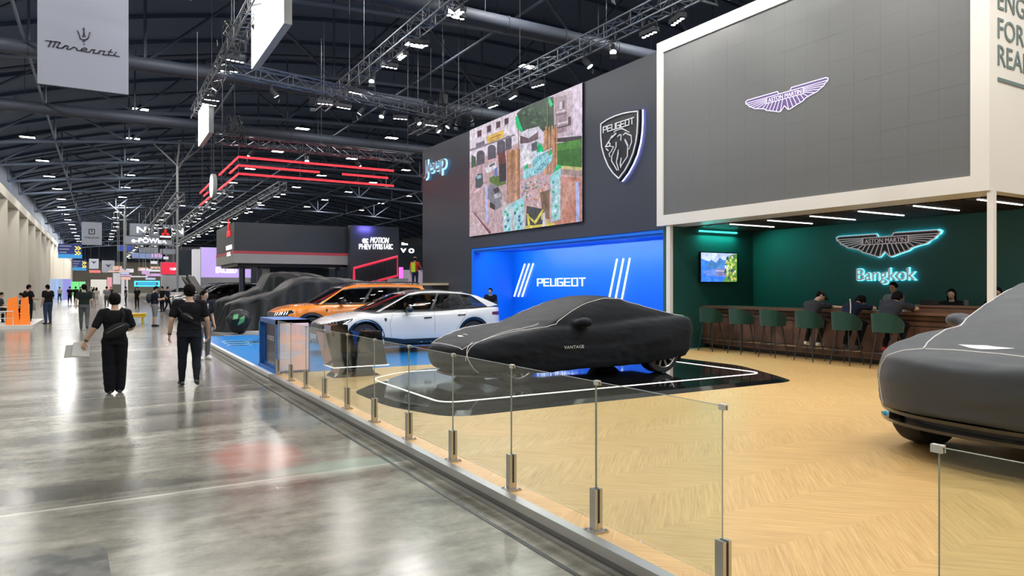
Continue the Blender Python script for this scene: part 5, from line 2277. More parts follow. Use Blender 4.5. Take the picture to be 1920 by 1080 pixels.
# chain hoists with cable bundles
def hoist(loc, label):
    r = empty('chain_hoist', loc, 0, label, 'hoist', 'chain hoists holding the trusses')
    mb = MB()
    mb.box((-.16, -.11, .3), (.16, .11, .75))
    mb.cyl((0, 0, .75), (0, 0, 3.2), .015, n=5)
    mb.cyl((0, 0, .1), (0, 0, .3), .03, n=6)
    mb.build('motor', dark_steel, r)
    mb = MB()
    rnd = random.Random(int(loc[0] * 10 + loc[1] * 7))
    for _ in range(9):
        p = Vector((rnd.uniform(-.25, .25), rnd.uniform(-.25, .25), .9))
        pts = [p]
        for k in range(6):
            p = p + Vector((rnd.uniform(-.16, .16), rnd.uniform(-.16, .16), -.22 * rnd.uniform(.5, 1.3)))
            pts.append(p)
        mb.tube(pts, .018, 5)
    mb.build('cable_bundle', mat('black_plastic'), r)
for loc, lab in (((3.9, 25.6, 9.95), 'chain hoist with hanging cables right above the corner of the two trusses'), ((3.9, 17.5, 10.1), 'chain hoist above the large white light box'), ((13.1, 28.0, 9.5), 'chain hoist with cables at the far end of the graphite wall'),
                 ((13.1, 29.4, 9.5), 'second chain hoist with cables beyond the graphite wall'), ((8.6, 13.4, 10.1), 'chain hoist above the middle stand entrance'), ((5.2, 33.2, 8.5), 'chain hoist over the corner of the red neon frame')):
    hoist(loc, lab)

# white light boxes
box_glow = glow('light_box_face', (1, 1, .98), 2.4)
def lightbox(y0, y1, z0, z1, lab):
    r = empty('light_box', (3.9, (y0 + y1) / 2, z0), 0, lab, 'light box')
    h = (y1 - y0) / 2
    mb = MB()
    mb.box((.02, -h, 0), (.20, h, z1 - z0))
    mb.build('casing', mat('casing_grey', (.35, .37, .36), .5), r)
    mb = MB()
    mb.box((0, -h, 0), (.02, h, z1 - z0))
    mb.build('lit_face', box_glow, r)
    mb = MB()
    mb.box((.20, -h, 0), (.22, h, z1 - z0))
    mb.build('rear_face', mat('casing_grey'), r)
    mb = MB()
    for s in (-1, 1):
        mb.cyl((.1, s * h * .8, z1 - z0), (.1, s * h * .8, z1 - z0 + .35), .012, n=5)
    mb.build('hanger', dark_steel, r)
lightbox(17.7, 21.9, 8.25, 11.6, 'large white light box hanging above the blue kiosk, cut by the top of the picture')
lightbox(31.6, 35.0, 8.2, 9.8, 'smaller white light box hanging near the red neon frame')
rb = empty('round_light_sign', (4.15, 31.9, 6.0), 0, 'round white light sign hanging in front of the red neon frame', 'light box')
mb = MB()
R = Matrix.Rotation(PI / 2, 4, 'Y')
mb.lathe([(0, -.08), (.50, -.08), (.52, -.05), (.52, .05), (.50, .08), (0, .08)], R, 32)
mb.build('casing', mat('casing_grey'), rb)
mb = MB()
mb.lathe([(0, -.10), (.48, -.10), (.48, -.081), (0, -.081)], R, 32)
mb.build('lit_face', box_glow, rb)
mb = MB()
mb.cyl((0, -.2, .48), (0, 0, 2.3), .012, n=5)
mb.cyl((0, .2, .48), (0, 0, 2.3), .012, n=5)
mb.build('hanger', dark_steel, rb)

# ================================================================ hanging banners
banner_cloth = mat('banner_cloth', (.33, .35, .42), .8)
ink = mat('banner_ink', (.02, .022, .04), .6)
def banner(name, x0, x1, y, z0, z1, lab, m=None):
    r = empty(name, ((x0 + x1) / 2, y, z0), 0, lab, 'banner')
    w = (x1 - x0) / 2
    mb = MB()
    mb.box((-w, -.006, 0), (w, .006, z1 - z0))
    mb.build('cloth', m or banner_cloth, r)
    for zq in (0, z1 - z0):
        MB().cyl((-w, 0, zq), (w, 0, zq), .022, n=8).build('rod', dark_steel, r)
    for s in (-1, 1):
        MB().cyl((s * w * .9, 0, z1 - z0), (s * w * .9, 0, arch((x0 + x1) / 2 + s * w * .9) - .05 - z0), .008, n=4).build('hanging_wire', dark_steel, r)
    return r
Yb = 25.0
b0, b1 = at(70, 158, Y=Yb), at(241, 178, Y=Yb)
zb = (b0.z + b1.z) / 2
bn = banner('hanging_banner', b0.x, b1.x, Yb, zb, 12.2, 'large grey cloth banner with a trident and script name in the top left')
ZM = lambda q: [at(60 + x / 10.105, 30 + y / 10.105, Y=Yb - .0) - Vector(((b0.x + b1.x) / 2, Yb, zb)) + Vector((0, -.012, 0)) for x, y in q]
for q, w in ((((255, 468), (345, 478), (470, 492), (535, 505), (525, 520)), .028), (((365, 485), (315, 580)), .04), (((450, 495), (400, 590)), .04), (((530, 510), (470, 595), (490, 605), (560, 612)), .03),
             (((560, 612), (640, 560), (690, 575), (660, 625), (720, 635)), .026), (((590, 612), (600, 590), (650, 570)), .025), (((720, 635), (790, 590), (850, 615), (850, 650), (930, 660)), .028),
             (((930, 660), (940, 630), (1000, 605), (1040, 625), (1030, 645), (940, 640)), .026), (((930, 660), (1000, 675), (1090, 685)), .028), (((1090, 685), (1130, 640), (1200, 645)), .028), (((1180, 650), (1160, 700), (1240, 712)), .028),
             (((1240, 712), (1290, 660), (1380, 670), (1340, 735), (1420, 740)), .026), (((1270, 715), (1290, 690)), .025), (((1500, 640), (1440, 740), (1530, 750)), .03), (((1440, 675), (1530, 690)), .022), (((1580, 710), (1550, 750), (1655, 772)), .03), (((1590, 690), (1602, 694)), .03)):
    mb = MB()
    mb.ribbon(ZM(q), w * 1.15, (0, -1, 0), .003)
    mb.build('script_stroke', ink, bn)
mb = MB()
for q in (((980, 210), (955, 262), (1005, 262)), ((972, 262), (992, 262), (1000, 340), (1022, 410), (985, 385), (945, 410), (968, 340)), ((848, 262), (885, 300), (915, 395), (900, 400), (865, 310)), ((1118, 300), (1070, 325), (1085, 330), (1058, 420), (1075, 420), (1100, 335)),
          ((950, 465), (1015, 465), (1008, 490), (958, 490)), ((965, 525), (1008, 528), (1004, 542), (970, 540))):
    mb.prism(ZM(q), (0, -.004, 0))
mb.ribbon(ZM(((905, 400), (920, 440), (985, 452), (1050, 440), (1068, 410))), .03, (0, -1, 0), .004)
mb.build('trident', ink, bn)

Yf = 112.0
b0, b1 = at(153, 459, Y=Yf), at(191, 459, Y=Yf)
bf = banner('hanging_banner', b0.x, b1.x, Yf, b0.z, at(170, 416, Y=Yf).z, 'grey hanging banner with a square ring emblem, far down the aisle')
h_ = at(170, 416, Y=Yf).z - b0.z
mb = MB()
mb.ribbon([Vector((x, -.02, h_ * .58 + z)) for x, z in ((-.32, -.32), (.32, -.32), (.32, .32), (-.32, .32))], .10, (0, -1, 0), .01, closed=True)
mb.ribbon([Vector((0, -.02, h_ * .58 - .05)), Vector((0, -.02, h_ * .58 + .32))], .1, (0, -1, 0), .01)
mb.build('emblem', ink, bf)
text_mb('FARIZON', .26, 1.7, .01).build('lettering', ink, bf, M=Matrix.Translation((0, -.02, h_ * .28)))
for k, (xa, ya, xb, yb, Yq, lab) in enumerate(((167, 485, 185, 504, 160, 'small grey hanging banner below and behind the square ring banner'), (191, 488, 215, 511, 150, 'pale hanging banner far away beside the lit signs'))):
    p0, p1 = at(xa, yb, Y=Yq), at(xb, yb, Y=Yq)
    o = banner('hanging_banner', p0.x, p1.x, Yq, p0.z, at(xa, ya, Y=Yq).z, lab)
    mb = MB()
    mb.prism([Vector((x, -.02, 1.3 + z)) for x, z in ((-.5, .3), (0, -.3), (.5, .3), (0, .1))], (0, -.01, 0))
    mb.build('emblem', ink, o)

# direction boards
navy_board = mat('navy_board', (.02, .03, .12), .4, emit=(.02, .04, .2), estr=.5)
arrow = glow('yellow_arrow', (1, .8, .08), 1.5)
for (xa, ya, xb, yb, Yq, lab) in ((109, 457, 154, 484, 100, 'dark blue direction board with yellow arrows hanging over the left side of the aisle'), (136, 487, 162, 507, 140, 'smaller dark blue direction board with an arrow behind the first')):
    p0, p1 = at(xa, yb, Y=Yq), at(xb, yb, Y=Yq)
    zt = at(xa, ya, Y=Yq).z
    r = empty('direction_board', ((p0.x + p1.x) / 2, Yq, p0.z), 0, lab, 'sign')
    w, h = (p1.x - p0.x) / 2, zt - p0.z
    mb = MB()
    mb.box((-w, -.05, 0), (w, .05, h))
    for s in (-1, 1):
        mb.cyl((s * w * .8, 0, h), (s * w * .8, 0, 12.4 - p0.z), .02, n=4)
    mb.build('panel', navy_board, r)
    mb = MB()
    mb.box((-w, -.06, 0), (w, -.051, h * .3))
    mb.build('lower_stripe', mat('cyan_board', (.05, .3, .6), .4, emit=(.04, .25, .6), estr=.6), r)
    mb = MB()
    for j in range(2):
        x = w * .42 + j * .0
        z = h * (.72 - .34 * j)
        for q in (0, .3):
            mb.ribbon([Vector((x + q, -.07, z + h * .12)), Vector((x + q + .25, -.07, z)), Vector((x + q, -.07, z - h * .12))], .09, (0, -1, 0), .01)
    mb.build('arrow', arrow, r)
    mb = MB()
    for j in range(3):
        mb.box((-w * .9, -.07, h * (.82 - .22 * j)), (-w * .9 + w * (1.0 - .2 * j), -.06, h * (.88 - .22 * j)))
    mb.build('printed_line', mat('board_print', (.6, .6, .7), .5), r)
# ================================================================ draped cars
drape_mat = mat('black_drape', (.006, .009, .011), .5, sheen=.08, spec=.3)
noise_bump(drape_mat, 5, .35, .04, 2, (2.2, 2.2, .4))


def draped(name, L_, W, hfun, label, loc, rz=0.0, flare=.28, seed=1, folds=26, off=None):
    """loose cloth over a car: a top that follows hfun(x in 0..1) and a pleated skirt to the floor"""
    NA, NT, NS = 400, 16, 20
    a, b = L_ / 2, W / 2

    def edge(t, n=3.2):
        c, s = math.cos(t), math.sin(t)
        k = (abs(c) ** n + abs(s) ** n) ** (-1 / n)
        return c * k, s * k
    mb = MB()
    vs, fs = [], []
    top_c = Vector((0, 0, hfun(.5)))
    for i in range(NA):
        t = 2 * PI * i / NA
        ex, ey = edge(t)
        for j in range(1, NT + 1):
            r = j / NT
            x, y = ex * a * r, ey * b * r
            h = hfun(x / L_ + .5)
            h2 = h - .10 * max(0, (r - .72) / .28) ** 2 - .03 * (y / b) ** 2
            h2 += .05 * noise.noise(Vector((x * 2.2 + seed, y * 2.2, 0))) + .02 * math.sin(x * 9 + y * 4 + 3 * noise.noise(Vector((x, y, seed)))) * r
            vs.append(Vector((x, y, h2)))
        hx = vs[-1].z
        fold = math.sin(t * folds + 2.2 * noise.noise(Vector((math.cos(t) * 2 + seed, math.sin(t) * 2, 0)))) * .6 + math.sin(t * folds * .43 + seed) * .4
        big = .5 + .5 * noise.noise(Vector((math.cos(t) * 3, math.sin(t) * 3, seed)))
        for j in range(1, NS + 1):
            q = j / NS
            out = .03 * math.sin(PI * min(1, q * 3) / 2) + flare * (q ** 1.6) * (.5 + big) + .15 * fold * (q ** .45) * (.3 + big)
            nx, ny = ex, ey
            l = math.hypot(nx, ny)
            vs.append(Vector((ex * a + nx / l * out, ey * b + ny / l * out, hx * (1 - q) + .012 * q)))
    n = NT + NS
    vs.append(top_c)
    for i in range(NA):
        k = (i + 1) % NA
        fs.append((len(vs) - 1, i * n, k * n))
        for j in range(n - 1):
            fs.append((i * n + j, i * n + j + 1, k * n + j + 1, k * n + j))
    mb.add(vs, fs)
    r = mb.build(name, drape_mat, smooth=True)
    r.location = loc
    r.rotation_euler = (0, 0, rz)
    tag(r, label, 'covered car')
    return r


def hf(tab):
    return lambda u: interp(tab, u)


draped('draped_pickup', 5.1, 1.75, hf([(0, 1.05), (.06, 1.12), (.22, 1.25), (.33, 1.42), (.43, 1.82), (.52, 1.93), (.75, 1.90), (1, 1.82)]),
       'tall car draped in loose black cloth that pools on the floor, behind the orange suv', (6.35, 26.2, ZD), 0, .30, 3)
draped('draped_offroader', 4.3, 1.8, hf([(0, 1.10), (.1, 1.2), (.25, 1.35), (.36, 1.55), (.44, 2.12), (.5, 2.16), (.75, 2.15), (1, 2.05)]),
       'second car draped in black cloth, taller and farther back', (6.1, 29.6, ZD), 0, .25, 8)
mb = MB()
mb.ball((0, 0, .42), (.42, .36, .42), 14)
def _dp(p, n):
    return p + n * .05 * noise.noise(p * 5)
o = remeshed(mb, 'draped_stand', drape_mat, .03, 2, None, _dp)
o.location = (3.95, 24.35, ZD)
tag(o, 'small low bundle of black cloth with a green print beside the draped cars', 'cloth bundle')
mb = MB()
bvq = surf([o])
for q in ([(-.1, .3), (.1, .42), (.12, .62), (-.02, .55)], [(-.25, .5), (-.1, .52), (-.06, .68), (-.2, .66)]):
    pq = patch(bvq, q, 'xz', (0, 1, 0), .006, .04)
    mb.add(pq.v, pq.f)
mb.build('green_print', mat('green_print', (.08, .32, .12), .6), o)

# low grey plinth strip under the drapes
mb = MB()
mb.box((4.0, 24.3, ZD), (9.2, 24.9, ZD + .06))
o = mb.build('deck_step', mat('pale_step', (.5, .5, .5), .4))
tag(o, 'pale low step between the blue deck and the draped cars', 'step')

# ================================================================ red neon frame, dark two-storey stand, wall with lettering
nz = empty('neon_frame', (0, 0, 0), 0, 'hanging frame of red neon lines bent round a corner', 'neon frame')
C0 = Vector((5.3, 32.8, 0))
for zt in ((7.50,), (7.12,), (6.75,)):
    z = zt[0]
    runs = []
    if z == 7.12:
        runs = [[(8.9, 32.8), (5.3, 32.8), (5.3, 35.2)], [(10.0, 32.8), (12.3, 32.8)], [(5.3, 43), (5.3, 44.8)]]
    else:
        runs = [[(12.6, 32.8), (5.3, 32.8), (5.3, 38.6)], [(5.3, 41.6), (5.3, 46.6)]]
    for run in runs:
        mb = MB()
        mb.tube([(x, y, z) for x, y in run], .05, 6)
        mb.build('neon_line', red_glow, nz)
mb = MB()
for x in (5.3, 8.0, 10.8, 12.6):
    mb.cyl((x, 32.85, 6.7), (x, 32.85, 8.1), .02, n=5)
for y in (38, 42, 46):
    mb.cyl((5.35, y, 6.7), (5.35, y, 11), .02, n=5)
mb.tube([(5.3, 32.9, 7.55), (12.6, 32.9, 7.55)], .025, 5)
mb.build('hanger', dark_steel, nz)

char = mat('charcoal_panel', (.022, .032, .048), .4)
sb = empty('two_storey_stand', (0, 0, 0), 0, 'dark two-storey exhibition stand with a red stripe and pale band', 'stand')
X0, X1, Y0, Y1 = 5.3, 10.7, 34.0, 39.6
def zz(px_, py_, Yq):
    return at(px_, py_, Y=Yq).z
zt, zr, zg, zb2 = zz(440, 416, Y0), zz(440, 470, Y0), zz(440, 475, Y0), zz(440, 493, Y0)
mb = MB()
mb.box((X0, Y0, zr), (X1, Y1, zt))
mb.build('upper_wall', char, sb)
mb = MB()
mb.box((X0 - .03, Y0 - .03, zg), (X1 + .03, Y1, zr))
mb.build('red_stripe', mat('stripe_red', (.30, .03, .045), .4, emit=(.5, .05, .08), estr=.25), sb)
mb = MB()
mb.box((X0 - .02, Y0 - .02, zb2), (X1, Y1, zg))
mb.build('pale_band', mat('pale_band', (.34, .34, .36), .45), sb)
mb = MB()
mb.box((X0 + .2, Y0 + .3, zb2 - .14), (X1, Y1 - .2, zb2))
mb.build('soffit', mat('black_plastic'), sb)
for x, y in ((5.7, 34.6), (6.5, 34.6), (6.5, 38.8), (10.3, 34.6)):
    mb = MB()
    mb.box((x - .08, y - .08, 0), (x + .08, y + .08, zb2 - .14))
    mb.build('column', mat('navy_column', (.02, .025, .05), .4), sb)
mb = MB()
mb.box((7.6, 37.5, 0), (10.7, 39.5, zb2 - .14))
mb.build('inner_room', char, sb)
red_mark = glow('mark_red', (1, .02, .03), 1.1)
def three_diamonds(parent, M, s):
    mb = MB()
    for k in range(3):
        a = PI / 2 + k * 2 * PI / 3
        d = Vector((math.cos(a), 0, math.sin(a)))
        e1 = Vector((math.cos(a + PI / 3), 0, math.sin(a + PI / 3)))
        e2 = Vector((math.cos(a - PI / 3), 0, math.sin(a - PI / 3)))
        if True:
            P = [Vector((0, 0, 0)), e1 * .5 * s * 0 + (d + (e1 - e2) * 0) * 0]
        tip = d * s
        m1 = d * s * .5 + (e1 - e2).normalized() * s * .29
        m2 = d * s * .5 - (e1 - e2).normalized() * s * .29
        P = [M @ q for q in (Vector((0, 0, 0)), m2, tip, m1)]
        n = (M @ Vector((0, -1, 0))) - (M @ Vector((0, 0, 0)))
        mb.prism(P, n * .04)
    mb.build('emblem', red_mark, parent)
M1 = faceM(Vector((X0 - .01, 35.4, (zt + zr) / 2 + .35)), '-X')
three_diamonds(sb, M1, .55)
text_mb('MITSUBISHI', .2, 1.5, .02).build('lettering', white_glow, sb, M=faceM(Vector((X0 - .01, 35.4, (zt + zr) / 2 - .55)), '-X'))
text_mb('MOTORS', .18, 1.0, .02).build('lettering', white_glow, sb, M=faceM(Vector((X0 - .01, 35.4, (zt + zr) / 2 - .85)), '-X'))

# lettered wall right of it, with ramp railing
mb = MB()
YM = 33.4
p0, p1 = at(657, 430, Y=YM), at(748, 430, Y=YM)
ztop = at(700, 424, Y=YM).z
mb.box((p0.x, YM, 0), (p1.x, YM + .4, ztop))
wm_ = mb.build('lettered_wall', mat('slate_panel', (.040, .050, .068), .45))
tag(wm_, 'tall slate wall with white motion lettering behind the orange suv', 'wall panel')
sg = empty('motion_lettering', (0, 0, 0), 0, 'white lit words reading MOTION on the slate wall', 'sign')
q0, q1 = at(694, 455, Y=YM), at(729, 455, Y=YM)
text_mb('MOTION', .28, q1.x - q0.x, .03, .0, .25).build('lettering', white_glow, sg, M=faceM(Vector(((q0.x + q1.x) / 2, YM - .01, q0.z)), '-Y'))
q0, q1 = at(679, 455, Y=YM), at(690, 455, Y=YM)
text_mb('e:', .3, q1.x - q0.x, .03, .04).build('lettering', white_glow, sg, M=faceM(Vector(((q0.x + q1.x) / 2, YM - .01, q0.z)), '-Y'))
for s, a_, b_ in (('PHEV', 673, 696), ('I', 699, 700), ('7YRS', 702, 717), ('I', 720, 721), ('ASC', 723, 736)):
    q0, q1 = at(a_, 467, Y=YM), at(b_, 467, Y=YM)
    text_mb(s, .26, q1.x - q0.x, .03, .0).build('lettering', white_glow, sg, M=faceM(Vector(((q0.x + q1.x) / 2, YM - .01, q0.z)), '-Y'))
o = area('sign_glow', ((q0.x + q1.x) / 2 - 1.2, YM - .35, q0.z + 1.0), (.6, .2), 14, (math.radians(80), 0, 0), (.25, .2, 1))
rl = empty('ramp_railing', (0, 0, 0), 0, 'sloping red framed railing with dark bars below the slate wall', 'railing')
P = [at(x, y, Y=YM - .5) for x, y in ((664, 524), (664, 503), (745, 481), (745, 517), (680, 534))]
mb = MB()
mb.tube(P, .07, 6)
mb.build('red_frame', mat('railing_red', (.75, .03, .07), .4, emit=(1, .04, .1), estr=.5), rl)
mb = MB()
for k in range(22):
    t = (k + .5) / 22
    top = P[1].lerp(P[2], t)
    bx = top.x
    tb = P[4].lerp(P[3], max(0, (bx - P[4].x) / (P[3].x - P[4].x)))
    mb.cyl((bx, YM - .5, max(.8, tb.z if bx > P[4].x else 1.6)), (bx, YM - .5, top.z), .03, n=5)
mb.build('bar', dark_steel, rl)
mb = MB()
mb.box((10.6, YM - .6, 0), (14.0, YM - .4, 1.7))
tag(mb.build('ramp_wall', char), 'dark low wall under the red railing', 'wall panel')
mb = MB()
q0, q1 = at(736, 530, Y=30.6), at(765, 530, Y=30.6)
mb.box((q0.x, 30.6, ZD), (q1.x, 31.3, at(750, 522, Y=30.6).z))
tag(mb.build('grey_cabinet', mat('light_cabinet', (.42, .43, .45), .4)), 'pale grey cabinet behind the cars beside the hi-vis worker', 'cabinet')
mb = MB()
q1 = at(792, 530, Y=30.6)
mb.box((q0.x + .9, 30.6, ZD), (q1.x + 1.0, 31.3, 1.555))
tag(mb.build('work_platform', mat('grey_cabinet')), 'low grey work platform carrying the hi-vis worker', 'platform')

# ================================================================ far stands, signs and screens
def screen_block(name, xa, ya, xb, yb, Yq, m, lab, cat='screen', depth=.5, texts=(), group=None, frame=True):
    p0, p1 = at(xa, yb, Y=Yq), at(xb, yb, Y=Yq)
    zt = at(xa, ya, Y=Yq).z
    z0 = p0.z
    r = empty(name, ((p0.x + p1.x) / 2, Yq, z0), 0, lab, cat, group)
    w, h = (p1.x - p0.x) / 2, zt - z0
    if frame:
        mb = MB()
        mb.box((-w - .04, 0, -.04), (w + .04, depth, h + .04))
        mb.build('housing', mat('casing_grey'), r)
    mb = MB()
    mb.box((-w, -.04, 0), (w, 0, h))
    mb.build('face', m, r)
    for (s, fx, fz, fh, fw, mm) in texts:
        text_mb(s, fh * h, fw * w * 2, .04, .01).build('lettering', mm, r, M=Matrix.Translation(((fx * 2 - 1) * w, -.05, fz * h)))
    if z0 > 2.5:
        mb = MB()
        for s in (-1, 1):
            mb.cyl((s * w * .8, depth * .5, h), (s * w * .8, depth * .5, 12.3 - z0), .03, n=4)
        mb.build('hanger', dark_steel, r)
    return r


lav = mat('lavender_screen', (.3, .25, .5), .4, emit=(.60, .42, .95), estr=.75)
screen_block('lavender_screen', 377, 464, 470, 520, 62, lav, 'large lavender lit wall seen behind the dark two-storey stand', texts=(('O', .335, .42, .16, .05, white_glow), ('EXCEED', .50, .16, .18, .42, white_glow)))
mb = MB()
p0, p1 = at(363, 520, Y=61.6), at(376, 520, Y=61.6)
mb.box((p0.x, 61.6, 0), (p1.x, 63, at(365, 467, Y=61.6).z))
tag(mb.build('white_pillar', mat('lit_white', (.6, .6, .62), .5, emit=(.8, .8, .9), estr=.35)), 'tall white lit pillar left of the lavender wall', 'pillar')
mb = MB()
p0, p1 = at(376, 560, Y=61.9), at(470, 560, Y=61.9)
mb.box((p0.x, 61.9, 0), (p1.x, 62.6, at(400, 521, Y=61.9).z))
tag(mb.build('grey_base_wall', mat('pale_band')), 'grey base wall under the lavender screen', 'wall panel')
redm = mat('red_screen', (.3, .02, .04), .4, emit=(.85, .02, .06), estr=.9)
screen_block('red_screen', 302, 492, 333, 514, 84, redm, 'red lit screen showing 11:29 across the aisle far away', texts=(('11:29', .72, .36, .2, .34, white_glow),))
mb = MB()
p0, p1 = at(303, 560, Y=83.8), at(349, 560, Y=83.8)
mb.box((p0.x, 83.8, 0), (p1.x, 85, at(310, 516, Y=83.8).z))
tag(mb.build('pale_booth_wall', mat('pale_booth', (.55, .56, .6), .5)), 'pale booth wall below the red screen', 'wall panel')
mb = MB()
p0, p1 = at(334, 560, Y=84.5), at(364, 560, Y=84.5)
mb.box((p0.x, 86.0, 0), (p1.x, 87.0, at(340, 468, Y=84.5).z))
tag(mb.build('dark_tower', char), 'dark tower between the red screen and the white pillar', 'wall panel')
cy = glow('cyan_sign', (.05, .65, 1), 2.0)
cs = empty('cyan_frame_sign', (0, 0, 0), 0, 'glowing cyan framed sign low over the distant white cars', 'sign')
P = [at(x, y, Y=72) for x, y in ((253, 536), (253, 528), (298, 528), (298, 536))]
mb = MB()
mb.ribbon(P, .12, (0, -1, 0), .1, closed=True)
mb.build('frame', cy, cs)
mb = MB()
P = [at(x, y, Y=72) for x, y in ((258, 533.5), (258, 530.5), (293, 530.5), (293, 533.5))]
mb.prism(P, (0, .05, 0))
mb.build('panel', mat('cyan_dim', (.02, .3, .5), .4, emit=(.04, .5, .9), estr=.8), cs)
mb = MB()
for x_ in (254, 297):
    p = at(x_, 536, Y=72.1)
    mb.cyl((p.x, 72.1, 0), (p.x, 72.1, p.z), .05, n=6)
mb.build('stand_leg', dark_steel, cs)

silverboard = mat('silver_board', (.30, .32, .37), .3, .5, emit=(.3, .33, .42), estr=.25)
screen_block('hanging_sign', 244, 419, 345, 441, 92, silverboard, 'silver hanging sign reading NISSAN high above the aisle', 'sign', .8, texts=(('NIS', .30, .25, .5, .36, white_glow), ('SAN', .80, .25, .5, .36, white_glow)))
screen_block('hanging_sign', 233, 443, 322, 457, 90, silverboard, 'long silver hanging sign reading e-POWER below the first', 'sign', .8, texts=(('e-POWER', .52, .22, .6, .74, white_glow),))
mbs = screen_block('hanging_sign', 299, 428, 321, 449, 76, mat('black_plastic'), 'small black hanging sign with three red diamonds', 'sign', .6)
three_diamonds(mbs, Matrix.Translation((0, -.05, (at(299, 428, Y=76).z - at(299, 449, Y=76).z) * .60)), .42)
text_mb('MITSUBISHI', .14, .95, .03, .03).build('lettering', white_glow, mbs, M=Matrix.Translation((0, -.05, .22)))
screen_block('hanging_sign', 262, 464, 296, 474, 108, silverboard, 'pale curved hanging sign with a round badge, below the e-POWER sign', 'sign', .8)
screen_block('hanging_sign', 248, 474, 304, 484, 118, mat('blue_silver', (.2, .25, .4), .4, emit=(.3, .4, .75), estr=.5), 'bluish long hanging sign far down the hall', 'sign', .8)
screen_block('hanging_sign', 301, 467, 330, 476, 110, silverboard, 'grey hanging sign right of the round badge sign', 'sign', .8)
screen_block('hanging_sign', 222, 460, 258, 470, 125, mat('blue_dark_board', (.03, .05, .2), .4, emit=(.05, .1, .5), estr=.6), 'dark blue hanging sign left of the round badge sign', 'sign', .8)
screen_block('lit_pylon', 212, 512, 226, 533, 95, mat('lit_white'), 'white lit pylon with a small emblem beside the aisle', 'sign', .6)
screen_block('red_line_sign', 168, 507, 188, 511, 180, glow('far_red', (1, .1, .1), 1.0), 'thin red lit sign under the far banners', 'sign', .4)
for i, (xa, ya, xb, yb, Yq, c, lab) in enumerate(((133, 528, 148, 538, 175, (.2, .9, .3), 'green lit booth front on the left, far away'), (149, 528, 160, 536, 185, (.25, .8, .35), 'second green lit booth front farther on'), (170, 524, 200, 545, 190, (.75, .72, .68), 'pale booth front across the end of the aisle'),
                                                (201, 520, 210, 542, 170, (.8, .35, .4), 'pink lit booth front at the end of the aisle'), (228, 520, 240, 532, 150, (.7, .7, .75), 'white lit panel with a mark beyond the pylon'))):
    p0, p1 = at(xa, yb, Y=Yq), at(xb, yb, Y=Yq)
    mb = MB()
    mb.box((p0.x, Yq, 0), (p1.x, Yq + 2, at(xa, ya, Y=Yq).z))
    tag(mb.build('booth_front', mat('booth_%d' % i, tuple(q * .5 for q in c), .5, emit=c, estr=.4)), lab, 'booth', 'lit booth fronts at the end of the hall')
# pale blue booth with a doorway on the left
bb = empty('portal_booth', (0, 0, 0), 0, 'pale blue lit booth with a dark doorway by the left wall', 'booth')
Yq = 118
p0, p1, p2 = at(93, 560, Y=Yq), at(118, 560, Y=Yq), at(132, 560, Y=Yq)
zt = at(100, 523, Y=Yq).z
mb = MB()
mb.box((p0.x, Yq, 0), (p0.x + 1.0, Yq + 3, zt))
mb.box((p1.x - .8, Yq, 0), (p1.x, Yq + 3, zt))
mb.box((p0.x + 1.0, Yq, zt * .72), (p1.x - .8, Yq + 3, zt))
mb.build('portal', mat('pale_blue_lit', (.4, .5, .65), .5, emit=(.45, .6, .95), estr=.5), bb)
mb = MB()
mb.box((p0.x + 1.0, Yq + 1, 0), (p1.x - .8, Yq + 1.2, zt * .72))
mb.build('doorway', char, bb)
mb = MB()
mb.box((p1.x, Yq, 0), (p2.x, Yq + 3, zt))
mb.build('side_wall', mat('violet_lit', (.3, .3, .6), .5, emit=(.35, .35, .95), estr=.6), bb)
# far right glimpses between the lettered wall and the graphite wall
for i, (s, xa, ya, xb, yb, Yq, m, lab) in enumerate((('V', 751, 466, 761, 473, 58, white_glow, 'small white lit letter V far behind the hi-vis worker'),
        ('O', 766, 466, 776, 474, 58, white_glow, 'small white lit ring far behind the hi-vis worker'), ('Em', 753, 455, 764, 459, 66, white_glow, 'tiny white lit word above the letter V'))):
    q0, q1 = at(xa, yb, Y=Yq), at(xb, yb, Y=Yq)
    h = at(xa, ya, Y=Yq).z - q0.z
    t = text_mb(s, h, q1.x - q0.x, .1, .03).build('far_sign', m)
    t.location = ((q0.x + q1.x) / 2, Yq, q0.z)
    tag(t, lab, 'sign')
mb = MB()
q0, q1 = at(750, 540, Y=52), at(756, 540, Y=52)
mb.box((q0.x, 52, 0), (q1.x, 52.6, at(752, 501, Y=52).z))
tag(mb.build('magenta_pillar', glow('magenta_lit', (.9, .12, .7), 1.4)), 'narrow magenta lit pillar right of the red railing', 'pillar')
mb = MB()
q0, q1 = at(746, 540, Y=56), at(800, 540, Y=56)
mb.box((q0.x - 2, 56, 0), (q1.x + 2, 57, at(760, 506, Y=56).z))
tag(mb.build('far_counter_wall', mat('far_pale', (.35, .3, .38), .5, emit=(.5, .4, .55), estr=.25)), 'pale low wall of a distant stand behind the worker', 'wall panel')
mb = MB()
mb.box((14, 90, 0), (50, 92, 7.5))
tag(mb.build('far_dark_hall_wall', char), 'dark wall of distant stands on the right side of the hall', 'wall panel')
mb = MB()
mb.box((9.5, 130, 0), (52, 131, 8.5))
tag(mb.build('far_stand_wall', mat('far_stand', (.12, .12, .15), .5)), 'dark far stand wall right of the aisle', 'wall panel')

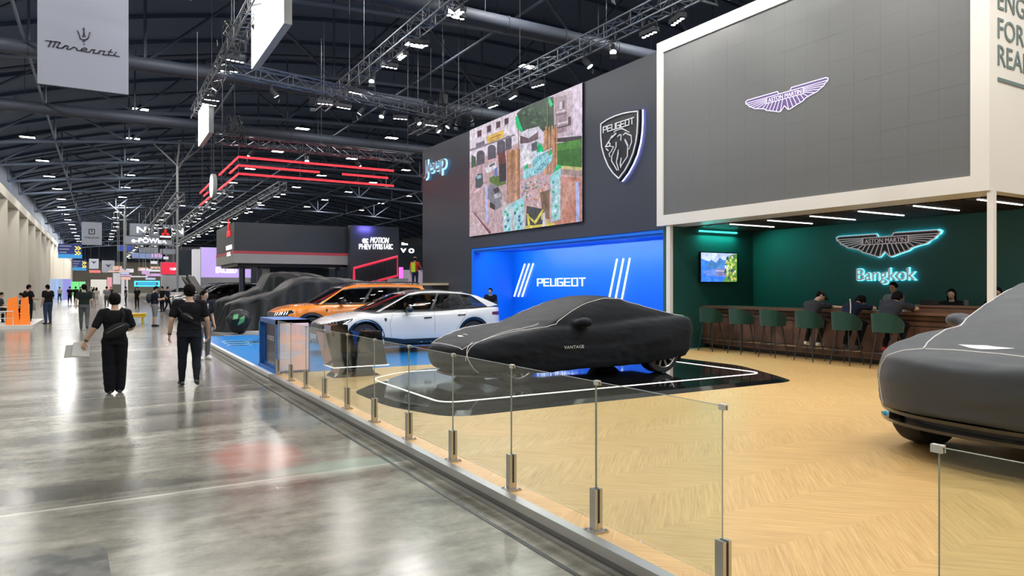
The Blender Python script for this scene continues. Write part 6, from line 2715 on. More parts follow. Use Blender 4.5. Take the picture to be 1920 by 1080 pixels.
# light trusses with lines of small lamps far along the aisle side
dot0 = None
rnd = random.Random(5)
n_d = 0
for (x, z) in ((4.5, 7.6), (7.5, 8.4), (11, 8.8)):
    mb = MB()
    mb.truss((x, 50, z), (x, 150, z), .5, .05, 2.2)
    tag(mb.build('lighting_truss', truss_metal), 'long far lighting truss dotted with lamps, %s' % {4.5: 'lowest one nearest the aisle', 7.5: 'middle one', 11: 'highest one on the right'}[x], 'truss', 'far lighting trusses')
    y = 51
    while y < 150:
        if dot0 is None:
            dot0 = MB().box((-.16, -.10, -.12), (.16, .10, .1), 1).box((-.14, -.08, -.14), (.14, .08, -.121), 0).build('truss_lamp', [lamp_glow, dark_steel])
            o = dot0
        else:
            o = dot0.copy()
            COL.objects.link(o)
        o.location = (x + rnd.choice((-.25, .25)), y, z - .355)
        tag(o, 'small bright lamp on a far lighting truss', 'lamp', 'small lamps on the far trusses')
        y += rnd.uniform(3.2, 6.5)

# ================================================================ distant cars
silver_paint = mat('silver_paint', (.55, .57, .62), .25, .3, coat=.8)
dark_paint = mat('black_paint', (.012, .013, .016), .18, coat=.9)
carl = ['far white crossover, first in the row of pale cars by the aisle', 'far silver suv behind the first pale car', 'far white crossover in the middle of the pale car row', 'far silver suv near the cyan sign', 'far white crossover beyond the cyan sign', 'far white car at the end of the pale row', 'far silver car right of the walking man']
spots = [(4.9, 52, 0, 1, 0), (5.6, 56, 0, 0, 1), (4.6, 61, 0, 1, 0), (5.4, 66, .2, 0, 1), (9.8, 50, .3, 1, 0), (4.6, 78, 0, 1, 0), (9.6, 58, -.2, 0, 1)]
for i, (x, y, rz, k, mk) in enumerate(spots):
    src = c408 if k else c5008
    o = copy_tree(src, (x, y, .22), rz, carl[i], swap={'orange_paint': silver_paint} if not k else None)
    o['group'] = 'distant pale cars'
mb = MB()
mb.box((3.9, 47.5, 0), (15, 83, .2))
structure(mb.build('floor_far_deck', mat('grey_deck')), 'dark deck under the distant cars')
# black cars with open bonnets
for i, (x, y, rz) in enumerate(((4.3, 35.6, .15), (4.2, 40.2, .1))):
    x -= .0
for i, (x, y, rz, lab) in enumerate(((3.55, 40.6, .1, 'black suv with its bonnet raised beyond the walking pair'), (3.75, 46.5, .05, 'second black suv with a raised bonnet farther back'))):
    o = copy_tree(c5008, (x, y, .22), rz, lab, swap={'orange_paint': dark_paint})
    o['group'] = 'black cars with raised bonnets'
    mb = MB()
    for s in (-1, 1):
        pass
    P = [Vector((1.15, -.72, 1.10)), Vector((1.15, .72, 1.10)), Vector((.62, .66, 2.02)), Vector((.52, .0, 2.10)), Vector((.62, -.66, 2.02))]
    mb.prism(P, (.03, 0, .02))
    mb.tube([P[0], P[4], P[3], P[2], P[1]], .03, 6)
    mb.build('raised_bonnet', dark_paint if i else mat('bonnet_edge', (.45, .45, .5), .3, .5), o)
mb = MB()
mb.box((3.4, 38.2, 0), (9, 47.4, .2))
structure(mb.build('floor_black_deck', mat('black_plastic')), 'black deck under the cars with raised bonnets')
# yellow floor stand in the aisle
mb = MB()
mb.box((-.55, -.3, .30), (.55, .3, .42))
mb.box((-.62, -.34, .42), (.62, .34, .48))
for s in (-1, 1):
    mb.box((s * .45 - .04, -.25, 0), (s * .45 + .04, .25, .3))
o = mb.build('yellow_trolley', mat('signal_yellow', (.75, .48, .02), .4))
o.location = (1.25, 36.5, 0)
tag(o, 'low yellow trolley standing in the aisle between the walkers', 'trolley')

# ================================================================ cafe corner on the left
orange_totem = mat('totem_orange', (.95, .22, .02), .45, emit=(1, .25, .03), estr=.25)
caf = mat('cafe_white', (.78, .78, .76), .45)
mb = MB()
mb.box((-6.7, 34.0, 0), (-2.35, 40.5, .16))
structure(mb.build('floor_white_platform', caf), 'white low platform of the seating corner')
for i, (px_, lab) in enumerate(((24, 'left orange totem at the edge of the white seating platform'), (47, 'right orange totem of the white seating platform'))):
    p = at(px_, 600, Y=34.4)
    mb = MB()
    w = .22 if i == 0 else .17
    mb.add([(-w * 1.05, -.1, 0), (w, -.1, 0), (w, .1, 0), (-w * 1.05, .1, 0), (-w * .8, -.1, 1.05), (w * .55, -.1, 1.15), (w * .55, .1, 1.15), (-w * .8, .1, 1.05)], [(3, 2, 1, 0), (4, 5, 6, 7), (0, 1, 5, 4), (1, 2, 6, 5), (2, 3, 7, 6), (3, 0, 4, 7)])
    o = mb.build('orange_totem', orange_totem)
    o.location = (p.x, 34.5, .16)
    tag(o, lab, 'totem', 'orange totems')
def cafe_table():
    r = empty('cafe_table', (0, 0, 0))
    mb = MB()
    mb.cyl((0, 0, .70), (0, 0, .73), .38, n=24)
    mb.build('table_top', caf, r)
    mb = MB()
    mb.cyl((0, 0, .02), (0, 0, .70), .03, n=8)
    mb.cyl((0, 0, 0), (0, 0, .02), .24, n=18)
    mb.build('pedestal', caf, r)
    return r
def cafe_chair():
    r = empty('cafe_chair', (0, 0, 0))
    mb = MB()
    mb.box((-.21, -.21, .43), (.21, .21, .46))
    mb.build('seat', caf, r)
    mb = MB()
    mb.box((-.21, .18, .46), (.21, .21, .82))
    mb.build('backrest', caf, r)
    for sx in (-1, 1):
        for sy in (-1, 1):
            mb = MB()
            mb.cyl((sx * .2, sy * .2, 0), (sx * .18, sy * .18, .43), .014, n=6)
            mb.build('leg', caf, r)
    return r
t0, c0 = cafe_table(), cafe_chair()
for i, (x, y) in enumerate(((-5.4, 35.2), (-4.3, 36.6), (-3.2, 35.4), (-3.3, 38.4), (-5.6, 38.0))):
    o = t0 if i == 0 else copy_tree(t0)
    o.location = (x, y, .16)
    tag(o, 'white round cafe table, %s' % ('front left by the left totem', 'between the two totems', 'front right near the standing pair', 'back right one', 'back left one')[i], 'table', 'white cafe tables')
CH = [(-5.9, 35.5, 1.4), (-4.9, 36.9, .3), (-3.75, 36.3, 2.4), (-2.75, 35.2, -1.5), (-2.8, 38.7, -1.2), (-3.9, 38.6, 1.5), (-5.0, 38.3, -1.3), (-6.1, 37.8, 1.6)]
for i, (x, y, rz) in enumerate(CH):
    o = c0 if i == 0 else copy_tree(c0)
    o.location = (x, y, .16)
    o.rotation_euler = (0, 0, rz)
    tag(o, 'white cafe chair %s' % ('at the front left table', 'behind the middle table', 'between middle and right tables', 'at the front right table by the platform edge', 'at the back right table', 'left of the back right table', 'right of the back left table', 'left of the back left table')[i], 'chair', 'white cafe chairs')
mb = MB()
mb.tube([(-6.6, 34.05, .16), (-6.6, 34.05, .72), (-3.0, 34.05, .72), (-3.0, 34.05, .16)], .025, 6)
mb.tube([(-6.6, 34.05, .45), (-3.0, 34.05, .45)], .018, 6)
tag(mb.build('low_railing', caf), 'low white railing along the seating platform', 'railing')

rnd = random.Random(11)
pan = None
for k in range(26):
    px_, py_, Yq = rnd.uniform(205, 345), rnd.uniform(478, 526), rnd.uniform(100, 128)
    p = at(px_, py_, Y=Yq)
    if p.z > 8.5 or 6.2 < p.z < 8.0:
        continue
    c = rnd.choice([(.9, .92, 1), (.9, .92, 1), (.6, .7, 1), (1, .6, .5), (.8, .5, .9)])
    mm = glow('panel_glow_%d' % [(.9, .92, 1), (.6, .7, 1), (1, .6, .5), (.8, .5, .9)].index(c), c, .55)
    w, h = rnd.uniform(.3, 1.2), rnd.uniform(.08, .3)
    o = MB().box((-w, -.05, -h), (w, 0, h), 0).box((-w, 0, -h), (w, .3, h), 1).box((-.03, .1, h), (.03, .16, 12.2 - p.z), 1).build('far_light_panel', [mm, mat('casing_grey')])
    o.location = p
    tag(o, 'small lit panel among the crowd of signs over the far stands', 'sign', 'small lit panels of the far stands')
# ================================================================ people
def V(*a):
    return Vector(a)


def cap(mb, a, b, ra, rb, n=12):
    """closed tapered limb with round ends"""
    a, b = Vector(a), Vector(b)
    t = (b - a)
    if t.length < 1e-5:
        mb.ball(a, ra, n)
        return
    t.normalize()
    pts, rs = [], []
    for k in range(4):
        q = PI / 2 * (1 - k / 4)
        pts.append(a - t * ra * math.sin(q))
        rs.append(max(.001, ra * math.cos(q)))
    pts += [a, b]
    rs += [ra, rb]
    for k in range(1, 5):
        q = PI / 2 * k / 4
        pts.append(b + t * rb * math.sin(q))
        rs.append(max(.001, rb * math.cos(q)))
    mb.tube(pts, rs, n)


def rings(mb, rr, n=20):
    """closed loft; rr: (centre, lateral vec, depth vec) per ring"""
    vs, fs = [], []
    for c, u, w in rr:
        for j in range(n):
            q = 2 * PI * j / n
            cs, sn = math.cos(q), math.sin(q)
            vs.append(c + u * (abs(cs) ** .85 * (1 if cs > 0 else -1)) + w * (abs(sn) ** .85 * (1 if sn > 0 else -1)))
    k = len(rr)
    for i in range(k - 1):
        for j in range(n):
            fs.append((i * n + j, i * n + (j + 1) % n, (i + 1) * n + (j + 1) % n, (i + 1) * n + j))
    fs.append(tuple(range(n))[::-1])
    fs.append(tuple((k - 1) * n + j for j in range(n)))
    mb.add(vs, fs)


def hand(mb, w, d, n, side, curl=.5, s=1.0, fine=True):
    d = d.normalized()
    n = (n - d * n.dot(d)).normalized()
    lat = d.cross(n) * side
    p = w + d * .045 * s
    rings(mb, [(w - d * .01 * s, lat * .026 * s, n * .020 * s), (w + d * .03 * s, lat * .036 * s, n * .016 * s), (w + d * .085 * s, lat * .041 * s, n * .014 * s), (w + d * .098 * s, lat * .036 * s, n * .010 * s)], 12)
    for i, (o, L) in enumerate(((-1.5, .062), (-.5, .075), (.5, .08), (1.5, .07))):
        base = w + d * .088 * s + lat * o * .0205 * s
        a = 0
        q = base
        for k, f in enumerate((.42, .33, .25)):
            a += curl * (.55 + .12 * i * .3)
            dd = d * math.cos(a) + n * math.sin(a) + lat * o * .04
            e = q + dd.normalized() * L * f * s
            cap(mb, q, e, (.0092 - .0008 * k) * s, (.0085 - .0008 * k) * s, 8)
            q = e
    b0 = w + d * .028 * s + lat * .030 * s
    t1 = b0 + (lat * .75 + d * .7 + n * .35).normalized() * .036 * s
    t2 = t1 + (lat * .25 + d * .85 + n * .45).normalized() * .030 * s
    cap(mb, b0, t1, .0125 * s, .0105 * s, 8)
    cap(mb, t1, t2, .010 * s, .0085 * s, 8)


REST = dict(hip=(0, 0, .92), lhip=(-.092, 0, .90), rhip=(.092, 0, .90), lknee=(-.10, .02, .49), rknee=(.10, .02, .49), lank=(-.10, -.02, .085), rank=(.10, -.02, .085),
            chest=(0, .01, 1.24), neck=(0, -.01, 1.435), head=(0, .025, 1.585), lsh=(-.175, -.005, 1.385), rsh=(.175, -.005, 1.385), lel=(-.235, -.03, 1.10), rel=(.235, -.03, 1.10),
            lwr=(-.245, .05, .86), rwr=(.245, .05, .86), ltoe=(-.115, .13, .03), rtoe=(.115, .13, .03), face=(0, 1, 0))


def person(label, loc, yaw, H=1.7, pose=None, shirt=None, trousers=None, shoes=None, skin_m=None, hair=None, hairstyle='short', vox=.02, sleeve=.62, leg=1.0, wide=0., curl=.5, build=1.0, hat=None, female=False, shirt_len=.0,
           group=None, palm=None, extra=None):
    s = H / 1.71
    J = dict(REST)
    if pose:
        J.update(pose)
    J = {k: Vector(v) for k, v in J.items()}
    r = empty('person', loc, yaw, label, 'person', group)
    r.scale = (s, s, s)
    shirt = shirt or mat('black_cloth')
    trousers = trousers or mat('black_trousers', (.008, .009, .013), .85, spec=.12)
    shoes = shoes or mat('dark_shoes', (.02, .02, .022), .6)
    skin_m = skin_m or skin
    hair = hair or mat('black_hair', (.005, .004, .004), .75, spec=.1)
    B = build
    spine = [J['hip'], J['hip'].lerp(J['chest'], .5), J['chest'], J['neck']]
    lat = (J['rsh'] - J['lsh']).normalized()
    latH = (J['rhip'] - J['lhip']).normalized()

    def frame(t):
        k = min(2.999, max(0, t * 3))
        i = int(k)
        c = spine[i].lerp(spine[i + 1], k - i)
        ax = (spine[i + 1] - spine[i]).normalized()
        l = latH.lerp(lat, t)
        l = (l - ax * l.dot(ax)).normalized()
        return c, l, l.cross(ax) * -1

    def torso(mb, inf, prof, tstart=0, tend=1):
        rr = []
        for t, rx, ry in prof:
            if t < tstart - 1e-6:
                continue
            if t < 0:
                c, l, w = frame(0)
                ax = (spine[1] - spine[0]).normalized()
                c = spine[0] + ax * t * .5
            else:
                c, l, w = frame(t)
            rr.append((c, l * (rx * B + inf), w * (ry * B + inf)))
        rings(mb, rr)
    prof = [(-.16, .13, .085), (-.06, .158, .11), (.05, .165, .115), (.2, .152, .108), (.36, .142, .10), (.5, .15, .105), (.64, .165, .115), (.78, .172, .112), (.88, .165, .098), (.95, .12, .08), (1.0, .06, .06)]
    if female:
        prof = [(a, b * .93, c * .97) for a, b, c in prof]
    mb = MB()
    torso(mb, 0, prof)
    nk = (J['head'] - J['neck'])
    cap(mb, J['neck'] - nk * .25, J['neck'] + nk * .75, .056, .05)
    # head
    f = J['face'].normalized()
    up = nk.normalized()
    f = (f - up * f.dot(up)).normalized()
    R_ = up.cross(f) * -1
    M = Matrix((R_, f, up)).transposed()
    h = J['head']
    mb.ball(h + up * .02, (.076, .094, .100), 16, M=M)
    mb.ball(h + up * -.045 + f * .022, (.056, .066, .070), 14, M=M)
    mb.ball(h + up * -.09 + f * .055, (.026, .024, .022), 10, M=M)
    mb.ball(h + f * .10 + up * -.022, (.013, .020, .019), 8, M=M)
    cap(mb, h + f * .092 + up * .015, h + f * .106 + up * -.022, .008, .011, 8)
    for sd in (-1, 1):
        mb.ball(h + R_ * sd * .077 + up * -.01 - f * .008, (.011, .020, .030), 8, M=M)
    for a, sg in (('l', -1), ('r', 1)):
        sh, el, wr = J[a + 'sh'], J[a + 'el'], J[a + 'wr']
        mb.ball(sh, .052 * B, 12)
        cap(mb, sh, el, .050 * B, .038 * B)
        mid = el.lerp(wr, .35)
        cap(mb, el, mid, .038 * B, .036 * B)
        cap(mb, mid, wr, .037 * B, .026)
        d = (wr - el).normalized()
        if palm and a in palm:
            pd, pn = Vector(palm[a][0]), Vector(palm[a][1])
        else:
            pd, pn = d + V(0, .1, 0), V(-sg, 0, 0)
        hand(mb, wr, pd, pn, 1 if a == 'l' else -1, curl)
        hp, kn, an = J[a + 'hip'], J[a + 'knee'], J[a + 'ank']
        cap(mb, hp, kn, .082 * B, .052 * B)
        m2 = kn.lerp(an, .3)
        cap(mb, kn, m2, .052 * B, .054 * B)
        cap(mb, m2, an, .054 * B, .036)
        cap(mb, an, J[a + 'toe'], .034, .022)
    remeshed(mb, 'body', skin_m, vox, 2, r)
    # shirt
    mb = MB()
    pf = [(t, rx, ry) for t, rx, ry in prof if t < .99]
    pf[-1] = (.95, .10, .08)
    pf.append((.985, .062, .058))
    pf = [(-.16 - shirt_len, .165, .12)] + pf if True else pf
    torso(mb, .016, pf)
    for a in 'lr':
        sh, el, wr = J[a + 'sh'], J[a + 'el'], J[a + 'wr']
        cap(mb, sh.lerp(J['neck'], .35), sh, .06 * B, .068 * B)
        if sleeve <= 1:
            cap(mb, sh, sh.lerp(el, sleeve), .068 * B, .062 * B)
        else:
            cap(mb, sh, el, .066 * B, .052 * B)
            cap(mb, el, el.lerp(wr, sleeve - 1), .052 * B, .040 * B)
    def wrk(p, n):
        return p + n * (.006 * noise.noise(Vector((p.x * 9, p.y * 9, p.z * 14))) + .003 * noise.noise(p * 30))
    remeshed(mb, 'shirt', shirt, vox, 2, r, wrk)
    # trousers
    mb = MB()
    c, l, w = frame(0)
    rings(mb, [(c + V(0, 0, .06), l * (.165 * B), w * (.118 * B)), (c, l * (.17 * B), w * (.122 * B)), (c - V(0, 0, .09), l * (.165 * B), w * (.115 * B))])
    for a in 'lr':
        hp, kn, an = J[a + 'hip'], J[a + 'knee'], J[a + 'ank']
        cap(mb, hp, kn, .098 * B + wide * .3, .066 * B + wide)
        if leg >= 1:
            m2 = kn.lerp(an, .4)
            cap(mb, kn, m2, .066 * B + wide, .063 * B + wide)
            cap(mb, m2, an, .063 * B + wide, .046 + wide * 1.1)
        else:
            cap(mb, kn, kn.lerp(an, leg), .066 * B + wide, .066 + wide)
    remeshed(mb, 'trousers', trousers, vox, 2, r, wrk)
    # shoes
    for a in 'lr':
        an, to = J[a + 'ank'], J[a + 'toe']
        d = (to - an)
        d.z = 0
        mb = MB()
        heel = an - d.normalized() * .045
        slope = to.z - .03
        heel.z = an.z - .05
        cap(mb, heel, to + V(0, 0, .008), .036, .032)
        cap(mb, an - V(0, 0, .02), an.lerp(to, .5) + V(0, 0, .0), .042, .038)
        remeshed(mb, 'shoe', shoes, max(.011, vox * .7), 2, r)
    # hair
    mb = MB()
    if hairstyle != 'bald':
        mb.ball(h + up * .034 - f * .014, (.085, .098, .102), 16, M=M)
        if hairstyle == 'full':
            mb.ball(h + up * .028 - f * .030, (.097, .098, .112), 16, M=M)
            mb.ball(h - up * .030 - f * .050, (.088, .055, .06), 12, M=M)
        if hairstyle == 'short':
            mb.ball(h - up * .03 - f * .05, (.068, .045, .05), 12, M=M)
        if hairstyle == 'long':
            mb.ball(h + up * .02 - f * .04, (.09, .08, .11), 14, M=M)
            rings(mb, [(h - f * .055 + up * .05, R_ * .085, f * .05), (h - f * .065 - up * .08, R_ * .088, f * .045), (h - f * .06 - up * .2, R_ * .07, f * .035)], 14)
            for sd in (-1, 1):
                cap(mb, h + R_ * sd * .075 + up * .05 + f * .01, h + R_ * sd * .078 - up * .12, .024, .018)
        if hairstyle == 'bun':
            mb.ball(h + up * .02 - f * .1, (.045, .04, .045), 12, M=M)

        def hz(p, n):
            return p + n * .006 * noise.noise(p * 40)
        hm = remeshed(mb, 'hair', hair, min(vox, .014), 1, r, hz)
        # the hairline leaves the face free
        bm = bmesh.new()
        bm.from_mesh(hm.data)
        kill = []
        for v in bm.verts:
            q = v.co - h
            if q.dot(f) > .038 + .035 * max(0, (q.dot(up) - .02) / .06) and q.dot(up) < .068:
                kill.append(v)
        bmesh.ops.delete(bm, geom=kill, context='VERTS')
        bm.to_mesh(hm.data)
        bm.free()
    if hat:
        mb = MB()
        mb.ball(h + up * .055 - f * .005, (.092, .105, .078), 16, M=M)
        mb.v = [p if (p - h).dot(up) > .035 else p - up * ((p - h).dot(up) - .035) for p in mb.v]
        rings(mb, [(h + up * .045 + f * .12, R_ * .06, f * .055), (h + up * .055 + f * .12, R_ * .06, f * .055)], 12)
        mb.build('cap', hat, r, smooth=True)
    # eyes, brows and mouth
    mb = MB()
    for sd in (-1, 1):
        mb.ball(h + f * .083 + R_ * sd * .031 + up * .004, (.012, .006, .006), 8, M=M)
        cap(mb, h + f * .086 + R_ * sd * .018 + up * .024, h + f * .080 + R_ * sd * .044 + up * .024, .003, .0025, 6)
    mb.build('eyes', mat('eye_dark', (.02, .012, .01), .3), r)
    mb = MB()
    mb.ball(h + f * .088 - up * .058, (.022, .006, .006), 8, M=M)
    mb.build('mouth', mat('lip', (.35, .13, .11), .5), r)
    if extra:
        extra(r, J, M)
    return r


def P(name, col, rough=.8):
    return mat(name, col, rough, spec=.15)


grey_jeans = P('grey_jeans', (.10, .11, .12))
blue_jeans = P('blue_jeans', (.035, .055, .11))
navy = P('navy_cloth', (.012, .016, .035))
char_cloth = P('charcoal_tee', (.035, .037, .042))
white_shoes = P('white_shoes', (.72, .72, .68), .6)
grey_shoes = P('grey_shoes', (.06, .065, .07), .7)
grey_cloth = P('grey_cloth', (.22, .22, .24))
light_cloth = P('light_cloth', (.5, .48, .46))
bag_m = mat('bag_fabric', (.009, .010, .012), .7, spec=.25)


def bag_on_back(r, c, size, tilt, strap, mb_extra=None, label=None):
    """a sling bag on the back: c centre, strap list of points"""
    b = empty('sling_bag', (0, 0, 0))
    b.parent = r
    M = Matrix.Translation(c) @ Matrix.Rotation(tilt, 4, 'Y')
    mb = MB()
    sx, sy, sz = size
    mb.ball((0, 0, 0), (sx, sy, sz), 16)
    mb.v = [M @ Vector((p.x, p.y, p.z * (1 + .15 * math.cos(p.x / sx * 1.5)))) for p in mb.v]
    k = len(mb.v)
    o = mb.build('pouch', bag_m, b, smooth=True)
    mb = MB()
    mb.tube([M @ V(-sx * .7, -sy * .86, sz * .35), M @ V(0, -sy * 1.05, sz * .45), M @ V(sx * .7, -sy * .86, sz * .35)], .004, 5)
    mb.build('zip', mat('zip_metal', (.25, .25, .26), .35, .8), b)
    mb = MB()
    for a_, b_ in zip(strap, strap[1:]):
        t = (b_ - a_)
        mb.ribbon([a_, b_], .032, V(0, -1, .1), .006)
    mb.build('strap', bag_m, b)
    return b


def watch(r, p, d, rad=.034, name='watch'):
    mb = MB()
    d = d.normalized()
    mb.cyl(p - d * .011, p + d * .011, rad, n=14)
    mb.build(name, black_plastic, r)


# --- the two walking away in front
def ex1(r, J, M):
    bag_on_back(r, V(.02, -.165, 1.08), (.21, .05, .10), -.48, [V(-.15, -.13, 1.06), V(.10, -.165, 1.2), V(.13, -.15, 1.36), V(.10, -.07, 1.46)])
    watch(r, J['lwr'] + (J['lel'] - J['lwr']) * .12, J['lel'] - J['lwr'])
person('person in loose black clothes with a sling bag, walking away holding white sheets', (0.20, 12.78, 0), .03, 1.60,
       dict(lel=(-.30, -.06, 1.12), lwr=(-.43, .02, .895), rel=(.27, -.02, 1.12), rwr=(.22, .20, 1.06), lank=(-.075, -.02, .085), rank=(.075, .06, .085), ltoe=(-.09, .13, .03), rtoe=(.10, .2, .03), lknee=(-.085, .03, .49), rknee=(.085, .08, .49),
            head=(.0, .04, 1.575), lsh=(-.185, -.005, 1.375), rsh=(.185, -.005, 1.375)),
       mat('black_cloth'), P('wide_black', (.006, .007, .010)), grey_shoes, hairstyle='full', vox=.0085, sleeve=.82, wide=.034, build=1.04, shirt_len=.16, curl=.75, palm={'l': (V(-.35, .15, -1), V(.6, .6, 0)), 'r': (V(-.4, .9, .1), V(-.5, -.3, .6))}, extra=ex1)
sheet = mat('paper_white', (.80, .82, .86), .5)
ps_ = empty('paper_sheets', (-.30, 12.83, .60), .0, 'white paper sheets held low by the left walker', 'paper')
mb = MB()
mb.prism([V(-.09, 0, .02), V(.15, .01, .0), V(.17, .0, .25), V(-.06, .0, .23)], (0, .004, 0))
mb.build('front_sheet', sheet, ps_)
mb = MB()
mb.prism([V(-.19, .012, -.01), V(.05, .016, .0), V(.04, .014, .20), V(-.16, .012, .19)], (0, .003, 0))
mb.build('rear_sheet', P('paper_grey', (.6, .62, .62), .5), ps_)


def ex2(r, J, M):
    bag_on_back(r, V(-.045, -.165, 1.17), (.115, .04, .055), .55, [V(-.17, -.10, 1.32), V(-.12, -.14, 1.24), V(.05, -.16, 1.08), V(.16, -.12, 1.03)])
    watch(r, J['lwr'] + (J['lel'] - J['lwr']) * .1, J['lel'] - J['lwr'])
    mb = MB()
    a, b_ = J['lel'].lerp(J['lwr'], .05), J['lel'].lerp(J['lwr'], .78)
    cap(mb, a, b_, .0385, .0305, 14)
    tt = mat('tattooed_skin', (.2, .12, .09), .6)
    mottled(tt, (.06, .05, .05), (.40, .25, .18), 26, .42, .58)
    mb.build('tattoo', tt, r, smooth=True)
person('man in black shirt and dark jeans with a small back bag and watch, walking away', (1.31, 13.0, 0), -.02, 1.74,
       dict(lel=(-.275, -.05, 1.12), lwr=(-.30, .03, .87), rel=(.27, -.03, 1.12), rwr=(.30, .10, .86), lhip=(-.09, 0, .90), rhip=(.09, 0, .90), lank=(-.105, .14, .085), ltoe=(-.13, .29, .03), rank=(.10, -.10, .14), rtoe=(.13, .04, .035),
            lknee=(-.10, .11, .49), rknee=(.11, .03, .49), lsh=(-.195, -.005, 1.385), rsh=(.195, -.005, 1.385)),
       mat('black_cloth'), P('dark_jeans', (.012, .016, .024)), hairstyle='full', vox=.0085, sleeve=.66, build=1.10, curl=.8, shirt_len=.10, extra=ex2)


def ex3(r, J, M):
    mb = text_mb('9!', .12, .17, .004)
    mb.build('shirt_print', mat('print_white'), r, M=Matrix.Translation((.05, .145, 1.27)) @ Matrix.Rotation(PI, 4, 'Z'))
person('woman in black tee with white print looking aside, half hidden by the walking man', (2.08, 17.6, 0), math.radians(205), 1.62, dict(rel=(.25, .02, 1.10), rwr=(.22, .16, .92), face=(-.35, 1, 0)), hairstyle='bun', vox=.013, shoes=white_shoes, trousers=grey_jeans, female=True, extra=ex3, sleeve=.7)


# --- walkers farther along the aisle
W1 = dict(lank=(-.09, .16, .085), ltoe=(-.1, .31, .035), lknee=(-.095, .14, .49), rank=(.09, -.16, .14), rtoe=(.1, -.02, .05), rknee=(.10, .02, .48), lwr=(-.26, -.06, .87), rwr=(.26, .16, .89), lel=(-.25, -.07, 1.11))
person('man in dark tee and grey jeans walking away down the aisle, beyond the sheet carrier', (-.55, 32.3, 0), .05, 1.80, W1, P('dark_green_tee', (.012, .022, .02)), grey_jeans, hairstyle='full', vox=.02, build=1.08)
def ex_bp(r, J, M):
    mb = MB()
    mb.ball((0, -.22, 1.2), (.16, .11, .22), 14)
    mb.build('backpack', mat('navy_pack', (.015, .018, .03), .7), r, smooth=True)
person('man in navy tee and pale shorts with a backpack, standing by the black deck', (2.0, 33.4, 0), -1.35, 1.74, dict(rel=(.24, .10, 1.12), rwr=(.12, .30, 1.16), lel=(-.24, .10, 1.12), lwr=(-.12, .30, 1.16), head=(0, .06, 1.58)), navy, grey_cloth, leg=.12, shoes=P('black_shoes', (.02, .02, .02)), vox=.02, extra=ex_bp, build=1.1)
person('man in black clothes standing at the left of the talking pair by the seating corner', (-2.75, 37.5, 0), -.9, 1.80, dict(rel=(.26, .05, 1.12), rwr=(.16, .25, 1.1)), mat('black_cloth'), vox=.022, build=1.12)
person('man in black tee and blue jeans standing at the right of the talking pair', (-2.05, 37.9, 0), .7, 1.80, dict(rwr=(.3, .25, 1.0), rel=(.28, .05, 1.15)), mat('black_cloth'), blue_jeans, vox=.022, build=1.15, hairstyle='short')
far_people = [
    ('man in a dark suit walking, left of the far dark pair', 131, 571, .2, 1.74, 'black_cloth', None, 'short'),
    ('man in a dark suit walking, right of the far dark pair', 142, 570, .1, 1.74, 'black_cloth', None, 'short'),
    ('woman with long dark hair and pale dress far down the aisle', 181, 573, 0, 1.66, 'light_cloth', 'light_cloth', 'long'),
    ('person in grey shirt and shorts walking behind the left walker', 200, 577, 0, 1.74, 'grey_cloth', 'grey_jeans', 'short'),
    ('person in dark clothes by the end booths, left of the lit pylon', 208, 566, 2.8, 1.7, 'charcoal_tee', None, 'short'),
    ('distant person before the green booth front', 151, 562, 1.2, 1.7, 'charcoal_tee', 'grey_jeans', 'short'),
    ('distant person in black before the pale end booth', 160, 561, .4, 1.7, 'black_cloth', None, 'short'),
    ('distant person in a pale shirt at the end of the aisle', 172, 560, .2, 1.7, 'light_cloth', 'grey_jeans', 'short'),
    ('distant person in black under the small grey banner', 176, 562, -.4, 1.68, 'black_cloth', None, 'long'),
    ('person in dark jacket by the silver car, right of the pylon', 236, 573, 1.5, 1.72, 'charcoal_tee', None, 'short'),
    ('person in black beside the cyan sign leg', 257, 578, 2.6, 1.72, 'black_cloth', None, 'short'),
    ('person in dark clothes just behind the man in pale shorts', 304, 585, 2.2, 1.74, 'black_cloth', None, 'short'),
    ('second person in dark clothes behind the man in pale shorts', 314, 585, -2.2, 1.72, 'navy_cloth', None, 'short'),
    ('person near the blue portal booth in pale clothes', 112, 566, .5, 1.7, 'light_cloth', 'blue_jeans', 'short'),
]
for lab, px_, py_, yaw, H, sh_, tr_, hs_ in far_people:
    p = at(px_, py_, z=0)
    person(lab, (p.x, p.y, 0 if not (300 < px_ < 320 or px_ in (236, 257)) else 0), yaw, H, W1 if yaw < 1 else None, MATS[sh_], MATS[tr_] if tr_ else None, vox=.035, hairstyle=hs_)

# --- the seating corner
SIT = dict(hip=(0, 0, .56), lhip=(-.1, 0, .54), rhip=(.1, 0, .54), lknee=(-.13, .40, .52), rknee=(.13, .40, .52), lank=(-.12, .36, .10), rank=(.12, .36, .10), ltoe=(-.13, .50, .03), rtoe=(.13, .50, .03),
           chest=(0, .03, .87), neck=(0, .04, 1.06), head=(0, .08, 1.21), lsh=(-.175, .03, 1.01), rsh=(.175, .03, 1.01), lel=(-.22, .12, .78), rel=(.22, .12, .78), lwr=(-.12, .34, .78), rwr=(.12, .34, .78))
seated = [(-5.9, 35.5, 1.4 + PI, 'black_cloth', 'person in black seated behind the left orange totem', 'short'), (-4.9, 36.9, .3 + PI, 'light_cloth', 'person in pale top seated between the totems', 'long'),
          (-3.75, 36.3, 2.4 + PI, 'charcoal_tee', 'person in dark top seated right of the right totem', 'short'), (-2.75, 35.2, -1.5 + PI, 'black_cloth', 'person in dark trousers seated at the platform edge', 'short'),
          (-2.8, 38.7, -1.2 + PI, 'black_cloth', 'person seated at the back right cafe table', 'long'), (-3.9, 38.6, 1.5 + PI, 'navy_cloth', 'person in navy seated behind the talking pair', 'short')]
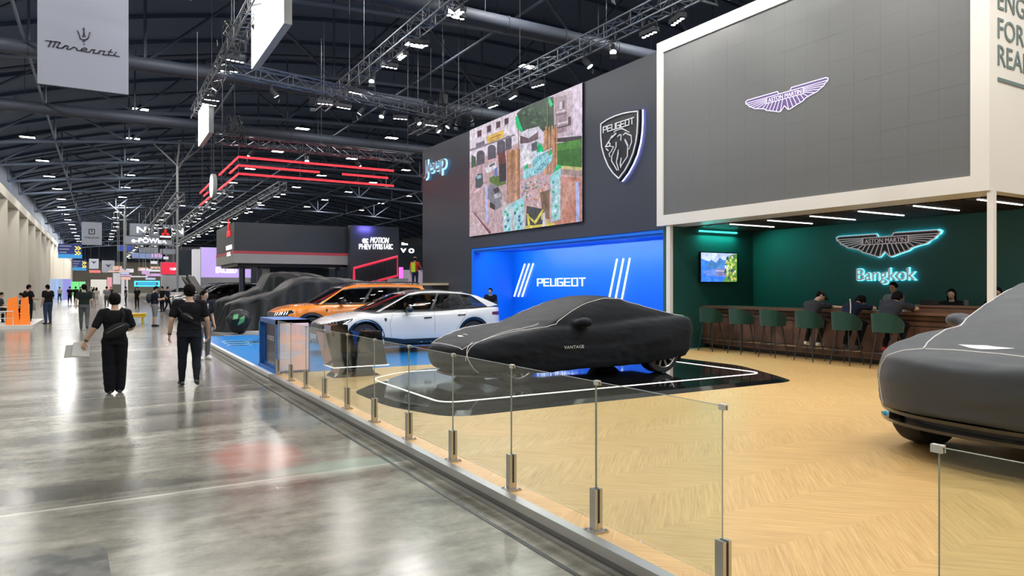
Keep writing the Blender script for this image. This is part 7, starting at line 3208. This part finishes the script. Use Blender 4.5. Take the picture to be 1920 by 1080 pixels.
for x, y, rz, sh_, lab, hs_ in seated:
    person(lab, (x + math.sin(rz) * -.0, y, .16), rz, 1.66, SIT, MATS[sh_], vox=.026, hairstyle=hs_, shoes=white_shoes if y < 35.3 else None)
person('person in black standing with a white cap at the seating counter', (-4.6, 35.6, .16), -.6, 1.68, dict(rwr=(.1, .35, 1.05), rel=(.24, .12, 1.12)), MATS['black_cloth'], vox=.026, hat=mat('white_cap', (.8, .8, .8), .6))
person('person at the far left edge standing with arm raised to the table', (-5.35, 34.6, .16), .4, 1.6, dict(rwr=(.1, .4, .95), rel=(.24, .18, 1.08)), P('plum_cloth', (.07, .03, .04)), vox=.026, hairstyle='bun')

# --- at the bar
def seat_pose(**k):
    d = dict(hip=(0, -.02, .90), lhip=(-.1, -.02, .88), rhip=(.1, -.02, .88), lknee=(-.14, .36, .82), rknee=(.14, .36, .82), lank=(-.12, .12, .42), rank=(.10, .20, .40), ltoe=(-.13, .24, .33), rtoe=(.11, .33, .33),
             chest=(0, .15, 1.12), neck=(0, .31, 1.22), head=(0, .44, 1.27), lsh=(-.175, .25, 1.17), rsh=(.175, .25, 1.17), lel=(-.30, .46, 1.14), rel=(.30, .46, 1.14), lwr=(-.10, .60, 1.13), rwr=(.12, .62, 1.13), face=(0, .6, -.8))
    d.update(k)
    return d


def exc(r, J, M):
    mb = MB()
    pts = [V(-.06, .20, 1.32), V(.02, .10, 1.29), V(.09, .02, 1.18), V(.14, -.06, 1.02)]
    mb.ribbon(pts, .022, V(.1, -1, .6), .006)
    mb.build('shoulder_strap', light_cloth, r)
person('person in charcoal tee, black cap and white shoes slumped on the bar', (12.84, 9.37, ZD), -PI / 2 + .12, 1.70, seat_pose(head=(.04, .40, 1.37), neck=(0, .27, 1.25), face=(.6, .8, -.25), lsh=(-.17, .20, 1.20), rsh=(.17, .24, 1.18), lwr=(-.06, .48, 1.28), lel=(-.32, .42, 1.15), rwr=(.46, .62, 1.13), rel=(.26, .52, 1.14)),
       char_cloth, P('bar_trousers', (.02, .022, .025)), white_shoes, vox=.014, hat=mat('black_cap', (.015, .015, .016), .6))
person('person in navy top with a white shoulder strap bent over the bar', (12.84, 8.52, ZD), -PI / 2 - .05, 1.70, seat_pose(), navy, None, grey_shoes, vox=.014, extra=exc, hairstyle='full')
person('person in black seated at the bar before the woman with a phone', (12.84, 7.68, ZD), -PI / 2, 1.72, seat_pose(chest=(0, .10, 1.13), neck=(0, .24, 1.25), head=(0, .33, 1.33), lsh=(-.18, .19, 1.21), rsh=(.18, .19, 1.21), face=(0, .8, -.5)),
       P('slate_top', (.03, .034, .045)), None, P('red_shoes', (.4, .04, .05)), vox=.014, hairstyle='full', build=1.1)


def phone_at(p, yaw, lab):
    mb = MB()
    mb.box((-.037, -.004, -.075), (.037, .004, .075))
    o = mb.build('phone', black_plastic)
    o.location = p
    o.rotation_euler = (.3, 0, yaw)
    tag(o, lab, 'phone')


person('woman in grey top behind the bar looking at a phone', (14.55, 8.55, ZD), PI / 2 - .1, 1.66, dict(lel=(-.26, .10, 1.12), lwr=(-.10, .34, 1.22), rel=(.25, .1, 1.12), rwr=(.04, .32, 1.17), face=(0, 1, -.35)), grey_cloth, vox=.015, hairstyle='bun', sleeve=1.8, female=True)
phone_at(V(14.13, 8.58, ZD + 1.22), PI / 2, 'black phone held up by the woman in grey behind the bar')
person('woman in black hood behind the laptop at the bar', (14.42, 7.32, ZD), PI / 2 + .25, 1.52, dict(lel=(-.25, .12, 1.12), lwr=(-.16, .34, 1.2), rel=(.25, .12, 1.12), rwr=(.14, .34, 1.2)), mat('black_cloth'), vox=.015, hairstyle='long', sleeve=1.9, female=True)
person('person in black behind the bar, mostly hidden by the white post, holding a phone', (14.45, 6.52, ZD), PI / 2 + .15, 1.55, dict(lel=(-.2, .15, 1.2), lwr=(-.02, .42, 1.26), rel=(.3, .1, 1.15), rwr=(.28, .42, 1.22)), mat('black_cloth'), vox=.016, hairstyle='short', sleeve=1.8)
phone_at(V(14.02, 6.86, ZD + 1.24), PI / 2 + .4, 'black phone held by the person beside the white post')

# --- workers behind the cars
hv = P('hi_vis_orange', (.85, .08, .03), .6)
def exh(r, J, M):
    mb = MB()
    mb.box((-.17, -.155, .92), (.05, -.135, 1.40))
    mb.build('lime_panel', mat('hi_vis_lime', (.62, .85, .05), .6, emit=(.5, .8, .05), estr=.12), r)
p = at(778, 500, Y=30.9)
o = bpy.data.objects.get('work_platform')
person('worker in orange and lime vest and blue jeans standing high behind the cars', (p.x, 30.9, 1.56), -.6, 1.58, dict(rel=(.30, .0, 1.15), rwr=(.3, .2, 1.0)), hv, blue_jeans, vox=.022, hat=mat('tan_helmet', (.5, .3, .14), .5), extra=exh, shoes=P('boots', (.2, .12, .08)))
p = at(713, 530, Y=31.0)
person('worker in a blue cap and pale top bending behind the orange suv roof', (p.x, 31.0, .68), 2.2, 1.5, dict(chest=(0, .12, 1.18), neck=(0, .22, 1.32), head=(0, .32, 1.42), lsh=(-.17, .2, 1.28), rsh=(.17, .2, 1.28), lel=(-.2, .3, 1.05), rel=(.2, .3, 1.05), lwr=(-.1, .42, .9), rwr=(.1, .42, .9)), P('tan_top', (.4, .24, .12)), vox=.022, hat=mat('blue_cap', (.05, .1, .3), .6))
mb = MB()
mb.box((p.x - .6, 30.6, ZD), (p.x + .7, 31.5, .68))
tag(mb.build('step_platform', mat('grey_cabinet')), 'low platform under the bending worker behind the orange suv', 'platform')
p = at(920, 560, X=11.7)
st = copy_tree(stool0, (11.7, p.y, ZD), 2.4, 'green stool hidden behind the white crossover tail')
st['group'] = 'stool behind the white crossover'
person('dark haired person seated behind the tail of the white crossover', (11.7, p.y, ZD), 2.4, 1.6, seat_pose(chest=(0, .02, 1.2), neck=(0, .02, 1.36), head=(0, .05, 1.5), lsh=(-.18, 0, 1.32), rsh=(.18, 0, 1.32), face=(0, 1, -.1), lwr=(-.12, .3, .98), rwr=(.12, .3, .98), lel=(-.22, .1, 1.06), rel=(.22, .1, 1.06)), mat('black_cloth'), vox=.022)

bpy.data.scenes.remove(WORK)
